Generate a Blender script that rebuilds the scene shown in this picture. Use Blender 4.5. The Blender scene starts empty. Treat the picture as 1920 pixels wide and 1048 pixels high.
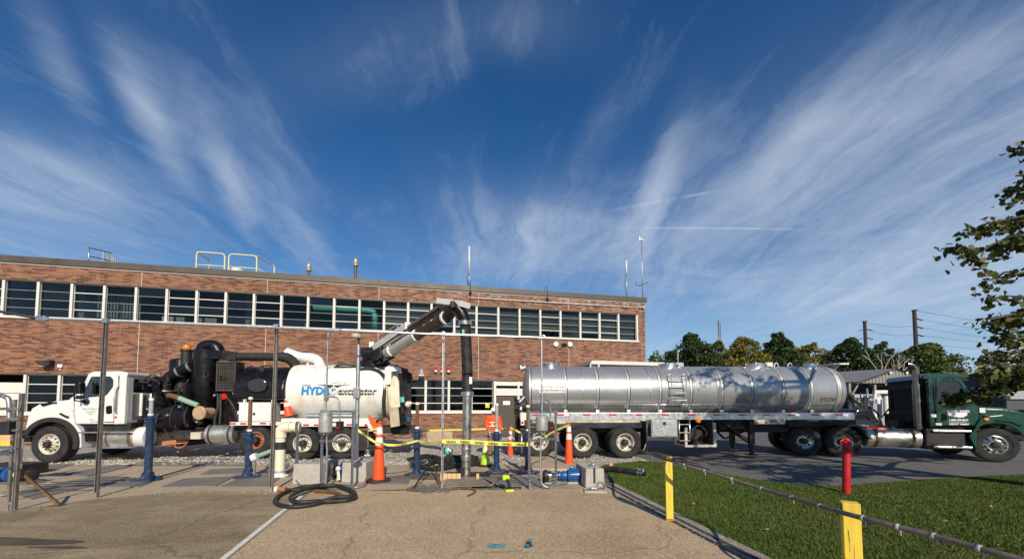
import bpy, bmesh, math, random
from math import sin, cos, tan, atan, atan2, pi, sqrt, hypot
from mathutils import Vector, Matrix
import numpy as np
random.seed(7)
RAD = math.radians
SC = bpy.context.scene
COL = SC.collection

# ---------------------------------------------------------------- camera, world, sun, exposure
EYE = 1.74
PITCH = atan(40/750)
cam_d = bpy.data.cameras.new('camera')
cam = bpy.data.objects.new('camera', cam_d); COL.objects.link(cam)
cam_d.sensor_width = 36; cam_d.lens = 36*750/1920
cam_d.shift_y = 196/1920
cam_d.clip_start = .05; cam_d.clip_end = 3000
cam.location = (0, 0, EYE); cam.rotation_euler = (pi/2+PITCH, 0, 0)
SC.camera = cam

SUN_AZ, SUN_EL = RAD(166), RAD(31)          # azimuth clockwise from +Y
sun_d = bpy.data.lights.new('sun', 'SUN'); sun = bpy.data.objects.new('sun', sun_d); COL.objects.link(sun)
sun_d.energy = 4.2; sun_d.angle = RAD(.5); sun_d.color = (1, .89, .73)
to_sun = Vector((sin(SUN_AZ)*cos(SUN_EL), cos(SUN_AZ)*cos(SUN_EL), sin(SUN_EL)))
sun.rotation_euler = to_sun.to_track_quat('Z', 'Y').to_euler(); sun.location = to_sun*50
SC.view_settings.view_transform = 'Standard'; SC.view_settings.look = 'None'
SC.view_settings.exposure = .22; SC.view_settings.gamma = 1; SC.view_settings.use_curve_mapping = False
SC.render.engine = 'CYCLES'
SC.cycles.max_bounces = 8; SC.cycles.transparent_max_bounces = 24
SC.cycles.use_denoising = True

def ray(px, py):
    u = (px-960)/750; v = (720-py)/750
    return Vector((u, cos(PITCH)-v*sin(PITCH), sin(PITCH)+v*cos(PITCH)))
def gr(px, py, z=0.0):
    d = ray(px, py); t = (z-EYE)/d.z
    return Vector((d.x*t, d.y*t, z))
def at(px, py, Y):
    d = ray(px, py); t = Y/d.y
    return Vector((d.x*t, Y, EYE+d.z*t))

world = bpy.data.worlds.new('World'); SC.world = world; world.use_nodes = True
class NT:
    def __init__(s, nt): s.nt = nt
    def n(s, t, **k):
        nd = s.nt.nodes.new(t)
        for a, v in k.items(): setattr(nd, a, v)
        return nd
    def l(s, a, b): s.nt.links.new(a, b)
    def val(s, sock, v):
        if hasattr(v, 'is_linked') or isinstance(v, bpy.types.NodeSocket): s.l(v, sock)
        else: sock.default_value = v
    def math(s, op, a, b=0.0, c=0.0, clamp=False):
        m = s.n('ShaderNodeMath', operation=op, use_clamp=clamp)
        s.val(m.inputs[0], a); s.val(m.inputs[1], b)
        if op in ('MULTIPLY_ADD', 'SMOOTH_MIN', 'COMPARE'): s.val(m.inputs[2], c)
        return m.outputs[0]
    def mix(s, f, a, b, blend='MIX'):
        m = s.n('ShaderNodeMix', data_type='RGBA', blend_type=blend)
        s.val(m.inputs[0], f); s.val(m.inputs[6], a); s.val(m.inputs[7], b)
        return m.outputs[2]
    def noise(s, vec, scale, detail=4, rough=.5, dist=0.0):
        m = s.n('ShaderNodeTexNoise'); m.inputs['Scale'].default_value = scale
        m.inputs['Detail'].default_value = detail; m.inputs['Roughness'].default_value = rough
        m.inputs['Distortion'].default_value = dist
        if vec is not None: s.l(vec, m.inputs['Vector'])
        return m.outputs['Fac']
    def ramp(s, fac, stops, interp='LINEAR'):
        r = s.n('ShaderNodeValToRGB'); cr = r.color_ramp; cr.interpolation = interp
        while len(cr.elements) < len(stops): cr.elements.new(.5)
        for e, (p, c) in zip(cr.elements, stops):
            e.position = p; e.color = c if len(c) == 4 else (*c, 1)
        s.l(fac, r.inputs[0]); return r.outputs[0]
    def rng(s, v, a, b, c=0.0, d=1.0, smooth=False):
        m = s.n('ShaderNodeMapRange'); m.interpolation_type = 'SMOOTHSTEP' if smooth else 'LINEAR'
        s.val(m.inputs[0], v)
        for i, q in enumerate((a, b, c, d)): m.inputs[i+1].default_value = q
        return m.outputs[0]
    def mapping(s, vec, scale=(1, 1, 1), loc=(0, 0, 0), rot=(0, 0, 0)):
        m = s.n('ShaderNodeMapping'); m.inputs['Scale'].default_value = scale
        m.inputs['Location'].default_value = loc; m.inputs['Rotation'].default_value = rot
        s.l(vec, m.inputs['Vector']); return m.outputs[0]

def build_world():
    nt = world.node_tree; nt.nodes.clear(); T = NT(nt)
    out = T.n('ShaderNodeOutputWorld'); bg = T.n('ShaderNodeBackground'); T.l(bg.outputs[0], out.inputs[0])
    sky = T.n('ShaderNodeTexSky', sky_type='NISHITA'); sky.sun_disc = False
    sky.sun_elevation = SUN_EL; sky.sun_rotation = SUN_AZ
    sky.air_density = 1.0; sky.dust_density = .15; sky.ozone_density = 3.0
    hsv = T.n('ShaderNodeHueSaturation'); hsv.inputs['Hue'].default_value = .505; hsv.inputs['Saturation'].default_value = 1.36; hsv.inputs['Value'].default_value = .76
    T.l(sky.outputs[0], hsv.inputs['Color'])
    tc = T.n('ShaderNodeTexCoord'); sep = T.n('ShaderNodeSeparateXYZ'); T.l(tc.outputs['Generated'], sep.inputs[0])
    zz = T.math('ADD', T.math('MAXIMUM', sep.outputs[2], 0.0), .10)
    u = T.math('DIVIDE', sep.outputs[0], zz); v = T.math('DIVIDE', sep.outputs[1], zz)
    cmb = T.n('ShaderNodeCombineXYZ'); T.l(u, cmb.inputs[0]); T.l(v, cmb.inputs[1])
    uv = cmb.outputs[0]
    # warp so the streaks bend
    w1 = T.n('ShaderNodeTexNoise'); w1.inputs['Scale'].default_value = .55; w1.inputs['Detail'].default_value = 3
    T.l(uv, w1.inputs['Vector'])
    off = T.n('ShaderNodeVectorMath', operation='MULTIPLY_ADD')
    T.l(w1.outputs['Color'], off.inputs[0]); off.inputs[1].default_value = (.75, .75, 0)
    T.l(uv, off.inputs[2])
    w2 = T.n('ShaderNodeTexNoise'); w2.inputs['Scale'].default_value = 2.6; w2.inputs['Detail'].default_value = 5; w2.inputs['Roughness'].default_value = .6
    T.l(uv, w2.inputs['Vector']); off2 = T.n('ShaderNodeVectorMath', operation='MULTIPLY_ADD'); T.l(w2.outputs['Color'], off2.inputs[0]); off2.inputs[1].default_value = (.22, .22, 0); T.l(off.outputs[0], off2.inputs[2])
    wuv = off2.outputs[0]
    fine = T.noise(T.mapping(wuv, (8.5, 1.1, 1), rot=(0, 0, RAD(6))), 1.0, 10, .68, .7)
    mid = T.noise(T.mapping(wuv, (2.1, .45, 1), (3.1, .7, 0), rot=(0, 0, RAD(-5))), 1.0, 7, .6, .8)
    puff = T.noise(T.mapping(wuv, (1.5, 1.5, 1), (7, 2, 0)), 1.6, 9, .66, 1.1)
    big = T.noise(T.mapping(uv, (.42, .34, 1), (1.4, 5.2, 0)), 1.0, 3, .5, 0)
    def blob(px, py, rx, ry, amp, rot=0.0):
        d = ray(px, py).normalized(); z = max(d.z, 0)+.10
        cu, cv = d.x/z, d.y/z
        mp = T.n('ShaderNodeMapping'); mp.vector_type = 'TEXTURE'
        mp.inputs['Location'].default_value = (cu, cv, 0); mp.inputs['Rotation'].default_value = (0, 0, rot)
        mp.inputs['Scale'].default_value = (rx, ry, 1)
        T.l(uv, mp.inputs['Vector'])
        ln = T.n('ShaderNodeVectorMath', operation='LENGTH'); T.l(mp.outputs[0], ln.inputs[0])
        return T.math('MULTIPLY', T.rng(ln.outputs['Value'], 0, 1, 1, 0, True), amp)
    cover = T.rng(big, .35, .7, .20, .46)
    for a in BLOBS: cover = T.math('ADD', cover, blob(*a))
    low = T.rng(sep.outputs[2], .02, .48, 1.0, 0.0)
    cover = T.math('MINIMUM', T.math('MULTIPLY_ADD', low, .60, cover), 1.25)
    tex = T.math('ADD', T.math('MULTIPLY', fine, .34), T.math('ADD', T.math('MULTIPLY', mid, .33), T.math('MULTIPLY', puff, .33)))
    thr = T.math('MULTIPLY_ADD', cover, -.14, .58)
    d0 = T.math('DIVIDE', T.math('SUBTRACT', tex, thr), .34, clamp=True)
    d1 = T.math('MULTIPLY', d0, T.math('MULTIPLY_ADD', cover, .25, .23))
    den = T.math('ADD', d1, T.math('MULTIPLY', T.math('MULTIPLY', cover, cover), T.rng(mid, .3, .7, .12, .28)))
    # two thin contrails, straight lines in the cloud plane
    for (p0, p1, w_, amp) in (((1150, 428), (1560, 432), .012, .30), ((1120, 400), (1370, 354), .014, .22)):
        A, B = [(lambda d: (d.x/(d.z+.10), d.y/(d.z+.10)))(ray(*q).normalized()) for q in (p0, p1)]
        mp = T.n('ShaderNodeMapping'); mp.vector_type = 'TEXTURE'
        mp.inputs['Location'].default_value = ((A[0]+B[0])/2, (A[1]+B[1])/2, 0); mp.inputs['Rotation'].default_value = (0, 0, atan2(B[1]-A[1], B[0]-A[0]))
        mp.inputs['Scale'].default_value = (hypot(B[0]-A[0], B[1]-A[1])/2, w_, 1)
        T.l(uv, mp.inputs['Vector']); s2 = T.n('ShaderNodeSeparateXYZ'); T.l(mp.outputs[0], s2.inputs[0])
        ex = T.rng(T.math('ABSOLUTE', s2.outputs[0]), .6, 1.0, 1, 0, True); ey = T.rng(T.math('ABSOLUTE', s2.outputs[1]), 0, 1.0, 1, 0, True)
        den = T.math('ADD', den, T.math('MULTIPLY', T.math('MULTIPLY', ex, ey), T.math('MULTIPLY', T.rng(puff, .35, .6), amp)))
    den = T.math('MINIMUM', den, .80)
    # the air whitens towards the horizon
    haze = T.rng(sep.outputs[2], -.02, .34, .72, 0.0, True)
    skyc = T.mix(haze, hsv.outputs[0], (2.7, 4.2, 6.3, 1))
    col = T.mix(den, skyc, (4.7, 5.4, 6.4, 1))
    T.l(col, bg.inputs[0]); bg.inputs[1].default_value = .105
# px, py, radii in the cloud plane, amount, rotation
BLOBS = [
    (300, 240, .10, .5, .65, RAD(28)), (430, 340, .11, .7, .7, RAD(22)), (560, 420, .2, 1.0, .45, RAD(16)), (110, 110, .07, .35, .45, RAD(35)), (30, 310, .5, .4, .55, 0), (110, 400, .8, .6, .5, 0), (240, 170, .08, .3, .3, RAD(30)),
    (700, 110, .36, .20, .30, 0), (900, 40, .3, .16, .30, 0), (600, 170, .25, .2, .22, 0), (1050, 60, .3, .2, .2, 0), (900, 400, .9, .6, .35, 0), (1120, 430, .7, .6, .35, 0), (950, 500, 1.5, .8, .3, 0),
    (1240, 330, .10, .55, .5, RAD(-8)), (1140, 230, .12, .4, .35, RAD(14)), (1560, 260, .30, .5, .22, RAD(-18)), (1720, 190, .4, .5, .25, RAD(-20)), (1720, 400, 1.8, 1.2, .55, 0), (1850, 250, .9, .8, .4, 0), (1880, 120, .4, .4, .3, 0), (1640, 540, 2.5, 1.2, .45, 0),
    (1430, 330, .5, .5, .25, RAD(-12)), (1400, 520, 2, 1.2, .25, 0), (980, 400, .5, .35, .3, RAD(20)), (1130, 440, .25, .2, .4, 0), (960, 490, .7, .4, .3, 0),
]
build_world()

# ---------------------------------------------------------------- mesh helpers
class MB:
    def __init__(s): s.bm = bmesh.new(); s.mi = 0; s.T = Matrix.Identity(4)
    def _add(s, vs, fs, smooth=False):
        bv = [s.bm.verts.new(s.T @ Vector(v)) for v in vs]
        for f in fs:
            try:
                q = s.bm.faces.new([bv[i] for i in f]); q.material_index = s.mi; q.smooth = smooth
            except ValueError: pass
        return bv
    def box(s, lo, hi, rot=None, piv=None):
        x0, y0, z0 = lo; x1, y1, z1 = hi
        vs = [Vector(p) for p in ((x0,y0,z0),(x1,y0,z0),(x1,y1,z0),(x0,y1,z0),(x0,y0,z1),(x1,y0,z1),(x1,y1,z1),(x0,y1,z1))]
        if rot is not None:
            pv = Vector(piv) if piv else (vs[0]+vs[6])/2
            vs = [pv + rot @ (v-pv) for v in vs]
        s._add(vs, [(0,3,2,1),(4,5,6,7),(0,1,5,4),(1,2,6,5),(2,3,7,6),(3,0,4,7)]); return s
    def cbox(s, c, d, rot=None):
        return s.box([c[i]-d[i]/2 for i in range(3)], [c[i]+d[i]/2 for i in range(3)], rot)
    def beam(s, p0, p1, w, h, up=(0, 0, 1)):      # rectangular bar between two points
        p0, p1 = Vector(p0), Vector(p1); d = (p1-p0).normalized(); up = Vector(up)
        a = d.cross(up)
        if a.length < 1e-4: a = d.cross(Vector((0, 1, 0)))
        a.normalize(); b = a.cross(d)
        a *= w/2; b *= h/2
        vs = [p0-a-b, p0+a-b, p0+a+b, p0-a+b, p1-a-b, p1+a-b, p1+a+b, p1-a+b]
        s._add(vs, [(3,2,1,0),(4,5,6,7),(0,1,5,4),(1,2,6,5),(2,3,7,6),(3,0,4,7)]); return s
    def cyl(s, p0, p1, r0, r1=None, seg=16, caps=True):
        return s.tube([p0, p1], [r0, r0 if r1 is None else r1], seg, caps)
    def tube(s, pts, r, seg=10, caps=True, smooth=True):
        pts = [Vector(p) for p in pts]; n = len(pts)
        rs = r if isinstance(r, (list, tuple)) else [r]*n
        tan_ = []
        for i in range(n):
            d = pts[min(i+1, n-1)]-pts[max(i-1, 0)]
            tan_.append(d.normalized() if d.length > 1e-9 else Vector((0, 0, 1)))
        a = tan_[0].orthogonal().normalized()
        rings = []
        for i in range(n):
            a = a - tan_[i]*a.dot(tan_[i])
            a = a.normalized() if a.length > 1e-6 else tan_[i].orthogonal().normalized()
            b = tan_[i].cross(a)
            rings.append([s.bm.verts.new(s.T @ (pts[i]+(a*cos(2*pi*k/seg)+b*sin(2*pi*k/seg))*rs[i])) for k in range(seg)])
        for i in range(n-1):
            for k in range(seg):
                f = s.bm.faces.new((rings[i][k], rings[i][(k+1)%seg], rings[i+1][(k+1)%seg], rings[i+1][k]))
                f.smooth = smooth; f.material_index = s.mi
        if caps:
            for rg, rev in ((rings[0], True), (rings[-1], False)):
                try:
                    f = s.bm.faces.new(rg[::-1] if rev else rg); f.material_index = s.mi
                except ValueError: pass
        return s
    def lathe(s, prof, o=(0, 0, 0), axis=(0, 0, 1), seg=24, smooth=True, sharp=True, ang=2*pi):  # prof: (radius, distance along axis)
        o = Vector(o); ax = Vector(axis).normalized(); a = ax.orthogonal().normalized(); b = ax.cross(a)
        def ring(r, t): return [s.bm.verts.new(s.T @ (o+ax*t+(a*cos(2*pi*k/seg)+b*sin(2*pi*k/seg))*max(r, 1e-4))) for k in range(seg)]
        for i in range(len(prof)-1):
            A = ring(*prof[i]); B = ring(*prof[i+1])
            for k in range(seg):
                f = s.bm.faces.new((A[k], A[(k+1)%seg], B[(k+1)%seg], B[k])); f.smooth = smooth; f.material_index = s.mi
        if not sharp: bmesh.ops.remove_doubles(s.bm, verts=s.bm.verts, dist=1e-5)
        return s
    def prism(s, poly, a, b, axis='y'):         # polygon in the plane across axis, extruded from a to b
        n = len(poly)
        def P(p, t): return {'y': (p[0], t, p[1]), 'z': (p[0], p[1], t), 'x': (t, p[0], p[1])}[axis]
        vs = [P(p, a) for p in poly]+[P(p, b) for p in poly]
        fs = [tuple(range(n)), tuple(range(2*n-1, n-1, -1))]+[(i, n+i, n+(i+1)%n, (i+1)%n) for i in range(n)]
        s._add(vs, fs); return s
    def quad(s, *p):
        s._add(p, [tuple(range(len(p)))]); return s
    def sphere(s, c, r, seg=12, rings=8, sc=(1, 1, 1)):
        c = Vector(c); R_ = []
        for i in range(rings+1):
            th = pi*i/rings
            R_.append([s.bm.verts.new(s.T @ (c+Vector((sc[0]*r*sin(th)*cos(2*pi*k/seg), sc[1]*r*sin(th)*sin(2*pi*k/seg), sc[2]*r*cos(th))))) for k in range(seg)])
        for i in range(rings):
            for k in range(seg):
                f = s.bm.faces.new((R_[i][k], R_[i+1][k], R_[i+1][(k+1)%seg], R_[i][(k+1)%seg])); f.smooth = True; f.material_index = s.mi
        return s
    def build(s, name, mat, parent=None, loc=None, bevel=0, seg=2, recalc=True, smooth_ang=None):
        bm = s.bm
        bmesh.ops.remove_doubles(bm, verts=bm.verts, dist=1e-5)
        if recalc: bmesh.ops.recalc_face_normals(bm, faces=bm.faces)
        for e_ in bm.edges:
            if len(e_.link_faces) == 2 and e_.calc_face_angle(0) > RAD(33): e_.smooth = False
        me = bpy.data.meshes.new(name); bm.to_mesh(me); bm.free()
        for m in (mat if isinstance(mat, (list, tuple)) else [mat]): me.materials.append(m)
        o = bpy.data.objects.new(name, me); COL.objects.link(o)
        if parent: o.parent = parent
        if loc is not None: o.location = loc
        if bevel:
            b = o.modifiers.new('bevel', 'BEVEL'); b.width = bevel; b.segments = seg; b.limit_method = 'ANGLE'; b.angle_limit = RAD(40)
            b.harden_normals = False
        me.update()
        return o

def tag(o, label=None, cat=None, group=None, kind=None):
    if label: o['label'] = label
    if cat: o['category'] = cat
    if group: o['group'] = group
    if kind: o['kind'] = kind
    return o
def empty(name, loc=(0, 0, 0), rz=0.0, label=None, cat=None, group=None):
    o = bpy.data.objects.new(name, None); COL.objects.link(o); o.location = loc; o.rotation_euler = (0, 0, rz)
    o.empty_display_size = .2
    return tag(o, label, cat, group)
def copy_tree(o, parent=None):
    c = o.copy(); COL.objects.link(c)
    if parent: c.parent = parent
    for ch in list(o.children): copy_tree(ch, c)
    return c
def share(o, parent, loc=(0, 0, 0), rot=(0, 0, 0), scale=None):
    c = o.copy(); COL.objects.link(c); c.parent = parent; c.location = loc; c.rotation_euler = rot
    if scale: c.scale = scale
    return c
class Fr:                                        # a vertical plane in the world: local x along it, local y away from the camera
    def __init__(s, o, ang): s.o = Vector((o[0], o[1], 0)); s.a = ang; s.c = cos(ang); s.s = sin(ang)
    def loc(s, px, py, ly=0.0):
        d = ray(px, py); nx, ny = -s.s, s.c
        t = (s.o.x*nx+s.o.y*ny+ly)/(d.x*nx+d.y*ny)
        x, y, z = d.x*t-s.o.x, d.y*t-s.o.y, EYE+d.z*t
        return x*s.c+y*s.s, z
    def pts(s, lst, ly=0.0): return [s.loc(x, y, ly) for x, y in lst]
    def local(s, w): x, y = w[0]-s.o.x, w[1]-s.o.y; return Vector((x*s.c+y*s.s, -x*s.s+y*s.c, w[2]))
def arc(cx, cz, r, a0, a1, n): return [(cx+r*cos(a0+(a1-a0)*i/n), cz+r*sin(a0+(a1-a0)*i/n)) for i in range(n+1)]
def spline(pts, n=8):                            # Catmull-Rom through the points
    P = [Vector(p) for p in pts]; out = []
    for i in range(len(P)-1):
        a, b, c, d = P[max(i-1, 0)], P[i], P[i+1], P[min(i+2, len(P)-1)]
        for k in range(n):
            t = k/n
            out.append(.5*((2*b)+(c-a)*t+(2*a-5*b+4*c-d)*t*t+(3*b-a-3*c+d)*t**3))
    out.append(P[-1]); return out
def text(s, size, mat, parent, loc, rot, name='lettering', align='LEFT', ext=.002, shear=0.0, bold=0.0, sx=1.0):
    cu = bpy.data.curves.new(name, 'FONT'); cu.body = s; cu.size = size; cu.extrude = ext; cu.align_x = align; cu.shear = shear; cu.offset = bold
    cu.resolution_u = 3
    tmp = bpy.data.objects.new(name, cu); COL.objects.link(tmp)
    dg = bpy.context.evaluated_depsgraph_get()
    me = bpy.data.meshes.new_from_object(tmp.evaluated_get(dg))
    bpy.data.objects.remove(tmp)
    me.materials.clear(); me.materials.append(mat)
    o = bpy.data.objects.new(name, me); COL.objects.link(o); o.parent = parent; o.location = loc; o.rotation_euler = rot; o.scale = (sx, 1, 1)
    return o

# ---------------------------------------------------------------- materials
def M(name, col, rough=.5, metal=0.0, var=.18, scale=5.0, bump=0.0, bscale=60.0, spec=.5, coat=0.0, dirt=None, dscale=2.5, dlo=.52, dhi=.72, damt=1.0, stretch=(1, 1, 1), rvar=.12):
    m = bpy.data.materials.new(name); m.use_nodes = True; T = NT(m.node_tree)
    b = m.node_tree.nodes['Principled BSDF']
    tc = T.n('ShaderNodeTexCoord'); vec = tc.outputs['Object']
    if stretch != (1, 1, 1): vec = T.mapping(vec, stretch)
    n = T.noise(vec, scale, 6, .6)
    c = T.mix(T.rng(n, .3, .7), tuple(max(0, x*(1-var)) for x in col)+(1,), tuple(min(1, x*(1+var)) for x in col)+(1,))
    if dirt:
        d = T.noise(T.mapping(vec, (1, 1, 1), (3.3, 1.7, 9.1)), dscale, 8, .68)
        c = T.mix(T.math('MULTIPLY', T.rng(d, dlo, dhi), damt), c, (*dirt, 1))
    T.l(c, b.inputs['Base Color'])
    T.l(T.rng(n, .3, .7, max(.02, rough-rvar), min(1, rough+rvar)), b.inputs['Roughness'])
    b.inputs['Metallic'].default_value = metal
    b.inputs['Specular IOR Level'].default_value = spec
    if coat: b.inputs['Coat Weight'].default_value = coat; b.inputs['Coat Roughness'].default_value = .06
    if bump:
        bp = T.n('ShaderNodeBump'); bp.inputs['Strength'].default_value = bump; bp.inputs['Distance'].default_value = .01
        T.l(T.noise(vec, bscale, 4, .6), bp.inputs['Height']); T.l(bp.outputs[0], b.inputs['Normal'])
    return m
def M_emit(name, col, s):
    m = bpy.data.materials.new(name); m.use_nodes = True; b = m.node_tree.nodes['Principled BSDF']
    b.inputs['Base Color'].default_value = (*col, 1); b.inputs['Emission Color'].default_value = (*col, 1); b.inputs['Emission Strength'].default_value = s
    b.inputs['Roughness'].default_value = .2
    return m
def M_glass(name, tint=(.75, .8, .8), refl=.06, rough=.02):
    m = bpy.data.materials.new(name); m.use_nodes = True; T = NT(m.node_tree); m.node_tree.nodes.clear()
    out = T.n('ShaderNodeOutputMaterial'); tr = T.n('ShaderNodeBsdfTransparent'); gl = T.n('ShaderNodeBsdfGlossy'); mx = T.n('ShaderNodeMixShader')
    tr.inputs[0].default_value = (*tint, 1); gl.inputs['Roughness'].default_value = rough
    lw = T.n('ShaderNodeFresnel'); lw.inputs[0].default_value = 1.5
    f = T.math('MULTIPLY_ADD', lw.outputs[0], .48, refl, clamp=True)
    T.l(f, mx.inputs[0]); T.l(tr.outputs[0], mx.inputs[1]); T.l(gl.outputs[0], mx.inputs[2]); T.l(mx.outputs[0], out.inputs[0])
    return m

m_white = M('white_paint', (.72, .71, .67), .45, dirt=(.45, .42, .36), dlo=.6, dhi=.85, damt=.5)
m_truckwhite = M('truck_white_paint', (.72, .72, .70), .28, coat=.5, var=.05, dirt=(.42, .38, .30), dscale=3, dlo=.58, dhi=.9, damt=.5)
m_black = M('black_paint', (.006, .006, .007), .36, var=.4, dirt=(.035, .03, .026), dscale=4, dlo=.55, dhi=.85, damt=.35, spec=.35)
m_blackflat = M('black_rubber', (.018, .018, .018), .75, var=.4, dirt=(.07, .06, .05), dlo=.5, dhi=.8, damt=.6)
m_frame = M('dark_steel_frame', (.016, .015, .014), .6, var=.4, dirt=(.09, .06, .04), dlo=.5, dhi=.75, damt=.6)
m_tyre = M('tyre_rubber', (.016, .016, .016), .82, var=.35, scale=20, dirt=(.10, .09, .075), dscale=5, dlo=.45, dhi=.78, damt=.4, bump=.3, bscale=80)
m_alu = M('bright_aluminium', (.74, .75, .76), .34, 1.0, var=.06, dirt=(.45, .44, .42), dlo=.5, dhi=.8, damt=.5)
m_galv = M('galvanised_steel', (.50, .51, .52), .42, .9, var=.2, scale=30, dirt=(.30, .29, .27), dlo=.5, dhi=.8, damt=.5)
m_stack = M('dull_bronze_chrome', (.30, .275, .235), .24, 1.0, var=.15)
m_galvdull = M('weathered_strut', (.30, .28, .25), .5, .75, var=.25, scale=20, dirt=(.16, .12, .09), dlo=.48, dhi=.75, damt=.7)
m_steelpipe = M('scratched_steel_pipe', (.55, .55, .53), .35, .95, var=.3, scale=12, dirt=(.28, .25, .21), dscale=6, dlo=.45, dhi=.7, damt=.7, stretch=(1, 1, .4))
m_chrome = M('chrome', (.75, .74, .70), .14, 1.0, var=.05)
m_rim = M('wheel_white_rim', (.62, .58, .48), .45, var=.15, dirt=(.22, .15, .10), dscale=6, dlo=.5, dhi=.75, damt=.8)
m_rimalu = M('wheel_aluminium_rim', (.78, .77, .74), .2, 1.0, var=.1, dirt=(.35, .33, .30), dscale=6, dlo=.5, dhi=.8, damt=.6)
m_rust = M('rusty_orange_rim', (.46, .17, .07), .65, var=.3, scale=10, dirt=(.16, .07, .04), dlo=.5, dhi=.75)
m_tanksteel = M('dirty_aluminium_tank', (.74, .71, .62), .32, .85, var=.1, dirt=(.42, .36, .27), dscale=4, dlo=.45, dhi=.8, damt=.7)
m_blue = M('navy_blue_paint', (.014, .038, .10), .38, var=.15, dirt=(.12, .11, .11), dscale=8, dlo=.5, dhi=.72, damt=.7)
m_motor = M('motor_blue_paint', (.015, .085, .27), .35, var=.2, dirt=(.08, .10, .14), dlo=.55, dhi=.8, damt=.5)
m_concrete = M('precast_concrete', (.42, .40, .355), .9, var=.12, scale=14, bump=.35, bscale=60, dirt=(.27, .25, .215), dscale=3, dlo=.5, dhi=.8, damt=.6)
m_pvc = M('cream_pvc', (.74, .70, .52), .4, var=.06, dirt=(.50, .45, .34), dlo=.55, dhi=.85, damt=.5)
m_orange = M('cone_orange', (.85, .085, .012), .5, var=.08, dirt=(.45, .10, .04), dlo=.55, dhi=.85, damt=.5)
m_lime = M('cone_lime', (.50, .72, .03), .5, var=.08, dirt=(.3, .38, .06), dlo=.55, dhi=.85, damt=.5)
m_reflective = M('reflective_white', (.78, .78, .76), .35, var=.08, dirt=(.5, .48, .42), dlo=.5, dhi=.85, damt=.5)
m_red = M('red_enamel', (.50, .010, .020), .5, var=.15, dirt=(.25, .05, .04), dscale=7, dlo=.5, dhi=.72, damt=.7)
m_redlens = M('red_lens', (.55, .01, .01), .15, var=.1)
m_amber = M('amber_lens', (.85, .22, .01), .12, var=.1)
m_yellow = M('yellow_post_paint', (.76, .56, .06), .65, var=.12, scale=18, stretch=(1, 1, .08), bump=.25, bscale=40, dirt=(.36, .25, .08), dscale=6, dlo=.53, dhi=.72, damt=.75)
m_yellowrail = M('safety_yellow_rail', (.80, .72, .30), .5, var=.08)
m_fascia = M('bronze_fascia', (.085, .068, .05), .5, .1, var=.12, scale=1.2)
m_green = M('tractor_green', (.005, .055, .034), .22, var=.1, coat=.7)
m_greendark = M('tractor_green_shade', (.008, .06, .04), .3, var=.1, coat=.4)
m_window_white = M('window_frame_white', (.68, .66, .60), .5, var=.06, dirt=(.5, .46, .38), dlo=.55, dhi=.85, damt=.5)
m_glass = M_glass('window_glass', (.70, .75, .76), .0)
m_glassb = M_glass('window_glass_clean', (.80, .84, .84), .0)
m_glassc = M_glass('window_glass_dusty', (.60, .62, .60), .035, .06)
m_cabglass = M_glass('cab_glass', (.55, .60, .62), .06)
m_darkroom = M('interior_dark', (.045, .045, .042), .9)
m_wood = M('new_timber', (.62, .42, .20), .7, var=.15, scale=8, stretch=(1, 6, 6))
m_bluetext = M('print_blue', (.01, .25, .60), .4, var=.03)
m_blacktext = M('print_black', (.015, .015, .018), .4, var=.03)
m_whitetext = M('print_white', (.8, .8, .8), .4, var=.03)
m_greentext = M('print_green', (.12, .36, .10), .4, var=.03)
m_greytext = M('print_grey', (.20, .20, .20), .4, var=.03)
m_tealpipe = M('teal_pipe', (.12, .52, .40), .4, var=.08)
m_palegreen = M('pale_green_hose', (.24, .40, .32), .5, var=.12, dirt=(.3, .3, .24))
m_hose = M('black_hose', (.013, .013, .014), .6, var=.35, scale=14, dirt=(.075, .068, .058), dscale=5, dlo=.45, dhi=.75, damt=.7)
m_brownpipe = M('rusty_brown_pipe', (.16, .085, .035), .55, .2, var=.25, scale=12)
m_greyplastic = M('grey_plastic', (.33, .34, .36), .45)
m_doorbrown = M('brown_door', (.075, .058, .045), .5, var=.06)
m_tape = M('caution_tape_yellow', (.74, .70, .13), .4, var=.05)
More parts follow.
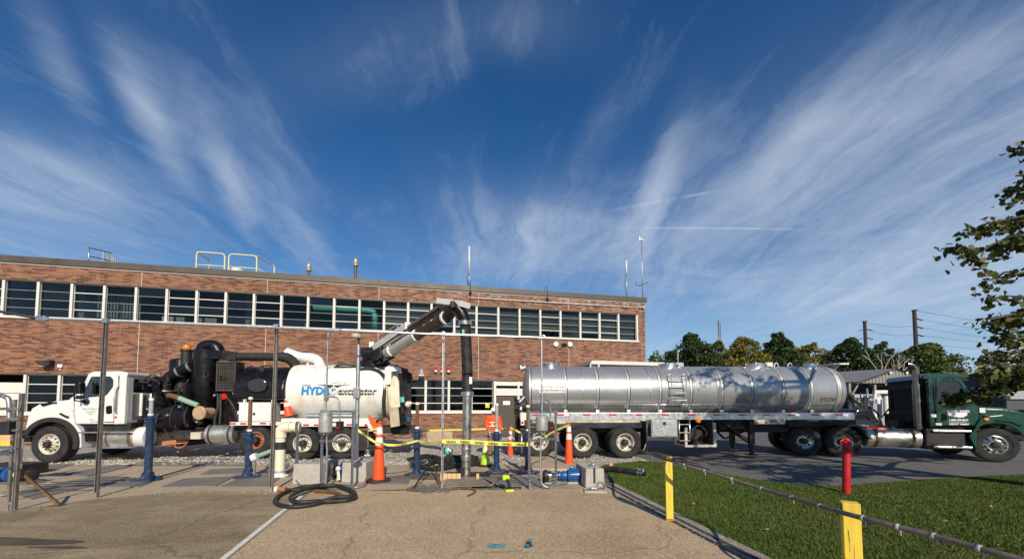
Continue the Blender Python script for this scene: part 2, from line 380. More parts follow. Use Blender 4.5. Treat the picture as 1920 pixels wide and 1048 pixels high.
# ---------------------------------------------------------------- ground
def ground_mat(name, cols, scales, rough=.9, bump=.4, bscale=80, speck=None, speck_scale=140, stain=None, stretch=(1, 1, 1), stain_scale=.35, stain_rng=(.5, .7), crack=False, bdist=.01):
    m = bpy.data.materials.new(name); m.use_nodes = True; T = NT(m.node_tree); b = m.node_tree.nodes['Principled BSDF']
    tc = T.n('ShaderNodeTexCoord'); vec = tc.outputs['Object']
    c = T.mix(T.rng(T.noise(vec, scales[0], 8, .62), .3, .7), (*cols[0], 1), (*cols[1], 1))
    c = T.mix(T.rng(T.noise(T.mapping(vec, stretch, (5, 3, 0)), scales[1], 8, .7), .48, .72), c, (*cols[2], 1))
    if stain:
        c = T.mix(T.math('MULTIPLY', T.rng(T.noise(T.mapping(vec, (1, 1, 1), (9, 4, 0)), stain_scale, 7, .62), *stain_rng), .75), c, (*stain, 1))
    if speck:
        vo = T.n('ShaderNodeTexVoronoi'); vo.inputs['Scale'].default_value = speck_scale; T.l(vo.outputs and vec, vo.inputs['Vector'])
        sp = T.n('ShaderNodeSeparateColor'); T.l(vo.outputs['Color'], sp.inputs[0])
        c = T.mix(T.rng(sp.outputs[0], .55, .95, 0, .85), c, (*speck[0], 1))
        c = T.mix(T.rng(sp.outputs[1], .72, .97, 0, .8), c, (*speck[1], 1))
    if crack:
        vo = T.n('ShaderNodeTexVoronoi', feature='DISTANCE_TO_EDGE'); vo.inputs['Scale'].default_value = .33
        wv = T.n('ShaderNodeVectorMath', operation='MULTIPLY_ADD'); nn = T.n('ShaderNodeTexNoise'); nn.inputs['Scale'].default_value = 1.6; T.l(vec, nn.inputs['Vector'])
        T.l(nn.outputs['Color'], wv.inputs[0]); wv.inputs[1].default_value = (.7, .7, 0); T.l(vec, wv.inputs[2]); T.l(wv.outputs[0], vo.inputs['Vector'])
        c = T.mix(T.rng(vo.outputs['Distance'], 0.0, .007, .55, 0), c, (cols[0][0]*.35, cols[0][1]*.35, cols[0][2]*.35, 1))
    T.l(c, b.inputs['Base Color']); b.inputs['Roughness'].default_value = rough; b.inputs['Specular IOR Level'].default_value = .3
    bp = T.n('ShaderNodeBump'); bp.inputs['Strength'].default_value = bump; bp.inputs['Distance'].default_value = bdist
    T.l(T.noise(vec, bscale, 5, .7), bp.inputs['Height']); T.l(bp.outputs[0], b.inputs['Normal'])
    return m
g_slab = ground_mat('exposed_aggregate_concrete', ((.45, .335, .20), (.54, .41, .255), (.38, .275, .16)), (1.2, .9), speck=((.26, .18, .10), (.62, .52, .37)), speck_scale=60, bump=.5, bscale=60, stain=(.30, .17, .085), stain_rng=(.50, .72), crack=True)
g_slabdark = ground_mat('weathered_dark_concrete', ((.19, .15, .08), (.34, .27, .155), (.47, .375, .23)), (1.6, .75), speck=((.15, .115, .07), (.45, .37, .25)), speck_scale=90, stretch=(.5, 1.8, 1), bump=.45, bscale=60, stain=(.15, .10, .055), stain_scale=.8, stain_rng=(.47, .66), crack=True)
g_pit = ground_mat('tan_worn_concrete', ((.43, .335, .22), (.51, .40, .27), (.31, .24, .16)), (1.6, 1.1), stain=(.22, .17, .12), bump=.4, speck=((.3, .24, .17), (.5, .43, .33)), speck_scale=80)
g_plate = ground_mat('grey_cover_plate', ((.15, .145, .135), (.20, .19, .17), (.25, .22, .18)), (3, 1.5), bump=.15, rough=.7)
g_asphalt = ground_mat('asphalt', ((.115, .112, .107), (.15, .145, .137), (.19, .18, .165)), (2, .6), speck=((.08, .078, .075), (.24, .235, .22)), speck_scale=90, bump=.6, bscale=110, stain=(.085, .082, .078), crack=True)
g_soil = ground_mat('lawn_soil', ((.055, .075, .016), (.075, .095, .022), (.10, .095, .035)), (3, 1.2), bump=.8, bscale=30, bdist=.03)
g_gravel = ground_mat('gravel_bed', ((.46, .425, .36), (.56, .525, .45), (.34, .31, .26)), (9, 2), speck=((.14, .135, .125), (.55, .53, .49)), speck_scale=26, bump=1.0, bscale=28, bdist=.05)
g_far = ground_mat('far_ground', ((.10, .10, .09), (.13, .125, .11), (.08, .10, .04)), (.3, .1))
g_paintline = ground_mat('worn_white_line', ((.66, .65, .61), (.75, .74, .70), (.42, .37, .30)), (4, 9), bump=.2)
g_paintjoint = ground_mat('pale_joint', ((.42, .35, .25), (.5, .43, .32), (.36, .29, .2)), (6, 9))
g_edge = ground_mat('kerb_concrete', ((.27, .24, .195), (.34, .30, .245), (.20, .175, .13)), (3, 2), speck=((.18, .15, .12), (.5, .46, .4)), speck_scale=70, bump=.5)
g_dark = ground_mat('rubber_joint', ((.05, .048, .044), (.075, .07, .062), (.12, .10, .08)), (5, 3), bump=.3)
g_mud = ground_mat('wet_mud', ((.14, .115, .085), (.19, .16, .12), (.25, .215, .165)), (5, 3), rough=.6, bump=.9, bscale=25)

def sheet(name, poly, z, mat, kind='structure', th=None):
    mb = MB()
    if th: mb.prism([(p[0], p[1]) for p in poly], z-th, z, 'z')
    else: mb.quad(*[(p[0], p[1], z) for p in poly])
    o = mb.build(name, mat)
    if not th and o.data.polygons[0].normal.z < 0: o.data.flip_normals()
    return tag(o, kind=kind)
def grp(lst): return [gr(x, y) for x, y in lst]

sheet('ground', [(-900, -900), (900, -900), (900, 900), (-900, 900)], -.03, g_far)
# slab edge along the lawn
E0 = gr(1133, 908); E1 = gr(1400, 1048); ed = (E1-E0).normalized(); en = Vector((-ed.y, ed.x, 0))
if en.x < 0: en = -en
E2 = E1+ed*9; Eb = E0-ed*.05
WL0 = gr(537, 953); WL1 = gr(418, 1048); wd = (WL1-WL0).normalized(); WL2 = WL1+wd*9; WLb = gr(566, 929)
front_y = 8.25
slabr = sheet('concrete_slab', [(WLb.x, front_y), (Eb.x, front_y+.25), (E2.x, E2.y), (WL2.x, WL2.y)], .0, g_slab)
slabl = sheet('concrete_slab', [(-30, 7.0), gr(0, 958), gr(180, 935), gr(330, 921), (WLb.x, front_y), (WL2.x, WL2.y), (-30, -8)], .0, g_slabdark)
wp = Vector((-wd.y, wd.x, 0))*.035
lo_ = tag(MB().quad(*[(p.x, p.y, .004) for p in (WLb-wp, WLb+wp, WL2+wp, WL2-wp)]).build('painted_line', g_paintline), kind='structure')
for a, b in (((0, 1038), (215, 1029)), ((215, 1029), (335, 1018)), ((545, 976), (720, 972)), ((960, 958), (1190, 953))):
    p, q = gr(*a), gr(*b); n_ = Vector((-(q-p).y, (q-p).x, 0)).normalized()*.008; tag(MB().quad(*[(v.x, v.y, .0035) for v in (p-n_, p+n_, q+n_, q-n_)]).build('slab_joint', g_paintjoint), kind='structure')
# pit area behind the slab
yb = 12.3
sheet('pit_area', [(-30, 7.0), gr(0, 958), gr(180, 935), gr(330, 921), (WLb.x, front_y), gr(800, 916), ], -.004, g_pit)
pit = sheet('pit_floor_slab', [(-30, 6.9), (-10.2, 6.9), (-7, 7.5), (WLb.x, front_y-.02), (-.86, 8.6), (-.86, 9.98), (-.52-.01, 9.98), (.2, 9.98), (.2, 8.4), (Eb.x, front_y+.2), (E0.x+.05, 9.5), (1.9, 12.0), (.4, yb), (-30, yb)], -.006, g_pit)
COVERS = [
    [(0, 880), (70, 872), (150, 868), (0, 903)], [(120, 888), (215, 871), (255, 872), (165, 893)], [(20, 925), (95, 908), (185, 892), (250, 896), (140, 918), (60, 936)],
    [(255, 866), (380, 866), (370, 873), (235, 874)], [(380, 866), (470, 867), (462, 874), (368, 873)], [(195, 912), (250, 897), (300, 897), (260, 913)],
    [(300, 913), (345, 897), (440, 893), (405, 911)], [(395, 880), (480, 876), (470, 888), (375, 890)], [(412, 912), (452, 895), (525, 895), (505, 912)],
    [(505, 868), (545, 868), (540, 876), (500, 876)], [(478, 888), (548, 884), (545, 894), (470, 895)], [(690, 905), (705, 893), (770, 893), (765, 908)],
    [(905, 895), (945, 895), (985, 912), (935, 912)], [(948, 895), (1000, 893), (1060, 912), (992, 914)], [(985, 873), (1060, 866), (1075, 880), (1000, 884)],
]
for i, c in enumerate(COVERS):
    mb = MB(); mb.prism([(p.x, p.y) for p in grp(c)], -.004, .012, 'z')
    mb.build('cover_plate', g_plate, pit)
# pale concrete apron ahead of the right hand trailer wheels
tag(MB().prism([(p.x, p.y) for p in grp([(975, 882), (985, 856), (1045, 856), (1128, 882)])], -.005, .06, 'z').build('raised_pad', g_pit), kind='structure')
# edge beam
kb = MB(); kb.prism([(p.x, p.y) for p in (Eb, E2, E2+en*.05, Eb+en*.05)], -.1, .015, 'z'); kb.build('edge_strip', g_edge); tag(bpy.data.objects['edge_strip'], kind='structure')
tag(MB().prism([(p.x, p.y) for p in (Eb+en*.05, E2+en*.05, E2+en*.13, Eb+en*.13)], -.1, .004, 'z').build('edge_joint', g_dark), kind='structure')
L = (E2-Eb).length; step = 1.85; k = 0; kk = 0.0
kerb = None
while kk < L-.1:
    a = Eb+ed*kk; b_ = Eb+ed*min(kk+step-.012, L); kk += step
    w = .26+.02*random.random()
    mb = MB(); mb.prism([(p.x, p.y) for p in (a+en*.13, b_+en*.13, b_+en*w, a+en*w)], -.1, .02, 'z')
    o = mb.build('kerb_stone', g_edge, kerb, bevel=.008)
    if kerb is None: kerb = tag(o, kind='structure'); o.name = 'kerb'
# lawn
def off(p, d): return p+en*d
lawn_poly = [off(Eb, .24), gr(1132, 872), gr(1200, 864), gr(1240, 868), gr(1310, 879), gr(1380, 892), gr(1440, 904), gr(1500, 910), gr(1570, 911), gr(1650, 905), gr(1780, 896), gr(1920, 890), (26, 13.5, 0), (26, -4, 0), off(E2, .24)]
lawn_poly = [(p[0], p[1]) for p in lawn_poly]
lawn = sheet('lawn_ground', lawn_poly, .0, g_soil)
# road on the right and gravel on the left
road_edge = [gr(1205, 863), gr(1240, 868), gr(1310, 879), gr(1380, 892), gr(1440, 904), gr(1500, 910), gr(1570, 911), gr(1650, 905), gr(1780, 896), gr(1920, 890)]
sheet('road', [(4.35, 60)]+[(p.x, p.y-.03) for p in road_edge]+[(26, 13.4), (90, 30), (90, 60)], -.012, g_asphalt)
sheet('gravel_bed', [(-60, yb-.1), (.4, yb-.1), (1.9, 11.9), (E0.x+.4, 11.6), (4.34, 12.6), (4.34, 40), (-60, 40)], -.010, g_gravel)
# loose stones
def stones():
    rs = np.random.RandomState(3); V = []; F = []; n = 0
    for _ in range(9000):
        y = 11.9+ (rs.rand()**1.6)*9; x = -16+rs.rand()*20.2
        if x > .4 and y < 12.6: continue
        r = .012+.022*rs.rand()**2
        q = rs.rand(6)*.5+.75
        V += [(x+r*q[0], y, .0), (x, y+r*q[1], .002), (x-r*q[2], y, .0), (x, y-r*q[3], .0), (x+.2*r, y, r*q[4]), (x-.1*r, y+.1*r, r*q[5])]
        b = n*6; F += [(b, b+1, b+4), (b+1, b+5, b+4), (b+1, b+2, b+5), (b+2, b+3, b+5), (b+3, b+4, b+5), (b+3, b, b+4)]; n += 1
    me = bpy.data.meshes.new('gravel'); me.from_pydata(V, [], F); me.materials.append(M('gravel_stone', (.50, .465, .40), .9, var=.5, scale=25))
    o = bpy.data.objects.new('gravel', me); COL.objects.link(o); tag(o, kind='stuff')
stones()
def grit():
    rs = np.random.RandomState(17); V = []; F = []; n = 0
    def put(x, y, r):
        nonlocal n
        q = rs.rand(6)*.5+.75
        V.extend([(x+r*q[0], y, .0), (x, y+r*q[1], .002), (x-r*q[2], y, .0), (x, y-r*q[3], .0), (x+.2*r, y, r*q[4]), (x-.1*r, y+.1*r, r*q[5])])
        b = n*6; F.extend([(b, b+1, b+4), (b+1, b+5, b+4), (b+1, b+2, b+5), (b+2, b+3, b+5), (b+3, b+4, b+5), (b+3, b, b+4)]); n += 1
    for _ in range(1500):
        x = -10+rs.rand()*11.5; put(x, front_y+.05+rs.randn()*.16-(.09*(x+4) if x < -4.5 else 0)*-1*.55, .006+.012*rs.rand()**3)
    for _ in range(900):
        t = rs.rand()*(E2-Eb).length*.7; p = Eb+ed*t+en*(-.04+rs.randn()*.10); put(p.x, p.y, .005+.010*rs.rand()**3)
    for _ in range(500): put(-3.5+rs.rand()*5, 4.2+rs.rand()*4, .004+.007*rs.rand()**3)
    me = bpy.data.meshes.new('grit'); me.from_pydata(V, [], F); me.materials.append(M('grit_stone', (.30, .25, .19), .9, var=.5, scale=25))
    o = bpy.data.objects.new('grit', me); COL.objects.link(o); tag(o, kind='stuff')
grit()
def inside(poly, x, y):
    r = np.zeros(len(x), bool); j = len(poly)-1
    for i in range(len(poly)):
        xi, yi = poly[i]; xj, yj = poly[j]
        c = ((yi > y) != (yj > y)) & (x < (xj-xi)*(y-yi)/(yj-yi+1e-12)+xi)
        r ^= c; j = i
    return r
def grass():
    rs = np.random.RandomState(11)
    N = 620000
    # denser near the camera
    y = 2.2+ (rs.rand(N)**1.35)*10.5; x = 1.0+rs.rand(N)*16.5
    ok = inside(lawn_poly, x, y) & (x/np.maximum(y, .1) < 1.45)
    x, y = x[ok], y[ok]; n = len(x)
    patch = np.sin(x*1.7+np.sin(y*2.3))*np.cos(y*1.3+x*.6)
    h = (.020+.024*rs.rand(n))*(1+.3*patch)*(1+.1*rs.randn(n)); w = .0028+.002*rs.rand(n)+.0005*y
    a = rs.rand(n)*2*pi; lean = 1.1*rs.rand(n)*h; b = rs.rand(n)*2*pi
    dx, dy = np.cos(a)*w, np.sin(a)*w; lx, ly = np.cos(b)*lean, np.sin(b)*lean
    V = np.zeros((n, 3, 3)); V[:, 0] = np.stack([x-dx, y-dy, 0*x], 1); V[:, 1] = np.stack([x+dx, y+dy, 0*x], 1); V[:, 2] = np.stack([x+lx, y+ly, h], 1)
    me = bpy.data.meshes.new('grass'); me.vertices.add(3*n); me.vertices.foreach_set('co', V.reshape(-1))
    me.loops.add(3*n); me.loops.foreach_set('vertex_index', np.arange(3*n, dtype=np.int32))
    me.polygons.add(n); me.polygons.foreach_set('loop_start', np.arange(0, 3*n, 3, dtype=np.int32)); me.polygons.foreach_set('loop_total', np.full(n, 3, np.int32))
    me.update(); me.validate()
    m = bpy.data.materials.new('grass_blade'); m.use_nodes = True; T = NT(m.node_tree); bs = m.node_tree.nodes['Principled BSDF']
    tc = T.n('ShaderNodeTexCoord'); gi = T.n('ShaderNodeNewGeometry')
    c = T.mix(gi.outputs['Random Per Island'], (.045, .085, .010, 1), (.108, .150, .026, 1))
    c = T.mix(T.rng(T.noise(tc.outputs['Object'], .7, 5, .65), .48, .75, 0, .6), c, (.15, .13, .04, 1))
    c = T.mix(T.rng(T.noise(T.mapping(tc.outputs['Object'], loc=(8, 3, 0)), 2.2, 4, .6), .5, .7, 0, .5), c, (.028, .056, .007, 1))
    T.l(c, bs.inputs['Base Color']); bs.inputs['Roughness'].default_value = .6; bs.inputs['Specular IOR Level'].default_value = .25
    me.materials.append(m)
    o = bpy.data.objects.new('grass', me); COL.objects.link(o); tag(o, kind='stuff')
grass()

# ---------------------------------------------------------------- brick building
H = 8.4
BR = gr(1208.5, 558.6, H); BL = gr(0, 478.5, H)
BA = atan2(BR.y-BL.y, BR.x-BL.x)
B = Fr((BR.x, BR.y), BA)
bld = empty('brick_building', (BR.x, BR.y, 0), BA, 'long two-storey red brick building with a ribbon of white-framed windows and bronze roof edge', 'building')
def brick_mat():
    m = bpy.data.materials.new('roman_brick'); m.use_nodes = True; T = NT(m.node_tree); b = m.node_tree.nodes['Principled BSDF']
    tc = T.n('ShaderNodeTexCoord'); sp = T.n('ShaderNodeSeparateXYZ'); T.l(tc.outputs['Object'], sp.inputs[0])
    cm = T.n('ShaderNodeCombineXYZ'); T.l(T.math('ADD', sp.outputs[0], sp.outputs[1]), cm.inputs[0]); T.l(sp.outputs[2], cm.inputs[1])
    bt = T.n('ShaderNodeTexBrick', offset=.5); T.l(cm.outputs[0], bt.inputs['Vector'])
    bt.inputs['Color1'].default_value = (0, 0, 0, 1); bt.inputs['Color2'].default_value = (1, 1, 1, 1); bt.inputs['Mortar'].default_value = (.5, .5, .5, 1)
    bt.inputs['Scale'].default_value = 1; bt.inputs['Brick Width'].default_value = .30; bt.inputs['Row Height'].default_value = .067
    bt.inputs['Mortar Size'].default_value = .006; bt.inputs['Mortar Smooth'].default_value = .1; bt.inputs['Bias'].default_value = 0
    c = T.ramp(bt.outputs['Color'], [(0, (.085, .045, .036)), (.22, (.125, .055, .042)), (.33, (.22, .093, .054)), (.6, (.275, .122, .066)), (.8, (.31, .145, .078)), (1, (.345, .18, .108))])
    # efflorescence near the top on the right
    ef = T.noise(tc.outputs['Object'], .9, 8, .7)
    top = T.rng(sp.outputs[2], 7.1, 8.0); mid = T.rng(sp.outputs[0], -21, -8)
    e2 = T.noise(T.mapping(cm.outputs[0], (3.3, 12.8, 1)), 1.0, 2, .5)
    eff = T.math('MULTIPLY', T.math('MULTIPLY', T.rng(T.math('MULTIPLY', ef, e2), .25, .38), mid), T.math('ADD', T.math('MULTIPLY', top, .75), .22))
    c = T.mix(eff, c, (.60, .54, .48, 1))
    c = T.mix(T.rng(T.noise(tc.outputs['Object'], .35, 5, .6), .45, .7, 0, .22), c, (.30, .16, .12, 1))
    c = T.mix(T.math('MULTIPLY', bt.outputs['Fac'], .55), c, (.30, .22, .17, 1))
    stk = T.noise(T.mapping(tc.outputs['Object'], (2.2, 2.2, .16)), 1.0, 6, .65)
    c = T.mix(T.rng(stk, .50, .72, 0, .45), c, (.12, .075, .055, 1)); c = T.mix(T.rng(T.noise(T.mapping(tc.outputs['Object'], (3.1, 3.1, .12), (4, 0, 0)), 1.0, 6, .65), .58, .78, 0, .35), c, (.42, .32, .26, 1))
    T.l(c, b.inputs['Base Color']); b.inputs['Roughness'].default_value = .85; b.inputs['Specular IOR Level'].default_value = .3
    bp = T.n('ShaderNodeBump'); bp.inputs['Strength'].default_value = .8; bp.inputs['Distance'].default_value = .012; bp.invert = True
    T.l(bt.outputs['Fac'], bp.inputs['Height']); T.l(bp.outputs[0], b.inputs['Normal'])
    return m
m_brick = brick_mat()
XL = -44.0; DEP = 16.0; TW = .32      # left end, depth, wall thickness
UH, US, LH, LS = 7.35, 5.72, 3.15, 1.46
mb = MB()
mb.box((XL, 0, UH), (0, TW, 8.1)); mb.box((XL, 0, LH), (0, TW, US))
mb.box((-.5, 0, US), (0, TW, UH)); mb.box((-7.2, 0, 0), (0, TW, LH)); mb.box((XL, 0, 0), (-9.5, TW, LS-.16))
mb.build('front_wall', m_brick, bld)
mb = MB(); mb.box((-TW, TW, 0), (0, DEP, 8.1)); mb.build('side_wall', m_brick, bld)
mb = MB(); mb.box((XL, DEP, 0), (0, DEP+.3, 8.1)); mb.box((XL-.3, 0, 0), (XL, DEP, 8.1)); mb.build('rear_wall', m_brick, bld)
mb = MB(); mb.box((XL, -.10, 8.10), (.10, -.02, 8.4)); mb.box((.02, -.02, 8.10), (.10, DEP, 8.4)); mb.box((XL, -.02, 8.36), (.02, DEP, 8.4)); mb.build('roof_fascia', m_fascia, bld, bevel=.012)
mb = MB(); mb.box((XL, -.035, 8.045), (.035, 0, 8.10)); mb.build('flashing', m_window_white, bld)
mb = MB(); mb.box((XL, -.04, UH-.06), (-.5, 0.02, UH+.02)); mb.box((XL, -.03, LH-.05), (-7.2, .02, LH+.02)); mb.build('window_lintel', m_fascia, bld)
mb = MB(); mb.box((XL, -.07, US-.11), (-.46, .1, US+.0)); mb.box((XL, -.07, LS-.16), (-9.5, .1, LS)); mb.build('window_sill', m_window_white, bld, bevel=.01)
m_joint = M('joint_sealant', (.62, .55, .46), .7)
for x in [-15.72+5.35*k for k in range(-5, 3)]:
    for z0, z1 in ((UH+.03, 8.05), (LH+.03, US-.12)): MB().box((x, -.006, z0), (x+.022, 0, z1)).build('control_joint', m_joint, bld)
# floors, ceilings and dark rooms behind the glass
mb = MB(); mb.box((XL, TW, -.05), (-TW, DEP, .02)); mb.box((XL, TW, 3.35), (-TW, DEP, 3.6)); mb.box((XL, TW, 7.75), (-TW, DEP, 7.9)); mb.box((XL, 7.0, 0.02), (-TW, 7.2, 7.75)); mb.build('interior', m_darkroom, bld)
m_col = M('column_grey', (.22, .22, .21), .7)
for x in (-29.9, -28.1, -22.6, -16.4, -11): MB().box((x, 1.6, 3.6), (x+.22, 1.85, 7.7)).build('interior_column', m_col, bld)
mb = MB()
for k in range(14): mb.box((-28.75+.13*k, 1.0, 5.3), (-28.75+.13*k+.07, 1.05, 7.2))
mb.build('blind', M('blind_grey', (.34, .36, .34), .7), bld)
m_cabi = M('cabinet_beige', (.50, .47, .42), .6)
for x in (-25.9, -24.5): MB().box((x, .7, 5.4), (x+.95, 1.3, 6.12)).build('cabinet', m_cabi, bld)
# mullions and windows
B0, BW = -.56, 1.2395
def make_window(x0, x1, z0, z1, thick):
    f = MB(); y0, y1 = .05, .11
    fr = .012
    f.box((x0, y0, z0), (x1, y1, z0+fr)); f.box((x0, y0, z1-fr), (x1, y1, z1)); f.box((x0, y0, z0+fr), (x0+fr, y1, z1-fr)); f.box((x1-fr, y0, z0+fr), (x1, y1, z1-fr))
    hh = (z1-z0)/4; prev = z0+fr; panes = []
    for k in range(4):
        zt = z0+hh*(k+1)
        if k < 3:
            t = .020 if (thick and k != 1) else .007
            f.box((x0+fr, y0-(.012 if t > .02 else 0), zt-t), (x1-fr, y1, zt+t)); panes.append((prev, zt-t)); prev = zt+t
        else: panes.append((prev, z1-fr))
    w = f.build('window', m_window_white if thick else m_thin, bld)
    for (a, b_) in panes:
        if b_-a < .05: continue
        p = MB(); p.box((x0+fr, .078, a), (x1-fr, .084, b_)); p.build('pane', random.choice((m_glass, m_glass, m_glassb, m_glassc)), w)
    return w
m_thin = M('thin_glazing_bar', (.42, .41, .38), .5)
mu = MB(); nU = 0
x = B0
while x > XL:
    MB().box((x-.052, -.045, US), (x+.052, .16, UH-.06)).build('mullion', m_window_white, bld, bevel=.008)
    nx_ = x-BW
    if nx_ > XL-.5 and x > -33:
        i = round((B0-x)/BW)
        make_window(nx_+.052, x-.052, US, UH-.06, (24-i) % 3 == 2 or i in (2, 8, 11, 18))
    x = nx_
L0 = -9.5; x = L0; i = 0
while x > -34:
    nx_ = x-BW
    if not (-27.6 < nx_ < -15.5) or True:
        MB().box((nx_-.052, -.045, LS), (nx_+.052, .16, LH-.05)).build('mullion', m_window_white, bld, bevel=.008)
        if -32.2 < nx_ < -31.2: pass
        else: make_window(nx_+.052, x-.052, LS, LH-.05, True)
    x = nx_; i += 1
# brown entrance door right of the lower windows
d = empty('part', (0, 0, 0))
bpy.data.objects.remove(d)
mb = MB(); mb.box((-9.50, -.03, 0), (-9.36, .12, 3.1)); mb.box((-8.12, -.03, 0), (-8.0, .12, 3.1)); mb.box((-7.32, -.03, 0), (-7.2, .12, 3.1)); mb.box((-9.36, .0, 2.86), (-7.32, .10, 3.1)); mb.box((-9.36, -.05, 2.30), (-7.32, .12, 2.70)); mb.build('door_frame', m_window_white, bld, bevel=.006)
mb = MB(); mb.box((-9.36, .06, 2.70), (-7.32, .068, 2.86)); mb.build('transom_glass', m_glass, bld)
mb = MB(); mb.box((-9.34, .04, .03), (-8.12, .09, 2.30)); dr = mb.build('brown_door', m_doorbrown, bld, bevel=.004)
tag(dr, 'plain brown metal entrance door')
MB().box((-8.95, .025, 1.78), (-8.55, .038, 2.0)).build('door_notice', m_whitetext, dr)
MB().cyl((-8.22, .04, 1.12), (-8.22, -.03, 1.12), .02).cyl((-8.22, -.02, 1.12), (-8.34, -.02, 1.12), .014).build('handle', m_chrome, dr)
mb = MB(); mb.box((-8.0, .05, 0.03), (-7.32, .1, 2.3)); mb.build('side_panel', m_doorbrown, bld)
MB().box((-9.95, .06, 1.62), (-9.72, .072, 1.85)).build('yellow_notice', M('notice_yellow', (.75, .62, .05), .5), bld)
# white door at the far left
mb = MB(); mb.box((-31.85, -.02, 0), (-31.75, .12, 2.75)); mb.box((-30.72, -.02, 0), (-30.62, .12, 2.75)); mb.box((-31.75, -.02, 2.3), (-30.72, .12, 2.75)); mb.build('door_frame', m_window_white, bld)
mb = MB(); mb.box((-31.75, .03, .02), (-30.72, .08, 2.3)); wd_ = mb.build('white_door', M('white_metal_door', (.66, .65, .60), .45, var=.06), bld); tag(wd_, 'white metal door with push bar')
MB().box((-31.65, -.01, 1.15), (-30.8, .03, 1.21)).build('push_bar', m_frame, wd_)
# canopy over the right-hand entrance
mb = MB(); mb.box((-4.3, -1.6, 4.02), (.25, .0, 4.22)); mb.build('canopy', m_window_white, bld, bevel=.01)
mb = MB(); mb.box((-4.3, -1.55, 3.88), (-3.9, .0, 4.0)); mb.build('canopy_bracket', m_frame, bld)

# fittings on the wall: things of their own
def wall_thing(name, px, py, label, cat, group=None, ly=0):
    x, z = B.loc(px, py, ly); e = empty(name, B.o+Vector((x*B.c-ly*B.s, x*B.s+ly*B.c, z)), BA, label, cat, group); return e
for px, py, lb in ((1041.5, 645.7, 'left one of two round white lamps under the upper windows'), (1068, 646, 'right one of two round white lamps under the upper windows')):
    e = wall_thing('wall_lamp', px, py, lb, 'lamp', 'round lamps on the brick wall')
    MB().lathe([(.0, -.14), (.12, -.13), (.155, -.10), (.155, -.05), (.11, -.0)], (0, 0, 0), (0, 1, 0), 16).build('lamp_globe', m_white, e)
    MB().cyl((0, -.02, 0), (0, 0, 0), .06).build('base', m_greyplastic, e)
e = wall_thing('flood_lamp', 1057, 645, 'small dark twin flood lamp between the two round white lamps', 'lamp')
for s in (-1, 1): MB().lathe([(.0, 0), (.05, .01), (.085, .12), (.08, .12), (0, .1)], (s*.03, -.05, -.02), (s*.6, -.8, -.25), 12).build('lamp_head', m_frame, e)
MB().box((-.05, -.06, -.05), (.05, 0, .05)).build('base', m_frame, e)
for k, (px, py) in enumerate(((817, 694), (828.5, 694.5), (841, 694.5))):
    e = wall_thing('alarm_beacon', px, py, ('leftmost', 'middle', 'rightmost')[k]+' of the three red alarm beacons on the brick wall', 'beacon', 'red alarm beacons on the wall')
    MB().lathe([(.0, .19), (.07, .17), (.085, .10), (.085, 0), (.0, 0)], (0, -.1, 0), (0, 0, 1), 14).build('lens', m_redlens, e)
    MB().lathe([(.09, 0), (.095, -.03), (.07, -.11), (.0, -.11)], (0, -.1, 0), (0, 0, 1), 14).build('base', m_white, e)
    MB().tube([(0, -.1, -.1), (0, -.1, -.2), (0, 0, -.22)], .018, 8).build('bracket', m_frame, e)
e = wall_thing('wall_horn', 790, 703, 'grey cylindrical sounder on dark bracket above the lower windows', 'sounder')
MB().lathe([(.0, .30), (.10, .30), (.13, .0), (.0, 0)], (0, -.16, 0), (0, 0, 1), 16).build('horn', m_greyplastic, e)
MB().box((-.14, -.28, -.06), (.14, -.02, -.003)).build('bracket', m_white, e)
MB().cyl((0, -.16, -.06), (0, -.16, -.22), .14).build('base', m_frame, e)
e = wall_thing('flood_light', 90, 681, 'dark wedge-shaped flood light on the brick above the parked truck', 'lamp')
MB().prism([(-.30, .08), (.26, .12), (.26, -.10), (.08, -.16), (-.12, -.10)], -.30, 0, 'y').build('housing', m_frame, e, bevel=.02)
MB().box((-.12, -.29, -.165), (.08, -.05, -.13)).build('lens', m_greyplastic, e)
e = wall_thing('junction_box', 114.5, 686, 'small cream electrical box on the brick right of the flood light', 'box')
MB().box((-.09, -.08, -.07), (.09, 0, .07)).build('cover', m_white, e, bevel=.01); MB().cyl((0, -.04, -.07), (0, -.04, -.2), .015).build('conduit', m_white, e)
# white conduit under the roof edge
p0 = B.loc(876, 558, -.05); p1 = B.loc(1204, 577, -.05)
o = MB().tube([(p0[0], -.05, p0[1]), (p1[0]-.05, -.05, p1[1]), ], .028, 8).build('wall_conduit', m_white); o.location = (BR.x, BR.y, 0); o.rotation_euler = (0, 0, BA); tag(o, 'white conduit pipe running along the brick below the roof edge', 'pipe')
e = wall_thing('camera_ball', 1204.5, 577, 'small white ball camera at the top right corner of the brick wall', 'camera', ly=0)
MB().sphere((0, -.12, 0), .075).build('dome', m_white, e); MB().cyl((0, -.1, 0), (0, 0, 0), .04).build('base', m_white, e)
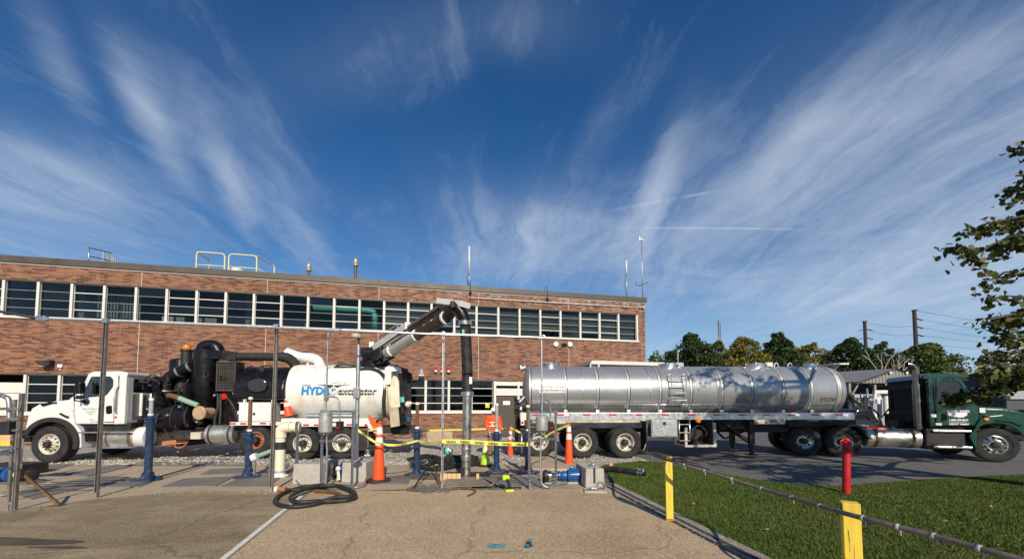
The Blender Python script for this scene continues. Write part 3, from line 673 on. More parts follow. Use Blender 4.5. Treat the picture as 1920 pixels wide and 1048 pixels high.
# teal process pipes behind the upper windows
tp = MB()
q = [B.loc(588, 577, .5), B.loc(690, 582, .5), B.loc(703, 590, .5), B.loc(703, 618, .5)]
pp = [(a, .5, z) for a, z in q]; pp = [pp[0], pp[1], (pp[2][0]-.06, .5, pp[1][2]-.06), (pp[2][0], .5, pp[2][2]-.1), pp[3]]
tp.tube(pp, .15, 14); o = tp.build('process_pipe', m_tealpipe); o.location = (BR.x, BR.y, 0); o.rotation_euler = (0, 0, BA)
tag(o, 'teal green process pipe with an elbow seen through the upper windows', 'pipe')
a = B.loc(575, 606, 1.2); o = MB().cyl((a[0], 1.2, 4.2), (a[0], 1.2, a[1]), .09).build('process_pipe', m_tealpipe); o.location = (BR.x, BR.y, 0); o.rotation_euler = (0, 0, BA)
tag(o, 'short upright teal pipe end at the bottom of an upper window', 'pipe')
m_reflgrey = M('cloud_reflection_grey', (.12, .125, .12), .8, var=.25, scale=.8)  # added grey panels behind the glass, standing in for reflected clouds
for k in range(12):
    xx = B0-BW*(k+1); MB().box((xx+.07, .24, US+(0, .0, .28, 0, .5, 0, 0, .12, 0, .35, 0, 0)[k]), (xx+BW-.07, .25, UH-.08)).build('reflection_panel', m_reflgrey, bld)
e = empty('emergency_light', B.o, BA, 'white twin-lens emergency light standing inside an upper window', 'lamp')
a = B.loc(855, 626, .3); mb = MB(); mb.box((a[0]-.24, .25, a[1]-.12), (a[0]+.24, .4, a[1]+.12)); mb.build('housing', m_white, e, bevel=.02)
for s in (-.12, .12): MB().cyl((a[0]+s, .25, a[1]), (a[0]+s, .22, a[1]), .06).build('lens', m_frame, e)

# roof-top fittings
RZ = 8.4
def roof(px, py, ly): x, z = B.loc(px, py, ly); return Vector((x, ly, z))
def roofroot(name, px, ly, label, cat, group=None):
    x, z = B.loc(px, 540, ly); return empty(name, B.o+Vector((x*B.c-ly*B.s, x*B.s+ly*B.c, RZ)), BA, label, cat, group), x
for n_, (xa, xb, yt, lb) in enumerate(((369, 422, 472, 'cream guard rail hoop on the roof, left of the hatch'), (429.5, 482, 476, 'cream guard rail hoop on the roof, right of the gap, with a side return'))):
    LY = 1.2
    a, za = B.loc(xa, yt, LY); b_, _ = B.loc(xb, yt, LY); xc, zc = a, za
    e = empty('guard_rail', B.o+Vector((a*B.c-LY*B.s, a*B.s+LY*B.c, RZ)), BA, lb, 'railing', 'roof guard rails')
    w = b_-a; h = za-RZ
    MB().tube([(0, 0, 0), (0, 0, h-.15), (.05, 0, h-.04), (.15, 0, h), (w-.15, 0, h), (w-.05, 0, h-.04), (w, 0, h-.15), (w, 0, 0)], .03, 8).build('hoop', m_yellowrail, e)
    MB().cyl((0, 0, h*.45), (w, 0, h*.45), .025, seg=8).build('mid_rail', m_yellowrail, e)
    if n_ == 0:
        MB().tube([(0, .04, h), (.03, 1.1, h), (.03, 1.15, h-.1), (.03, 1.15, 0)], .03, 8).build('side_return', m_yellowrail, e)
    else:
        MB().tube([(w, .04, h), (w+.35, 1.2, h), (w+.42, 1.3, h-.12), (w+.42, 1.3, 0)], .03, 8).build('side_return', m_yellowrail, e)
        MB().cyl((w, 0, h*.45), (w+.42, 1.3, h*.45), .025, seg=8).build('side_rail', m_yellowrail, e)
e, x = roofroot('roof_ventilator', 442, 1.8, 'squat white mushroom ventilator behind the roof guard rails', 'vent')
MB().lathe([(.28, 0), (.28, .35), (.38, .36), (.38, .55), (.22, .68), (0, .72)], (0, 0, 0)).build('cowl', m_white, e)
for px, yt, lb in ((578, 494, 'short brown roof vent pipe with a round globe cap'), (666, 485, 'taller brown roof vent pipe with a round globe cap')):
    e, x = roofroot('vent_pipe', px, 1.0, lb, 'vent', 'globe capped roof vents')
    zt = roof(px, yt, 1.0).z-RZ
    MB().cyl((0, 0, 0), (0, 0, zt-.3), .075, seg=12).build('pipe', m_brownpipe, e)
    MB().lathe([(.10, zt-.42), (.14, zt-.40), (.14, zt-.33), (.11, zt-.32), (.13, zt-.25), (.135, zt-.12), (.09, zt-.02), (0, zt)], seg=14).build('globe_cap', M('vent_globe', (.42, .36, .31), .4, .3), e)
e, x = roofroot('roof_ladder', 163, .9, 'galvanised ladder guard frame at the left end of the roof', 'ladder')
MB().cyl((0, 0, 0), (0, 0, .95), .03, seg=8).build('post', m_galv, e)
for z in (.92, .52, .22): MB().beam((0, 0, z), (.62, .5, z-.03), .04, .04).build('rail', m_frame, e)
MB().box((.36, .28, 0), (.41, .33, .88)).build('post', m_galv, e); MB().box((.62, .48, 0), (.66, .52, .7)).build('post', m_galv, e)
mb = MB()
for k in range(6): mb.box((.42+.06*k, .34+.04*k, .28), (.45+.06*k, .38+.04*k, .80))
for z in (.3, .55, .8): mb.beam((.40, .3, z), (.82, .6, z), .03, .03)
mb.build('cage', m_galv, e)
def antenna(px, y0, y1, ymid, ly, label, whip=.05):
    e, x = roofroot('antenna', px, ly, label, 'antenna', None)
    zt = roof(px, y1, ly).z-RZ; zm = roof(px, ymid, ly).z-RZ
    MB().cyl((0, 0, 0), (0, 0, zm), .022, seg=8).build('mast', m_galv, e)
    MB().cyl((0, 0, zm-.1), (0, 0, zt), whip, whip*.9, seg=10).build('radome', m_white, e)
    MB().tube([(-.02, 0, .1), (-.12, 0, .4), (-.1, 0, zm-.2), (0, 0, zm-.05)], .012, 6).build('cable', m_blackflat, e)
    return e
antenna(879.5, 540, 462, 510, .15, 'tall white whip antenna on the roof edge above the boom')
antenna(1175, 555, 489, 513, .35, 'white stick antenna near the right corner of the roof')
e, x = roofroot('weather_station', 1204.5, .3, 'weather station mast with wind vane at the right roof corner', 'weather station')
zt = roof(1204.5, 452, .3).z-RZ
MB().cyl((0, 0, -.3), (0, 0, zt), .022, seg=8).build('mast', m_galv, e)
MB().box((-.20, -.03, zt-.02), (-.10, .03, zt+.24)).sphere((-.03, 0, zt+.09), .1, sc=(1.5, .7, .7)).cyl((.08, 0, zt+.05), (.2, 0, zt), .04).build('wind_vane', m_white, e)
zc = roof(1204.5, 535, .3).z-RZ
MB().tube([(-.48, 0, zc+.18), (-.42, 0, zc), (-.2, 0, zc-.05), (.15, 0, zc+.1), (.36, 0, zc+.16), (.40, 0, zc+.26)], .02, 6).build('cross_arm', m_frame, e)
for px, yt, yb_, lb in ((882, 523, 562, 'thin black lightning rod clipped to the roof edge above the boom'), (1027, 537, 573, 'thin black looped lightning rod clipped to the middle of the roof edge')):
    x, z0 = B.loc(px, yb_, -.14); _, z1 = B.loc(px, yt, -.14)
    e = empty('lightning_rod', B.o+Vector((x*B.c+.14*B.s, x*B.s-.14*B.c, z0)), BA, lb, 'rod', 'lightning rods on the roof edge')
    MB().tube([(0, 0, 0), (0, 0, z1-z0-.12), (-.05, 0, z1-z0), (-.14, 0, z1-z0-.06), (-.2, .1, z1-z0-.5), (-.2, .3, z1-z0-.6)], .016, 6).build('rod', m_frame, e)
    MB().box((-.08, -.02, .38), (.08, .14, .43)).build('clip', m_frame, e)
# ---------------------------------------------------------------- vehicle helpers
def panel(mb, outer, holes, y0, y1):            # flat plate in the xz plane with openings, y0..y1 thick
    bm = bmesh.new(); edges = []
    for lp in [outer]+list(holes):
        vs = [bm.verts.new((p[0], y0, p[1])) for p in lp]
        edges += [bm.edges.new((vs[i], vs[(i+1) % len(vs)])) for i in range(len(vs))]
    bmesh.ops.triangle_fill(bm, use_beauty=True, use_dissolve=False, edges=edges)
    r = bmesh.ops.extrude_face_region(bm, geom=bm.faces[:])
    bmesh.ops.translate(bm, verts=[v for v in r['geom'] if isinstance(v, bmesh.types.BMVert)], vec=(0, y1-y0, 0))
    tmp = bpy.data.meshes.new('tmp'); bm.to_mesh(tmp); bm.free(); tmp.transform(mb.T); mb.bm.from_mesh(tmp); bpy.data.meshes.remove(tmp)
def round_poly(poly, r, n=4):                   # rounded corners
    out = []; N = len(poly)
    for i in range(N):
        a, b, c = Vector(poly[i-1]), Vector(poly[i]), Vector(poly[(i+1) % N])
        u, v = (a-b), (c-b); rr = min(r, u.length*.45, v.length*.45)
        p, q = b+u.normalized()*rr, b+v.normalized()*rr
        for k in range(n+1):
            t = k/n; out.append(tuple((1-t)**2*p+2*t*(1-t)*b+t*t*q))
    return out
_wheels = {}
def make_wheel(parent, loc, R, style, w=.28, rim=None, dual=False, rot=0.0, mirror=False):
    key = (round(R, 2), style, dual)
    root = bpy.data.objects.new('wheel', None); COL.objects.link(root); root.parent = parent; root.location = loc
    root.rotation_euler = (0, 0, rot+(pi if mirror else 0)); root.empty_display_size = .1
    if key in _wheels:
        for o in _wheels[key]: share(o, root)
        return root
    S = MB(); r0 = R*.565
    def tyre(y):
        pr = [(r0-.02, y+.05), (r0, y+.012), (r0+.03, y), (r0+.07, y+.004), (r0+.075, y-.004), (R-.13, y-.012), (R-.125, y-.006), (R-.06, y+.0), (R-.055, y-.004), (R-.03, y+.004), (R-.008, y+.03), (R, y+.06)]
        pr += [(R, y+w*.5-.04), (R-.012, y+w*.5-.035), (R-.012, y+w*.5-.025), (R, y+w*.5-.02)]
        pr += [(a, 2*y+w-b) for a, b in pr[::-1]]
        S.lathe(pr, (0, 0, 0), (0, 1, 0), 48)
        for k in range(48):                      # tread blocks on the shoulder
            a = 2*pi*k/48; c, s = cos(a), sin(a)
            S.T = Matrix.Rotation(-a, 4, 'Y')
            S.box((R-.012, y+.012, -.022), (R+.006, y+.065, .022)); S.T = Matrix.Identity(4)
    tyre(0)
    if dual: tyre(w+.06)
    t = S.build('tyre', m_tyre, root, recalc=True)
    Q = MB()
    if style == 'steer':
        Q.lathe([(r0+.005, .01), (r0-.01, -.01), (r0-.03, .01), (r0-.055, .07), (r0-.085, .085), (.19, .035), (.165, -.02), (.155, -.025), (.11, -.025), (.0, -.025)], (0, 0, 0), (0, 1, 0), 40)
    else:
        Q.lathe([(r0+.005, .01), (r0-.01, -.008), (r0-.03, .01), (r0-.045, .10), (r0-.06, .16), (.20, .17), (.165, .14), (.15, .14), (.0, .14)], (0, 0, 0), (0, 1, 0), 40)
    rm = Q.build('rim', rim or m_rim, root)
    hb = MB(); yf = -.025 if style == 'steer' else .14
    dz = -.05 if style == 'steer' else -.02
    hb.lathe([(.105, yf), (.10, dz-.02), (.085, dz-.05), (.05, dz-.06), (0, dz-.06)], (0, 0, 0), (0, 1, 0), 20)
    for k in range(10):
        a = 2*pi*k/10; hb.cyl((.137*cos(a), yf, .137*sin(a)), (.137*cos(a), yf-.045, .137*sin(a)), .017, seg=6)
    h = hb.build('hub', m_frame, root)
    hh = MB(); nh = 10 if style == 'steer' else 5
    for k in range(nh):
        a = 2*pi*(k+.5)/nh; rr = .205 if style == 'steer' else .218
        yy = .048 if style == 'steer' else .168
        hh.cyl((rr*cos(a), yy-.014, rr*sin(a)), (rr*cos(a), yy+.03, rr*sin(a)), .024 if style == 'steer' else .033, seg=10)
    hh.build('hand_hole', m_blackflat, root)['kind'] = 'stuff'
    _wheels[key] = list(root.children)
    return root
def drum(mb, x0, x1, y, z, r, dome=.08, seg=32, ends=True):     # horizontal tank along x with slightly domed ends
    pr = []
    if ends: pr += [(0, -dome), (r*.5, -dome*.8), (r*.85, -dome*.35), (r*.97, -.01)]
    pr += [(r, 0), (r, x1-x0)]
    if ends: pr += [(r*.97, x1-x0+.01), (r*.85, x1-x0+dome*.35), (r*.5, x1-x0+dome*.8), (0, x1-x0+dome)]
    mb.lathe(pr, (x0, y, z), (1, 0, 0), seg); return mb
def strap(mb, x, y, z, r, w=.06, t=.012, seg=32):
    mb.lathe([(r, 0), (r+t, 0), (r+t, w), (r, w)], (x, y, z), (1, 0, 0), seg); return mb

# ---------------------------------------------------------------- vacuum truck
V = Fr((-5.9, 13.06), RAD(5.3))
vt = empty('vacuum_truck', (V.o.x, V.o.y, 0), V.a, 'white and black vacuum excavation truck with raised boom parked before the brick wall', 'truck')
def vp(px, py, ly=0.0): x, z = V.loc(px, py, ly); return Vector((x, ly, z))
def vpl(lst, ly): return V.pts(lst, ly)
W = 2.5
# wheels
fw = vp(92, 834); make_wheel(vt, (fw.x, 0.0, .555), .555, 'steer', .40, rot=RAD(-4))
make_wheel(vt, (fw.x, W, .555), .555, 'steer', .40, mirror=True)
for px, lift, rim in ((474, .13, m_rust), (566, 0, m_rim), (640, 0, m_rim)):
    x = vp(px, 830).x
    R_ = .49 if lift else .515
    if lift: make_wheel(vt, (x, .12, R_+lift), R_, 'lift', .28, rim)
    else: make_wheel(vt, (x, .02, R_), R_, 'drive', .27, rim, dual=True)
    make_wheel(vt, (x, W-.02, R_+lift), R_, 'lift' if lift else 'drive', .28, rim, mirror=True, dual=not lift)
xr0, xr1 = vp(150, 800).x, vp(742, 800).x
mb = MB()
for y in (.75, 1.6): mb.box((xr0-1.4, y, .78), (xr1-.2, y+.15, 1.02))
for k in range(9): mb.box((xr0-1+k*1.12, .9, .80), (xr0-.85+k*1.12, 1.6, 1.0))
for px in (92, 474, 566, 640): x = vp(px, 830).x; mb.cyl((x, .2, .52), (x, W-.2, .52), .09).sphere((x, 1.25, .52), .22)
mb.cyl((xr0-.4, 1.25, .74), (vp(640, 830).x, 1.25, .6), .06)
mb.box((vp(245, 800).x, .7, .42), (vp(330, 800).x, 1.9, .8)); mb.box((vp(585, 800).x, .6, .35), (vp(628, 800).x, 1.9, .75))
mb.build('chassis_frame', m_frame, vt, bevel=.01)
# cab
y0, y1 = .10, 2.40
win = round_poly(vpl([(152.7, 746), (158, 733), (171, 706), (207, 705.5), (212.5, 712), (212, 725), (199, 741.5)], y0), .04)
side = vpl([(131, 747), (150, 735), (166, 701), (180, 697.5), (216, 696), (221, 700), (221, 795), (138, 795), (138, 780), (128, 760)], y0)
mb = MB()
panel(mb, side, [win], y0, y0+.05); cs = mb.build('cab_side', m_truckwhite, vt, bevel=.008)
mb = MB(); panel(mb, side, [win], y1-.05, y1); mb.build('cab_side', m_truckwhite, vt, bevel=.008)
xb = vp(235, 740, y0).x; xs = vp(221, 740, y0).x; zc0 = vp(221, 795, y0).z; zc1 = vp(216, 696, y0).z
xw = vp(166, 701, y0).x
mb = MB()
mb.prism(round_poly([(xw-.05, zc1-.10), (xw+.12, zc1-.01), (xs, zc1+.01), (xb+.02, zc1-.03), (xb+.02, zc1-.14), (xw, zc1-.14)], .05), y0+.02, y1-.02, 'y')
mb.build('cab_roof', m_truckwhite, vt, bevel=.03)
for yy in (y0+.01, y1-.09): MB().box((xs, yy, zc0), (xb, yy+.08, zc1-.12)).build('cab_corner', m_truckwhite, vt, bevel=.03)
mb = MB()
wz0, wz1 = vp(240, 735, y0).z, vp(240, 708, y0).z
panel(mb, [(y0+.09, zc0), (y1-.09, zc0), (y1-.09, zc1-.12), (y0+.09, zc1-.12)], [round_poly([(y0+.28, wz0), (y1-.28, wz0), (y1-.28, wz1), (y0+.28, wz1)], .08)], 0, .05)
o = mb.build('cab_back', m_truckwhite, vt); o.rotation_euler = (0, 0, pi/2); o.location = (xb, 0, 0)
MB().box((xb+.052, .25, zc0+.12), (xb+.09, 1.5, wz0-.06)).build('rear_tray', m_greytext, vt, bevel=.01)
for yy in (.55, .95): MB().cyl((xb+.13, yy, zc0+.25), (xb+.13, yy, wz0-.02), .045, seg=12).build('white_stack', m_white, vt)
MB().box((xb-.03, y0+.27, wz0-.01), (xb-.025, y1-.27, wz1+.01)).build('rear_window', m_cabglass, vt)
MB().prism(vpl([(152, 747), (157, 733), (170.5, 705), (207.5, 704.5), (213.5, 711.5), (213, 726), (199.5, 742.5)], y0+.02), y0+.02, y0+.026, 'y').build('side_window', m_cabglass, vt)
MB().prism(vpl([(131, 746), (150, 734), (165, 702), (166.5, 702), (151.5, 735), (133, 747)], y0+.06), y0+.06, y1-.06, 'y').build('windscreen', m_cabglass, vt)
mb = MB(); mb.box((vp(141, 790, y0).x, y0+.05, zc0+.02), (xb-.04, y1-.05, zc0+.08)); x = vp(160, 750, y0).x
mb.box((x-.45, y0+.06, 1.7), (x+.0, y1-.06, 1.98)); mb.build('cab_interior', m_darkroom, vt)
for yy in (.45, 1.6):
    x = vp(196, 750, y0).x; MB().box((x-.1, yy, 1.35), (x+.42, yy+.5, 1.6)).box((x+.32, yy, 1.5), (x+.5, yy+.5, 2.25)).build('seat', m_greyplastic, vt, bevel=.05)
x = vp(176, 735, .6).x
st = MB(); st.tube([(x+.02*0+.06*sin(a), 1.75+.22*cos(a), 1.98+.22*sin(a)) for a in np.linspace(0, 2*pi, 22)], .016, 8, caps=False); st.build('steering_wheel', m_black, vt)
dl = MB()                                        # door seams and trim set on the side panel
P = lambda l: [vp(a, b, y0-.004) for a, b in l]
dl.tube(P([(139, 749), (139, 790), (139.5, 794.5)]), .010, 6); dl.tube(P([(213.5, 745), (213.5, 795)]), .010, 6); dl.tube(P([(139.5, 794), (213, 794.5)]), .01, 6)
dl.build('door_seam', m_greytext, vt)
MB().prism(round_poly(vpl([(199, 761), (210, 759.5), (210.5, 775), (199.5, 776)], y0), .05), y0-.012, y0+.0, 'y').build('door_handle', m_black, vt)
MB().tube([vp(222, 722, y0-.03), vp(217, 730, y0-.06), vp(216, 770, y0-.06), vp(218, 775, y0-.02)], .022, 8).build('grab_handle', m_galv, vt)
MB().box((vp(215, 784, y0).x, y0-.006, vp(215, 784, y0).z), (vp(219, 780, y0).x, y0-.001, vp(219, 780, y0).z)).build('red_sticker', m_redlens, vt)
mb = MB(); a = vp(196, 791, y0); mb.box((a.x, y0-.008, a.z-.012), (a.x+.28, y0, a.z+.012)); mb.build('black_trim', m_black, vt)
for s, px, py, sz, mt in (('PROTECTED CARE', 155, 768.5, .085, m_greentext), ('Environmental', 160.5, 773.0, .058, m_greentext), ('services', 165, 777, .05, m_greentext), ('UNIT 72', 168, 787.5, .05, m_greytext), ('USDOT 134607', 169, 791.5, .045, m_greytext)):
    a = vp(px, py, y0-.002); text(s, sz, mt, vt, (a.x, y0-.002, a.z), (pi/2, 0, 0), sx=.78)
# mirrors
mb = MB(); a, b = vp(142, 716, -.2), vp(152, 738, -.2); mb.box((a.x, -.24, b.z), (b.x, -.05, a.z)); mb.build('mirror', m_black, vt, bevel=.04)
mb = MB(); a, b = vp(143, 741, -.2), vp(151, 748, -.2); mb.box((a.x, -.24, b.z), (b.x, -.05, a.z)); mb.build('mirror', m_black, vt, bevel=.03)
MB().tube([vp(140, 752, -.15), vp(139, 740, -.15), vp(143, 714, -.15), vp(155, 706, .1)], .02, 6).tube([vp(140, 750, -.15), vp(157, 754, .1)], .02, 6).build('mirror_arm', m_black, vt)
mb = MB(); a = vp(157, 752, y0); mb.prism(vpl([(151, 749), (163, 749.5), (163, 754), (158, 758), (152, 754)], y0-.1), y0-.1, y0, 'y'); mb.build('look_down_mirror', m_black, vt, bevel=.02)
# hood and fenders
hy0, hy1 = .36, 2.14
hp = vpl([(135, 748), (100, 752), (72, 757), (58, 765), (51, 778), (46, 800), (44, 818), (60, 818), (70, 790), (110, 784), (140, 784)], hy0)
mb = MB(); mb.prism(hp, hy0, hy1, 'y'); mb.build('hood', m_truckwhite, vt, bevel=.07, seg=3)
fx, fz = fw.x, .60
def fender(yy0, yy1):
    mb = MB()
    o_ = arc(fx+.02, fz, .86, RAD(172), RAD(8), 18); i_ = arc(fx+.02, fz, .70, RAD(8), RAD(172), 18)
    z_top = vp(100, 770, yy0).z
    outer = vpl([(60, 778), (75, 764), (100, 757), (126, 760), (136, 772), (140, 795), (152, 808), (152, 838), (147, 839)], yy0)
    inner = arc(fx+.03, fz-.02, .74, RAD(-6), RAD(165), 16)
    mb.prism(outer+inner, yy0, yy1, 'y'); return mb
fender(.03, .55).build('fender', m_truckwhite, vt, bevel=.03)
mb = MB()
ar = arc(fx+.03, fz-.02, .80, RAD(-14), RAD(160), 20); ai = arc(fx+.03, fz-.02, .66, RAD(160), RAD(-14), 20)
mb.prism(ar+ai, -.045, .42, 'y'); mb.build('fender_flare', m_blackflat, vt, bevel=.02)
MB().prism(vpl([(76, 757.5), (92, 753.5), (107, 753.5), (106, 759), (92, 763), (80, 762)], hy0-.005), hy0-.025, hy0+.02, 'y').build('hood_vent', m_black, vt, bevel=.01)
MB().tube([vp(113, 775, .0), vp(120, 779, -.02), vp(128, 782, .0)], .03, 6).build('hood_latch', m_black, vt)
MB().box((vp(48, 812, .3).x-.12, .2, .62), (vp(48, 812, .3).x+.25, 2.3, .98)).build('bumper', m_black, vt, bevel=.04)
# fuel tank, steps, battery box
mb = MB(); a, b = vp(183, 803, .1), vp(245, 840, .1); zc = (a.z+b.z)/2; r = (a.z-b.z)/2*1.0
drum(mb, a.x, vp(262, 820, .1).x, .12+r, zc, r, .06); mb.build('fuel_tank', m_tanksteel, vt)
mb = MB(); strap(mb, vp(236, 820, .1).x, .12+r, zc, r, .09); strap(mb, vp(195, 820, .1).x, .12+r, zc, r, .05); mb.build('tank_strap', m_brownpipe, vt)
mb = MB(); mb.lathe([(0, 0), (r*1.04, .02), (r*1.06, .06), (r*1.06, .26), (r*1.0, .31), (r*.6, .34), (0, .345)], (vp(246, 820, .1).x, .12+r, zc+.02), (1, 0, 0), 32); mb.build('tank_end_cap', m_truckwhite, vt)
mb = MB()
for py in (810.5, 839.5): a, b = vp(148, py, .05), vp(246, py, .05); mb.box((a.x, .02, a.z-.022), (b.x, .30, a.z+.022))
mb.build('step', m_alu, vt, bevel=.008)
MB().box((vp(159, 820, .2).x, .15, .62), (vp(182, 820, .2).x, .7, 1.06)).build('battery_box', m_black, vt, bevel=.02)
mb = MB(); a = vp(140, 800, .2); mb.box((a.x, .2, .95), (vp(245, 800, .2).x, .7, 1.2)); mb.build('under_cab_panel', m_frame, vt)
# black vacuum gear behind the cab
yc = .75
mb = MB(); a, b = vp(270, 757, .3), vp(340, 807, .3); r = (a.z-b.z)/2; zc = (a.z+b.z)/2; drum(mb, a.x, vp(347, 780, .3).x, .3+r, zc, r, .12, 36); mb.build('silencer_drum', m_black, vt)
mb = MB(); strap(mb, vp(318, 780, .3).x, .3+r, zc, r, .05, .03); strap(mb, vp(345, 780, .3).x, .3+r, zc, r, .05, .03); mb.build('drum_flange', m_frame, vt)
g = [vp(311, 762, yc), vp(311, 722, yc), vp(313, 713, yc), vp(319, 706, yc), vp(330, 700, yc), vp(362, 686, yc)]
MB().tube(spline(g, 5), .17, 20).build('air_pipe', m_black, vt)
mb = MB()
for u in (.18, .85):
    p = g[4].lerp(g[5], u); d = (g[5]-g[4]).normalized(); mb.cyl(p-d*.035, p+d*.035, .185, seg=20)
mb.cyl(vp(311, 733, yc)-Vector((0, 0, .02)), vp(311, 733, yc)+Vector((0, 0, .02)), .26, seg=20)
mb.build('pipe_clamp', m_galv, vt)
xa = vp(384, 700, .8).x; zb, zt = vp(384, 752, .8).z, vp(384, 656, .8).z
mb = MB(); mb.lathe([(.05, zb-.25), (.16, zb-.2), (.20, zb), (.33, zb+.25), (.36, zb+.5), (.36, zt-.32), (.375, zt-.32), (.375, zt-.28), (.36, zt-.28), (.36, zt)], (xa, .85, 0), (0, 0, 1), 28); mb.build('cyclone', m_black, vt)
ptop = spline([(xa-.12, .85, zt-.2), (xa-.12, .85, zt+.04), (xa+.03, .85, zt+.15), (xa+.28, .85, zt+.10), (xa+.42, .85, zt-.12)], 6)
MB().tube(ptop, .20, 20).build('cyclone_elbow', m_black, vt)
mb = MB(); xs_ = vp(406, 690, 1.0).x; mb.box((xs_-.25, .6, vp(406, 674, .8).z), (vp(424, 690, .8).x, 1.1, vp(406, 658, .8).z))
a = vp(424, 666, .8); c = vp(446, 668, .8)
for k in range(1):
    z0, z1 = vp(424, 676, .8).z, vp(424, 657, .8).z; z2, z3 = vp(446, 675, .8).z, vp(446, 661, .8).z
    mb._add([(a.x, .6, z0), (a.x, 1.1, z0), (a.x, 1.1, z1), (a.x, .6, z1), (c.x, .7, z2), (c.x, 1.0, z2), (c.x, 1.0, z3), (c.x, .7, z3)], [(0, 1, 2, 3), (4, 5, 6, 7), (0, 1, 5, 4), (1, 2, 6, 5), (2, 3, 7, 6), (3, 0, 4, 7)])
mb.build('duct_transition', m_black, vt, bevel=.01)
p0, p1 = vp(446, 668.5, .85), vp(530, 669, .85); MB().cyl(p0, p1, .14, seg=20).build('vacuum_pipe', m_blackflat, vt)
MB().tube(spline([p1-Vector((.05, 0, 0)), p1+Vector((.12, .05, -.02)), p1+Vector((.3, .2, -.2)), p1+Vector((.34, .3, -.5))], 5), .17, 14).build('flexible_boot', m_blackflat, vt)
xa2 = vp(341, 690, 1.2).x; z0, z1 = vp(341, 705, 1.2).z, vp(341, 674, 1.2).z
mb = MB(); mb.lathe([(.40, z0-.9), (.40, z1-.08), (.36, z1), (.2, z1+.03), (.0, z1+.03)], (xa2, 1.3, 0), (0, 0, 1), 28); mb.build('filter_canister', m_black, vt)
mb = MB(); x = vp(350, 660, 1.0).x; z0, z1 = vp(350, 674, 1.0).z, vp(350, 655, 1.0).z; mb.cyl((x, 1.0, z0-.3), (x, 1.0, z1), .16, seg=18).lathe([(.16, z1-.08), (.19, z1-.06), (.19, z1-.02), (.16, z1)], (x, 1.0, 0)); mb.build('exhaust_stack', m_frame, vt)
z2 = vp(350, 645, 1.0).z
MB().lathe([(.11, z1), (.115, z2-.09), (.095, z2-.04), (0, z2-.03)], (x, 1.0, 0), (0, 0, 1), 18).build('amber_beacon', m_amber, vt)
# radiator with grille bars
a, b = vp(407, 677, .45), vp(441, 733, .45)
MB().box((a.x, .47, b.z), (b.x, .95, a.z)).build('oil_cooler', m_frame, vt, bevel=.02)
mb = MB()
for i in range(9): u = a.x+(b.x-a.x)*(i+.5)/9; mb.box((u-.008, .44, b.z+.04), (u+.008, .46, a.z-.04))
for i in range(12): u = b.z+(a.z-b.z)*(i+.5)/12; mb.box((a.x+.03, .445, u-.008), (b.x-.03, .465, u+.008))
mb.box((a.x, .43, b.z), (b.x, .47, b.z+.04)); mb.box((a.x, .43, a.z-.04), (b.x, .47, a.z)); mb.box((a.x, .43, b.z), (a.x+.04, .47, a.z)); mb.box((b.x-.04, .43, b.z), (b.x, .47, a.z))
mb.build('cooler_grille', M('grille_dark', (.06, .055, .045), .5), vt)
# black water tank with arched top
a, b = vp(441, 683, .3), vp(534, 748, .3); hw = 1.05; cy = 1.25
prof = [(cy-hw, b.z), (cy+hw, b.z), (cy+hw, b.z+.25)]+[(cy+hw*cos(t), b.z+.25+(a.z-b.z-.25)*sin(t)) for t in np.linspace(.1, pi-.1, 18)]+[(cy-hw, b.z+.25)]
mb = MB(); mb.prism(prof, a.x, b.x, 'x'); mb.build('water_tank', m_black, vt, bevel=.06, seg=3)
mb = MB(); q = vpl([(465, 722), (468, 714), (478, 710), (491, 709), (500, 714), (503, 723), (499, 732), (484, 736), (469, 732)], .17); mb.prism(round_poly(q, .1), .10, .2, 'y'); mb.build('tank_badge_panel', M('gloss_black', (.03, .03, .03), .12), vt, bevel=.03)
mb = MB(); x = vp(498, 684, .8).x; z = a.z-.12
mb.cyl((x, .62, z), (x, .56, z), .09).tube([(x-.6, .7, z+.02), (x-.4, .7, z+.12), (x-.3, .7, z+.02)], .02, 6).tube([(x-.1, .7, z+.1), (x+.15, .7, z+.14), (x+.3, .7, z+.05)], .025, 6); mb.build('tank_fitting', m_frame, vt)
MB().lathe([(.06, 0), (.075, .02), (.075, .13), (0, .16)], (vp(452, 684, .9).x, .9, a.z-.02)).build('marker_lamp', m_amber, vt)
# pumps, hoses and clutter under the gear
mb = MB(); p = vp(373, 774, .25); mb.lathe([(.0, -.02), (.20, -.02), (.225, 0), (.225, .05), (.17, .06), (.17, .5)], p, (.15, 1, 0), 24); mb.build('inlet_cap', M('tan_cap', (.45, .31, .18), .6, dirt=(.25, .18, .12)), vt)
MB().tube(spline([vp(336, 746, .35), vp(350, 752, .3), vp(372, 760, .3)], 5), .085, 12).build('teal_hose', m_palegreen, vt)
MB().tube(spline([vp(316, 741, .4), vp(326, 743, .36), vp(337, 746.5, .35)], 4), .09, 12).build('hose_end', m_brownpipe, vt)
mb = MB()
for pts, r in (([(408, 738), (409, 760), (404, 780), (402, 800)], .045), ([(413, 738), (414, 765), (412, 795)], .04), ([(426, 745), (440, 765), (446, 790)], .03), ([(340, 755), (348, 780), (352, 800)], .02), ([(300, 720), (290, 712), (276, 706), (270, 716)], .025), ([(296, 706), (284, 702), (272, 712), (268, 730)], .02)):
    mb.tube(spline([vp(*q, .4) for q in pts], 4), r, 8)
mb.build('black_hydraulic_hose', m_hose, vt)['kind'] = 'stuff'
mb = MB(); a, b = vp(418, 745, .6), vp(427, 800, .6); mb.box((a.x, .5, b.z), (b.x, .7, a.z)); mb.beam(vp(428, 745, .6), vp(444, 790, .6), .07, .07); mb.beam(vp(352, 752, .9), vp(372, 800, .9), .3, .3)
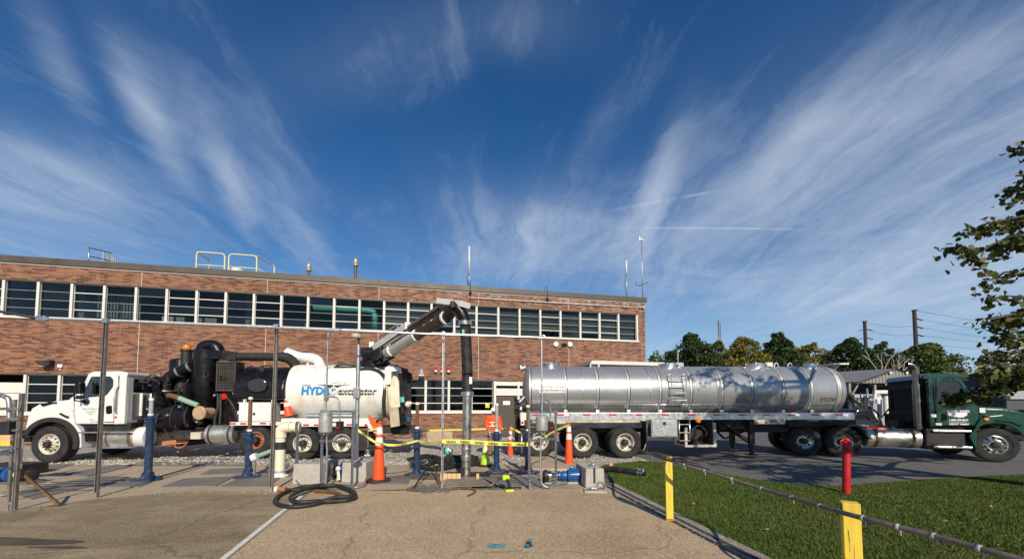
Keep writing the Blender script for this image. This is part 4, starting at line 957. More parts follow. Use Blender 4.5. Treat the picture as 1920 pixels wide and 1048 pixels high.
a, b = vp(350, 690, .9), vp(405, 800, .9); mb.box((a.x, 1.3, b.z), (b.x, 2.1, a.z-.6)); mb.box((vp(300, 760, 1).x, 1.35, b.z), (a.x, 2.2, vp(300, 700, 1).z))
for k in range(5): mb.cyl(vp(285+k*4, 715+9*k, .6), vp(292+k*3, 720+9*k, .35), .09, seg=10)
mb.box((vp(280, 735, .7).x, .8, vp(280, 760, .7).z), (vp(300, 735, .7).x, 1.4, vp(280, 705, .7).z)); mb.build('blower_assembly', m_black, vt, bevel=.01)
rnd = random.Random(14)
mb = MB()
for k in range(26):
    a, b = rnd.uniform(268, 440), rnd.uniform(700, 805); p = vp(a, b, rnd.uniform(.22, .5)); q = p+Vector((rnd.uniform(-.25, .25), rnd.uniform(-.05, .1), rnd.uniform(-.3, .15)))
    mb.tube(spline([p, p.lerp(q, .5)+Vector((0, -.06, -.08)), q], 4), rnd.choice((.012, .018, .025)), 6)
    if k % 2: mb.cbox(q, (rnd.uniform(.05, .14), .08, rnd.uniform(.05, .14)))
mb.build('small_hoses_and_boxes', m_frame, vt)['kind'] = 'stuff'
for k in range(7):
    p = vp(rnd.uniform(275, 440), rnd.uniform(705, 800), .3); MB().cyl(p, p+Vector((0, -.07, 0)), .035, seg=10).build('pale_fitting', m_galv, vt)
MB().cyl(vp(419, 743, .5), vp(419, 743, .42), .10, seg=14).build('red_valve', m_redlens, vt)
mb = MB(); a, b = vp(324, 807, .25), vp(357, 824, .25); mb.box((a.x, .25, b.z), (b.x, .7, a.z)); mb.build('tool_tray', m_frame, vt, bevel=.015)
mb = MB(); a, b = vp(358, 810, .25), vp(377, 823, .25); mb.box((a.x, .22, b.z), (b.x, .6, a.z)); mb.build('beige_box', M('beige_box', (.55, .50, .38), .6), vt, bevel=.015)
mb = MB(); mb.beam(vp(306, 831, .5), vp(352, 826, .5), .12, .14); mb.tube(spline([vp(326, 828, .3), vp(330, 838, .3), vp(342, 838, .3), vp(352, 828, .3)], 4), .018, 6); mb.build('spring_hanger', m_rust, vt)
mb = MB(); a, b = vp(382, 797, .12), vp(436, 832.5, .12); r = (a.z-b.z)/2; zc = (a.z+b.z)/2
drum(mb, a.x, vp(433, 815, .12).x, .14+r, zc, r, .05); mb.build('fuel_tank', m_tanksteel, vt)
mb = MB(); strap(mb, vp(387, 815, .12).x, .14+r, zc, r, .05); strap(mb, vp(424, 815, .12).x, .14+r, zc, r, .05); mb.build('tank_strap', m_blackflat, vt)
# toolbox and deck rails
mb = MB(); a, b = vp(448, 754, .05), vp(507, 789.5, .05); mb.box((a.x, .06, b.z), (b.x, .7, a.z)); tb = mb.build('tool_box', m_truckwhite, vt, bevel=.01)
mb = MB(); mb.box((a.x+.06, .045, b.z+.06), (b.x-.06, .06, a.z-.06)); mb.build('tool_box_door', m_truckwhite, tb, bevel=.006)
MB().box((a.x+.12, .036, b.z+.1), (a.x+.28, .044, b.z+.28)).build('notice', m_reflective, tb); MB().cyl((b.x-.5, .045, b.z+.24), (b.x-.5, .02, b.z+.24), .04, seg=10).build('latch', m_frame, tb)
mb = MB(); a, b = vp(431, 791, .0), vp(527, 797, .0); mb.box((a.x, .0, b.z), (b.x, .12, a.z)); a2, b2 = vp(527, 784, .0), vp(694, 799, .0); mb.box((a2.x, .0, b2.z), (b2.x, .14, a2.z)); mb.box((a2.x, .14, b2.z), (b2.x, 2.4, b2.z+.14)); mb.build('deck_rail', m_truckwhite, vt, bevel=.008)
for px, py in ((437, 794), (456, 794), (493, 793.5), (511, 794), (574, 796.5), (594, 796.5), (655, 796)):
    q = vp(px, py, -.004); MB().box((q.x-.09, -.006, q.z-.025), (q.x+.09, -.001, q.z+.025)).build('red_reflector', m_redlens, vt)
mb = MB(); a, b = vp(430, 798, .3), vp(700, 806, .3); mb.box((a.x, .35, b.z-.05), (b.x, .75, a.z)); mb.box((b.x-.6, .2, .25), (b.x+.02, .24, .9)); mb.build('sub_frame', m_frame, vt)
mb = MB(); p0 = vp(578, 780, .05); mb.cyl(p0, p0+Vector((1.6, 0, 0)), .09, seg=14); mb.build('water_line', m_galv, vt)
# debris tank
TC = vp(640, 735, 1.25); TZ = (vp(640, 684.5, 1.25).z+vp(640, 783.5, 1.25).z)/2; TR = .945
TX0, TX1 = vp(541, 735, .6).x, vp(727, 735, .6).x
mb = MB(); mb.lathe([(0, -.22), (TR*.4, -.20), (TR*.75, -.13), (TR*.93, -.05), (TR, .04), (TR, TX1-TX0)], (TX0, 1.25, TZ), (1, 0, 0), 64)
mb.build('debris_tank', M('white_tank_paint', (.80, .79, .73), .35, coat=.3, var=.04, dirt=(.50, .40, .24), dscale=1.8, dlo=.50, dhi=.78, damt=.7, stretch=(1.8, 1.8, .5)), vt)
mb = MB(); xs_ = vp(606, 735, .3).x; strap(mb, xs_, 1.25, TZ, TR, .018, .006, 64); mb.build('tank_seam', m_greyplastic, vt)
def wrap(o, cy, cz, r, off=.004):                # lay flat lettering onto the side of the drum
    for v in o.data.vertices:
        z = o.location.z+v.co.y; d = max(-.98, min(.98, (z-cz)/r))
        v.co.z = -((cy-r*cos(math.asin(d))-off-v.co.z*.2)-o.location.y)
    return o
def tank_text(s, px, py, h, mt, sx, shear=0, bold=.0):
    a = vp(px, py, .32); o = text(s, h, mt, vt, (a.x, .30, a.z), (pi/2, 0, 0), 'tank_lettering', sx=sx, shear=shear, bold=bold, ext=.0); return wrap(o, 1.25, TZ, TR, .006+h*h/8/TR*1.3)
tank_text('HYDR', 565, 738.8, .35, m_bluetext, .98, .05, .016); tank_text('O', 617.5, 738.8, .35, M('print_pale_blue', (.50, .66, .76), .4, var=.03), .98, .05, .012)
tank_text('HXX', 567, 724, .10, m_blacktext, 1.25, .35, .002)
tank_text('VACTOR', 620, 719.5, .085, m_greytext, 1.45)
tank_text('excavator', 633, 739.5, .34, m_blacktext, .92, .25, .006)
mb = MB(); a = vp(632, 736.6, .3)                  # white stripes through the black lettering
def on_tank(poly, off): return [Vector((x, 1.25-sqrt(max(.01, TR**2-(z-TZ)**2))-off, z)) for x, z in poly]
for k in range(1):
    xx0, xx1 = vp(631, 735, .3).x, vp(708, 735, .3).x
    for zz in (vp(640, 735.2, .3).z, vp(640, 737.3, .3).z): mb.quad(*on_tank([(xx0, zz), (xx1, zz), (xx1, zz+.010), (xx0, zz+.010)], .030))
mb.build('lettering_stripe', m_whitetext, vt)
mb = MB()
sw = vpl([(590, 720), (610, 720.8), (624.5, 721.5), (626, 722.5), (640, 721), (660, 720.4)], .3), vpl([(640, 722.6), (632, 726), (628, 731), (626, 735), (624, 735), (622, 730), (616, 725), (604, 722)], .3)
L_ = on_tank(vpl([(590, 720.2), (624, 721.3), (625.3, 734), (624, 734.5), (620, 728), (612, 723.5)], .3), .014); R2 = on_tank(vpl([(626, 722.2), (660, 720.2), (640, 723), (632, 726.5), (627.5, 733)], .3), .014)
mb.quad(*L_); mb.quad(*R2); mb.build('tank_swoosh', m_blacktext, vt)
mb = MB(); pts = spline([vp(546, 667, 1.25)+Vector((-.15, 0, .05)), vp(560, 669, 1.25), vp(585, 671, 1.25), vp(597, 677, 1.25), vp(602, 690, 1.25)], 5)
mb.tube(pts, [.25-.08*min(1, i/6) for i in range(len(pts))], 20, caps=False); mb.cyl(vp(556, 678, 1.25), vp(556, 690, 1.25), .04).cyl(vp(577, 680, 1.25), vp(577, 690, 1.25), .04)
mb.build('inlet_elbow', m_truckwhite, vt)
mb = MB(); t0, t1 = vp(630, 690, .9), vp(668, 690, .9); zz = TZ+TR*.93
mb.tube(spline([(t0.x-.05, .85, zz-.06), (t0.x+.15, .8, zz+.03), (t1.x-.2, .8, zz+.03), (t1.x+.2, .8, zz-.03), (t0.x+.1, .74, zz-.06), (t0.x-.05, .85, zz-.06)], 6), .03, 8); mb.build('coiled_hose', m_hose, vt)
h0 = [vp(668, 694, .62), vp(690, 690, .60), vp(706, 694, .55), (vp(716, 702, .45)), vp(722, 712, .36), vp(721, 730, .28), vp(719, 750, .27), vp(719, 770, .34), vp(720, 780, .42), vp(712, 787, .4), vp(706, 790, .3)]
MB().tube(spline(h0, 5), .05, 10).tube(spline([p+Vector((.05, -.02, .02)) for p in h0[2:]], 5), .03, 8).build('boom_hose', m_hose, vt)
# rear door and gear
mb = MB(); xr = TX1; mb.lathe([(TR+.0, -.06), (TR+.07, -.06), (TR+.07, .05), (TR-.02, .08), (TR-.02, .12), (TR*.9, .20), (TR*.5, .30), (0, .33)], (xr, 1.25, TZ), (1, 0, 0), 56); mb.build('rear_door', M('cream_paint', (.72, .66, .50), .5, dirt=(.4, .33, .2), dlo=.5, dhi=.8, damt=.7), vt)
m_cream = bpy.data.materials['cream_paint']
mb = MB(); mb.prism(vpl([(722, 689), (733, 684), (752, 689), (753, 694), (734, 697), (734, 720), (722, 722)], .25), .22, .5, 'y'); mb.build('door_hinge', m_truckwhite, vt, bevel=.01)
mb = MB(); mb.prism(vpl([(732, 716), (738, 704), (744, 706), (748, 716), (750, 757), (750, 763), (732, 764)], .15), .12, .3, 'y'); mb.build('hopper_plate', m_cream, vt, bevel=.01)
mb = MB(); mb.prism(vpl([(729.5, 765), (747, 762), (750, 798), (733, 801)], .05), .02, .1, 'y'); mb.build('discharge_chute', M('tan_rubber', (.46, .40, .28), .7, dirt=(.3, .25, .17)), vt, bevel=.01)
mb = MB()
for (q0, q1, w_) in (((740, 686), (758, 694), .12), ((758, 694), (770, 712), .2), ((752, 700), (755, 760), .18), ((756, 715), (760, 745), .25), ((748, 760), (756, 796), .2), ((757, 752), (762, 790), .14), ((736, 800), (752, 790), .15)):
    mb.beam(vp(*q0, .35), vp(*q1, .35), w_, w_)
mb.cyl(vp(764, 708, .3), vp(772, 708, .3), .17, seg=14); mb.cyl(vp(757, 704, .4), vp(763, 710, .4), .16, seg=12)
mb.box((TX1+.2, .5, .75), (TX1+.75, 2.1, 1.0)); mb.box((TX1+.3, .8, 1.0), (TX1+.6, 1.9, 2.5)); mb.build('rear_linkage', m_black, vt, bevel=.008)
MB().tube(spline([vp(755, 736, .2), vp(757, 750, .15), vp(754, 764, .2), vp(756, 775, .2)], 5), .035, 8).tube(spline([vp(763, 760, .2), vp(770, 775, .15), vp(768, 800, .2)], 5), .03, 8).tube(spline([vp(760, 770, .2), vp(764, 790, .15), vp(772, 806, .2)], 5), .03, 8).build('rear_hose', m_hose, vt)
MB().cyl(vp(754, 744, .12), vp(755, 754, .12), .07, seg=12).build('teal_coupling', m_tealpipe, vt); MB().sphere(vp(765, 758, .2), .11).sphere(vp(769, 756, .15), .07).build('brass_valve', m_cream, vt)
MB().cyl(vp(767, 782, .15), vp(766, 790, .15), .08, seg=12).build('blue_coupling', m_motor, vt)
mb = MB(); mb.cyl(vp(712, 795, .1), vp(712, 795, .02), .06, seg=12).cyl(vp(686, 797, .05), vp(686, 797, -.02), .05, seg=12); mb.build('tail_lamp', m_redlens, vt)
mb = MB(); a, b = vp(691, 795, -.01), vp(699, 808, -.01); mb.box((a.x, -.05, b.z), (b.x, .05, a.z)); mb.build('work_lamp', m_white, vt, bevel=.01)
mb = MB(); mb.tube([vp(690, 800, .05), vp(690, 838, .05)], .02, 6).cyl(vp(689, 842, .0), vp(690, 852, .0), .07, seg=12).cyl(vp(684, 854, .0), vp(694, 854, .0), .06, seg=12); mb.build('drain_valve', m_galv, vt)
# boom
def wv(w): return V.local(w)
b0 = wv(at(702, 664, 14.35)); b1 = wv(at(850, 570, 9.95))
bd = (b1-b0).normalized(); up = (bd.cross(Vector((0, 0, 1)))).cross(bd).normalized(); sd = bd.cross(up)
BLn = (b1-b0).length
def bp(t, u=0.0, s=0.0): return b0+bd*(t*BLn)+up*u+sd*s
mb = MB(); tz = TZ+TR
tb0 = Vector((b0.x, 1.25, tz-.08))
mb.cyl(tb0, tb0+Vector((0, 0, .22)), .55, seg=28); mb.cyl(tb0+Vector((0, 0, .22)), tb0+Vector((0, 0, .5)), .42, seg=24); mb.box((b0.x-.45, .95, tz+.3), (b0.x+.55, 1.55, tz+.62)); mb.build('boom_turret', m_black, vt, bevel=.02)
mb = MB(); mb.beam(bp(-.05, -.18), bp(.22, -.22), .5, .36, up); mb.beam(bp(.0, -.4, .1), bp(.17, -.45, .1), .12, .12, up); mb.cyl(tb0+Vector((-.2, -.3, .3)), bp(.25, -.42), .06, seg=12); mb.cyl(tb0+Vector((.3, .2, .3)), bp(.30, -.40), .06, seg=12); mb.build('boom_pivot', m_black, vt, bevel=.02)
mb = MB(); mb.beam(bp(-.08, .12), bp(.54, .12), .26, .34, up); mb.build('boom_beam', m_truckwhite, vt, bevel=.02)
mb = MB(); mb.beam(bp(.46, .09), bp(.97, .09), .18, .17, up); mb.build('boom_extension', M('worn_beam_grey', (.22, .20, .17), .5, .5, dirt=(.1, .07, .05)), vt, bevel=.01)
mb = MB(); mb.cyl(bp(.10, -.23), bp(.30, -.23), .19, seg=20); mb.build('telescopic_tube', M('tube_grey', (.42, .42, .37), .5), vt)
mb = MB(); mb.cyl(bp(.29, -.24), bp(.62, -.24), .155, seg=20); mb.build('telescopic_tube', M('tube_grey_light', (.50, .50, .46), .4), vt)
mb = MB(); mb.cyl(bp(.60, -.24), bp(.95, -.24), .14, seg=20); mb.build('telescopic_tube', M('tube_rusty_brown', (.085, .05, .03), .45, .5, dirt=(.2, .12, .07), stretch=(.4, 1, 1)), vt)
for t, r in ((.295, .21), (.62, .185), (.93, .185)): MB().cyl(bp(t-.006, -.24), bp(t+.006, -.24), r, seg=20).build('tube_collar', m_truckwhite, vt)
mb = MB()
for t in (.05, .20, .36, .47): mb.beam(bp(t, -.1), bp(t+.03, .33), .06, .09)
mb.tube(spline([bp(.12, .28), bp(.2, .34), bp(.3, .27), bp(.42, .30), bp(.48, .27)], 4), .025, 6); mb.tube([bp(.3, .29, .1), bp(.3, .42, .1), bp(.42, .42, .1), bp(.42, .29, .1)], .02, 6); mb.build('boom_bracket', m_galv, vt)
mb = MB(); mb.tube(spline([bp(.06, .0, .2), bp(.2, -.05, .22), bp(.4, -.02, .2), bp(.6, .02, .14), bp(.9, .04, .12)], 5), .03, 8); mb.tube(spline([bp(-.02, .2, .2), bp(-.08, .1, .25), bp(-.10, -.2, .2), bp(-.04, -.4, .2)], 5), .035, 8); mb.build('boom_hydraulic_line', m_hose, vt)
mb = MB(); a = bp(-.07, .25, -.2); mb.cbox(a+Vector((-.12, -.1, .05)), (.18, .14, .5)); mb.build('control_box', m_white, vt, bevel=.01)
e0, e1 = wv(at(826, 567, 10.25)), wv(at(874, 572, 9.65))
mb = MB(); mb.beam(e0+Vector((0, 0, .02)), e1+Vector((0, 0, .0)), .30, .14); mb.build('boom_head', m_truckwhite, vt, bevel=.01)
mb = MB(); mb.box(*[tuple(q) for q in (wv(at(849, 578, 9.6))-Vector((.06, .06, .0)), wv(at(849, 578, 9.6))+Vector((.06, .06, .17)))]); mb.build('head_bracket', m_black, vt, bevel=.02)
HX = at(872.5, 606, 9.78)
el = [bp(.90, -.24), bp(.95, -.22), at(853, 577, 9.80), at(865, 587, 9.76), HX]
el = [Vector(el[0]), Vector(el[1])]+[wv(p) for p in el[2:]]
MB().tube(spline(el, 6), [.15]*25, 20).build('boom_elbow', m_black, vt)
hy = 9.78
mb = MB(); c = wv(at(872, 606, hy)); mb.cyl(c-Vector((0, 0, .05)), c+Vector((0, 0, .05)), .17, seg=20); c = wv(at(876.5, 738, hy)); mb.cyl(c-Vector((0, 0, .05)), c+Vector((0, 0, .05)), .155, seg=20); mb.build('hose_clamp', m_steelpipe, vt)
hp_ = spline([wv(at(872, 604, hy)), wv(at(874, 640, hy)), wv(at(876, 690, hy)), wv(at(876.5, 738, hy))], 26)
mb = MB(); mb.tube(hp_, [.128+(.010 if k % 2 else 0) for k in range(len(hp_))], 20, smooth=False); mb.build('suction_hose', m_hose, vt)
mb = MB(); c = wv(at(868.5, 623, hy-.14)); mb.cbox(c, (.06, .01, .14)); mb.build('hose_label', m_tealpipe, vt)
mb = MB(); c = wv(at(882.5, 713, hy-.14)); mb.cbox(c, (.07, .012, .17)); mb.build('hose_label', m_white, vt)
pt, pb = wv(at(876.5, 738, hy)), wv(gr(873, 893.5, 0))
pb = Vector((pb.x, pb.y, -.5))
mb = MB(); mb.cyl(pt, pb, .112, seg=24); mb.build('suction_pipe', m_steelpipe, vt)
mb = MB()
for py in (841, 856, 860): c = wv(at(873.8, py, hy)); mb.cyl(c-Vector((0, 0, .02)), c+Vector((0, 0, .02)), .122, seg=24)
mb.build('pipe_ring', m_galv, vt)

# orange safety vest hung on the truck corner
e = empty('safety_vest', (V.o.x, V.o.y, 0), V.a, 'orange high visibility vest hanging from the rear corner of the vacuum truck', 'vest')
vm = MB(); q = [(689, 776), (694, 778), (703, 786), (708, 797), (708, 814), (702, 817), (699, 800), (693, 786)]
A_ = [vp(a, b, -.12) for a, b in q]; pts = [(p.x, p.z) for p in A_]
vm.prism(pts, -.16, -.12, 'y'); vm.build('vest', M('hi_vis_orange', (.88, .10, .015), .7), e, bevel=.012)
vm = MB(); c0, c1 = vp(701, 806, -.165), vp(708, 811, -.165); vm.box((c0.x, -.168, c1.z), (c1.x, -.162, c0.z)); vm.build('reflective_band', M('lime_reflective', (.75, .75, .35), .4), e)
# ---------------------------------------------------------------- tank trailer
R_T = Fr((2.3, 13.31), 0.0)
tr = empty('tank_trailer', (R_T.o.x, R_T.o.y, 0), 0, 'long polished aluminium tank trailer with ring stiffeners coupled to the green tractor', 'trailer')
def rp(px, py, ly=0.0): x, z = R_T.loc(px, py, ly); return Vector((x, ly, z))
m_alupol = bpy.data.materials.new('polished_tank_aluminium'); m_alupol.use_nodes = True
def _alu():
    T = NT(m_alupol.node_tree); b = m_alupol.node_tree.nodes['Principled BSDF']; tc = T.n('ShaderNodeTexCoord'); v = tc.outputs['Object']
    n = T.noise(T.mapping(v, (14, 1.2, 1.2)), 3, 6, .6); n2 = T.noise(v, 1.3, 6, .65)
    T.l(T.mix(T.rng(n2, .35, .7), (.48, .49, .49, 1), (.38, .39, .39, 1)), b.inputs['Base Color'])
    b.inputs['Metallic'].default_value = .62
    T.l(T.rng(n, .3, .7, .28, .38), b.inputs['Roughness'])
    b.inputs['Anisotropic'].default_value = .0
    bp = T.n('ShaderNodeBump'); bp.inputs['Strength'].default_value = .05; bp.inputs['Distance'].default_value = .01
    T.l(T.noise(T.mapping(v, (3.0, .8, .8)), 1.4, 4, .5), bp.inputs['Height']); T.l(bp.outputs[0], b.inputs['Normal'])
_alu()
CY = 1.22
m_ring = M('satin_ring_aluminium', (.46, .46, .45), .5, .6, var=.08)
tz1 = rp(1290, 687.5, CY).z; TRR = .90; TZT = tz1-TRR; TX0, TX1 = rp(990, 720, .5).x, rp(1580, 720, .5).x
mb = MB(); mb.lathe([(0, -.18), (TRR*.4, -.16), (TRR*.75, -.10), (TRR*.93, -.03), (TRR, .05), (TRR, TX1-TX0-.12), (TRR*.95, TX1-TX0+.02), (TRR*.8, TX1-TX0+.10), (TRR*.4, TX1-TX0+.18), (0, TX1-TX0+.2)], (TX0, CY, TZT), (1, 0, 0), 72)
tk = mb.build('tank_shell', m_alupol, tr)
for px in (996, 1063, 1123, 1181, 1240, 1298, 1356, 1412, 1470.5, 1524, 1577.5):
    x = rp(px, 730, .34).x; w = .085 if px != 1577.5 else .16
    mb = MB(); mb.lathe([(TRR-.01, -w), (TRR+.028, -w+.012), (TRR+.028, -.012), (TRR-.01, 0)], (x, CY, TZT), (1, 0, 0), 64); mb.mi = 1; mb.lathe([(TRR-.01, .001), (TRR+.008, .002), (TRR+.008, .022), (TRR-.01, .023)], (x, CY, TZT), (1, 0, 0), 64); mb.build('stiffener_ring', [m_ring, m_frame], tr)
    if 996 < px < 1570:
        mb = MB(); mb.cbox((x-.05, .42, rp(px, 771, .4).z), (.12, .16, .10)); mb.build('saddle_bracket', m_alu, tr, bevel=.006)
for px in (1093, 1219, 1347):
    x = rp(px, 730, .34).x; mb = MB(); mb.lathe([(TRR-.01, -.012), (TRR+.006, -.008), (TRR+.006, .008), (TRR-.01, .012)], (x, CY, TZT), (1, 0, 0), 64); mb.build('weld_seam', m_alu, tr)
mb = MB(); th = RAD(212); yy, zz = CY+cos(th)*(TRR+.004), TZT+sin(th)*(TRR+.004); mb.cyl((TX0+.1, yy, zz), (TX1-.1, yy, zz), .010, seg=6); mb.build('side_seam', m_alu, tr)
# side rail with reflectors
a, b = rp(976, 773.5), rp(1603, 786)
rz1, rz0 = a.z, b.z-.01
mb = MB(); mb.box((a.x, 0, rz0), (b.x, .10, rz1)); mb.box((a.x, 2.34, rz0), (b.x, 2.44, rz1)); mb.box((a.x, .1, rz0), (a.x+.12, 2.34, rz1)); mb.box((b.x-.12, .1, rz0), (b.x, 2.34, rz1)); mb.build('side_rail', M('brushed_rail', (.66, .67, .67), .34, .85, var=.1, scale=8, dirt=(.40, .40, .38), dlo=.5, dhi=.85, damt=.6), tr, bevel=.008)
for i, px in enumerate((1003, 1051, 1100, 1149, 1198, 1247, 1296, 1344, 1391, 1438, 1484, 1529, 1574)):
    q = rp(px, 777.5, -.004); MB().box((q.x-.115, -.005, q.z-.022), (q.x+.115, -.001, q.z+.022)).build('red_reflector', m_redlens, tr)
    MB().box((q.x+.118, -.0045, q.z-.022), (q.x+.28, -.001, q.z+.022)).build('white_reflector', m_whitetext if px > 1400 or px == 1051 else m_galv, tr)
a = rp(1022, 784.5, -.004); text('WRENVIRONMENTAL.COM', .10, m_greytext, tr, (a.x, -.004, a.z), (pi/2, 0, 0), 'rail_lettering', sx=.98)
def tank_text2(s, px, py, h, mt, sx, bold=0):
    a = rp(px, py, .33); o = text(s, h, mt, tr, (a.x, .3, a.z), (pi/2, 0, 0), 'tank_lettering', sx=sx, ext=0, bold=bold); wrap(o, CY, TZT, TRR, .006+h*h/8/TRR*1.3); return o
m_decal = M('pale_decal', (.72, .72, .69), .45, var=.03)
mb = MB()
x0, x1 = rp(1011, 730, .33).x, rp(1061.5, 730, .33).x; zs = np.linspace(rp(1040, 736, .33).z, rp(1040, 719, .33).z, 6)
for i in range(5): mb.quad(*[Vector((x, CY-sqrt(TRR**2-(z-TZT)**2)-.003, z)) for x, z in ((x0, zs[i]), (x1, zs[i]), (x1, zs[i+1]), (x0, zs[i+1]))])
mb.build('decal_plate', m_decal, tr)
tank_text2('WIND RIVER', 1016, 727.5, .15, m_greytext, 1.0); tank_text2('ENVIRONMENTAL', 1013, 733.5, .095, m_blacktext, 1.08)
tank_text2('VT2747', 1540, 752, .175, m_blacktext, .95)
# underside
mb = MB()
for y in (.75, 1.6): mb.box((rp(1000, 800).x, y, .95), (rp(1240, 800).x, y+.12, rz0)); mb.box((rp(1350, 800).x, y, 1.08), (rp(1600, 800).x, y+.12, rz0))
mb.box((rp(1062, 803, .5).x, .5, .98), (rp(1205, 803, .5).x, .62, 1.15)); mb.build('sub_frame', M('cream_frame', (.55, .50, .40), .6, dirt=(.2, .17, .13), dlo=.45, dhi=.7), tr)
mb = MB(); mb.box((rp(1000, 790, .9).x, .9, .8), (rp(1600, 790, .9).x, 1.55, rz0-.02))
for px in (1011, 1093, 1173): x = rp(px, 831).x; mb.cyl((x, .3, .52), (x, 2.2, .52), .08); mb.box((x-.35, .55, .50), (x+.35, .7, .78))
mb.build('under_carriage', m_frame, tr, bevel=.01)
for px, dz in ((1011.5, .03), (1093, 0), (1173, 0)):
    x = rp(px, 831).x; make_wheel(tr, (x, .02, .52+dz), .52, 'drive', .28, m_rimalu, dual=True); make_wheel(tr, (x, 2.42, .52+dz), .52, 'drive', .28, m_rimalu, dual=True, mirror=True)
mb = MB(); x = rp(1207, 800, .3).x; mb.box((x, .05, .25), (x+.02, .68, 1.22)); mb.build('mud_flap', m_blackflat, tr); MB().tube([rp(1213, 795, .1), rp(1212, 830, .1), rp(1206, 846, .1)], .02, 6).build('flap_brace', m_galv, tr)
a, b = rp(1221, 785, .02), rp(1271, 819, .02)
mb = MB(); mb.box((a.x, .03, b.z), (b.x, .6, a.z-.02)); tb = mb.build('tool_box', m_galv, tr, bevel=.01); mb = MB(); mb.box((a.x+.03, .015, b.z+.03), (b.x-.03, .03, a.z-.05)); mb.build('tool_box_door', m_galv, tb, bevel=.006); q = (a.x+b.x)/2; MB().box((q-.05, -.0, a.z-.2), (q+.05, .014, a.z-.1)).build('latch', m_frame, tb)
def ladder(x0, x1, z0, z1, y, n, parent, m, r=.02, stand=0):
    root = bpy.data.objects.new('ladder', None); COL.objects.link(root); root.parent = parent
    for x in (x0, x1):
        mb = MB(); mb.cyl((x, y, z0), (x, y, z1), r, seg=8)
        if stand: mb.cyl((x, y, z0+.05), (x, y+stand, z0+.05), r*.8, seg=8); mb.tube([(x, y, z1), (x, y+.05, z1+.03), (x, y+stand*1.5, z1)], r*.9, 8)
        mb.build('stile', m, root)
    for k in range(n):
        z = z0+(z1-z0)*(k+.15)/(n-.3) if n > 1 else z0
        MB().box((x0, y-.02, z-.015), (x1, y+.02, z+.015)).build('rung', m, root)
    return root
a, b = rp(1260, 752, .18), rp(1286, 701, .18); ladder(a.x, b.x, a.z, b.z, .18, 4, tr, m_alu, .017, .17)
a, b = rp(1274, 828, .03), rp(1293, 787, .03); ladder(a.x, b.x, a.z, b.z, .03, 3, tr, m_alu, .02)
# open pump compartment
m_cab = M('compartment_frame', (.62, .58, .50), .5, .3, dirt=(.3, .26, .2), dlo=.45, dhi=.75)
a, b = rp(1283, 801, .08), rp(1343, 838, .08)
mb = MB(); mb.box((a.x, .05, b.z), (b.x, .95, b.z+.07)); mb.box((a.x, .05, b.z+.07), (a.x+.09, .12, a.z)); mb.box((b.x-.09, .05, b.z+.07), (b.x, .12, a.z+.15)); mb.build('compartment_frame', m_cab, tr, bevel=.008)
mb = MB(); mb.box((a.x, .9, b.z+.07), (b.x, .95, a.z+.3)); mb.box((b.x-.1, .13, b.z+.08), (b.x-.07, .9, a.z+.3)); mb.build('compartment_back', M('brown_panel', (.06, .045, .035), .6), tr)
mb = MB(); mb.cyl((a.x+.5, .35, b.z+.35), (a.x+.5, .75, b.z+.35), .26, seg=20).cyl((a.x+.25, .3, b.z+.22), (a.x+.25, .6, b.z+.22), .14, seg=14).box((a.x+.15, .3, b.z+.08), (a.x+.7, .7, b.z+.2)).tube(spline([(a.x+.3, .3, b.z+.5), (a.x+.55, .25, b.z+.7), (a.x+.85, .3, b.z+.45), (a.x+.6, .3, b.z+.2)], 5), .03, 8); mb.build('pump', m_frame, tr)
q = rp(1310, 787, -.02); MB().lathe([(0, -.05), (.06, -.045), (.09, 0), (.09, .03)], (q.x, 0, q.z-.02), (0, 1, 0), 16).build('amber_marker', m_amber, tr)
mb = MB(); mb.box((rp(1345, 790, .5).x, .4, .95), (rp(1400, 790, .5).x, 1.9, rz0)); mb.build('cross_member', m_frame, tr)
for px, ly in ((1372, 1.9), (1408, .25)):
    x = rp(px, 800, ly).x; MB().box((x-.08, ly-.08, .32), (x+.08, ly+.08, rz0)).box((x-.055, ly-.055, .12), (x+.055, ly+.055, .32)).box((x-.16, ly-.14, .08), (x+.16, ly+.14, .12)).build('landing_leg', m_frame, tr, bevel=.008)
mb = MB(); x = rp(1408, 800, .25).x; mb.beam((x-.1, .3, .5), (x-.75, 1.2, 1.25), .05, .05).beam((x, .3, .55), (x, 1.9, .95), .05, .05).beam((x, .3, .95), (x, 1.9, .5), .05, .05).beam((x-.05, 1.9, .5), (x-.9, 1.7, 1.25), .06, .06).beam((x-.9, .3, 1.2), (x-.1, .3, .55), .05, .05); mb.build('leg_brace', m_frame, tr)
MB().prism([(p.x, p.z) for p in (rp(1449, 793, .2), rp(1463, 789, .2), rp(1467, 793, .2))], .2, .24, 'y').build('notice', m_white, tr)
mb = MB(); mb.box((rp(1475, 790, .7).x, .6, 1.02), (rp(1600, 790, .7).x, 1.85, rz0-.01)); mb.build('fifth_wheel_plate', m_frame, tr)
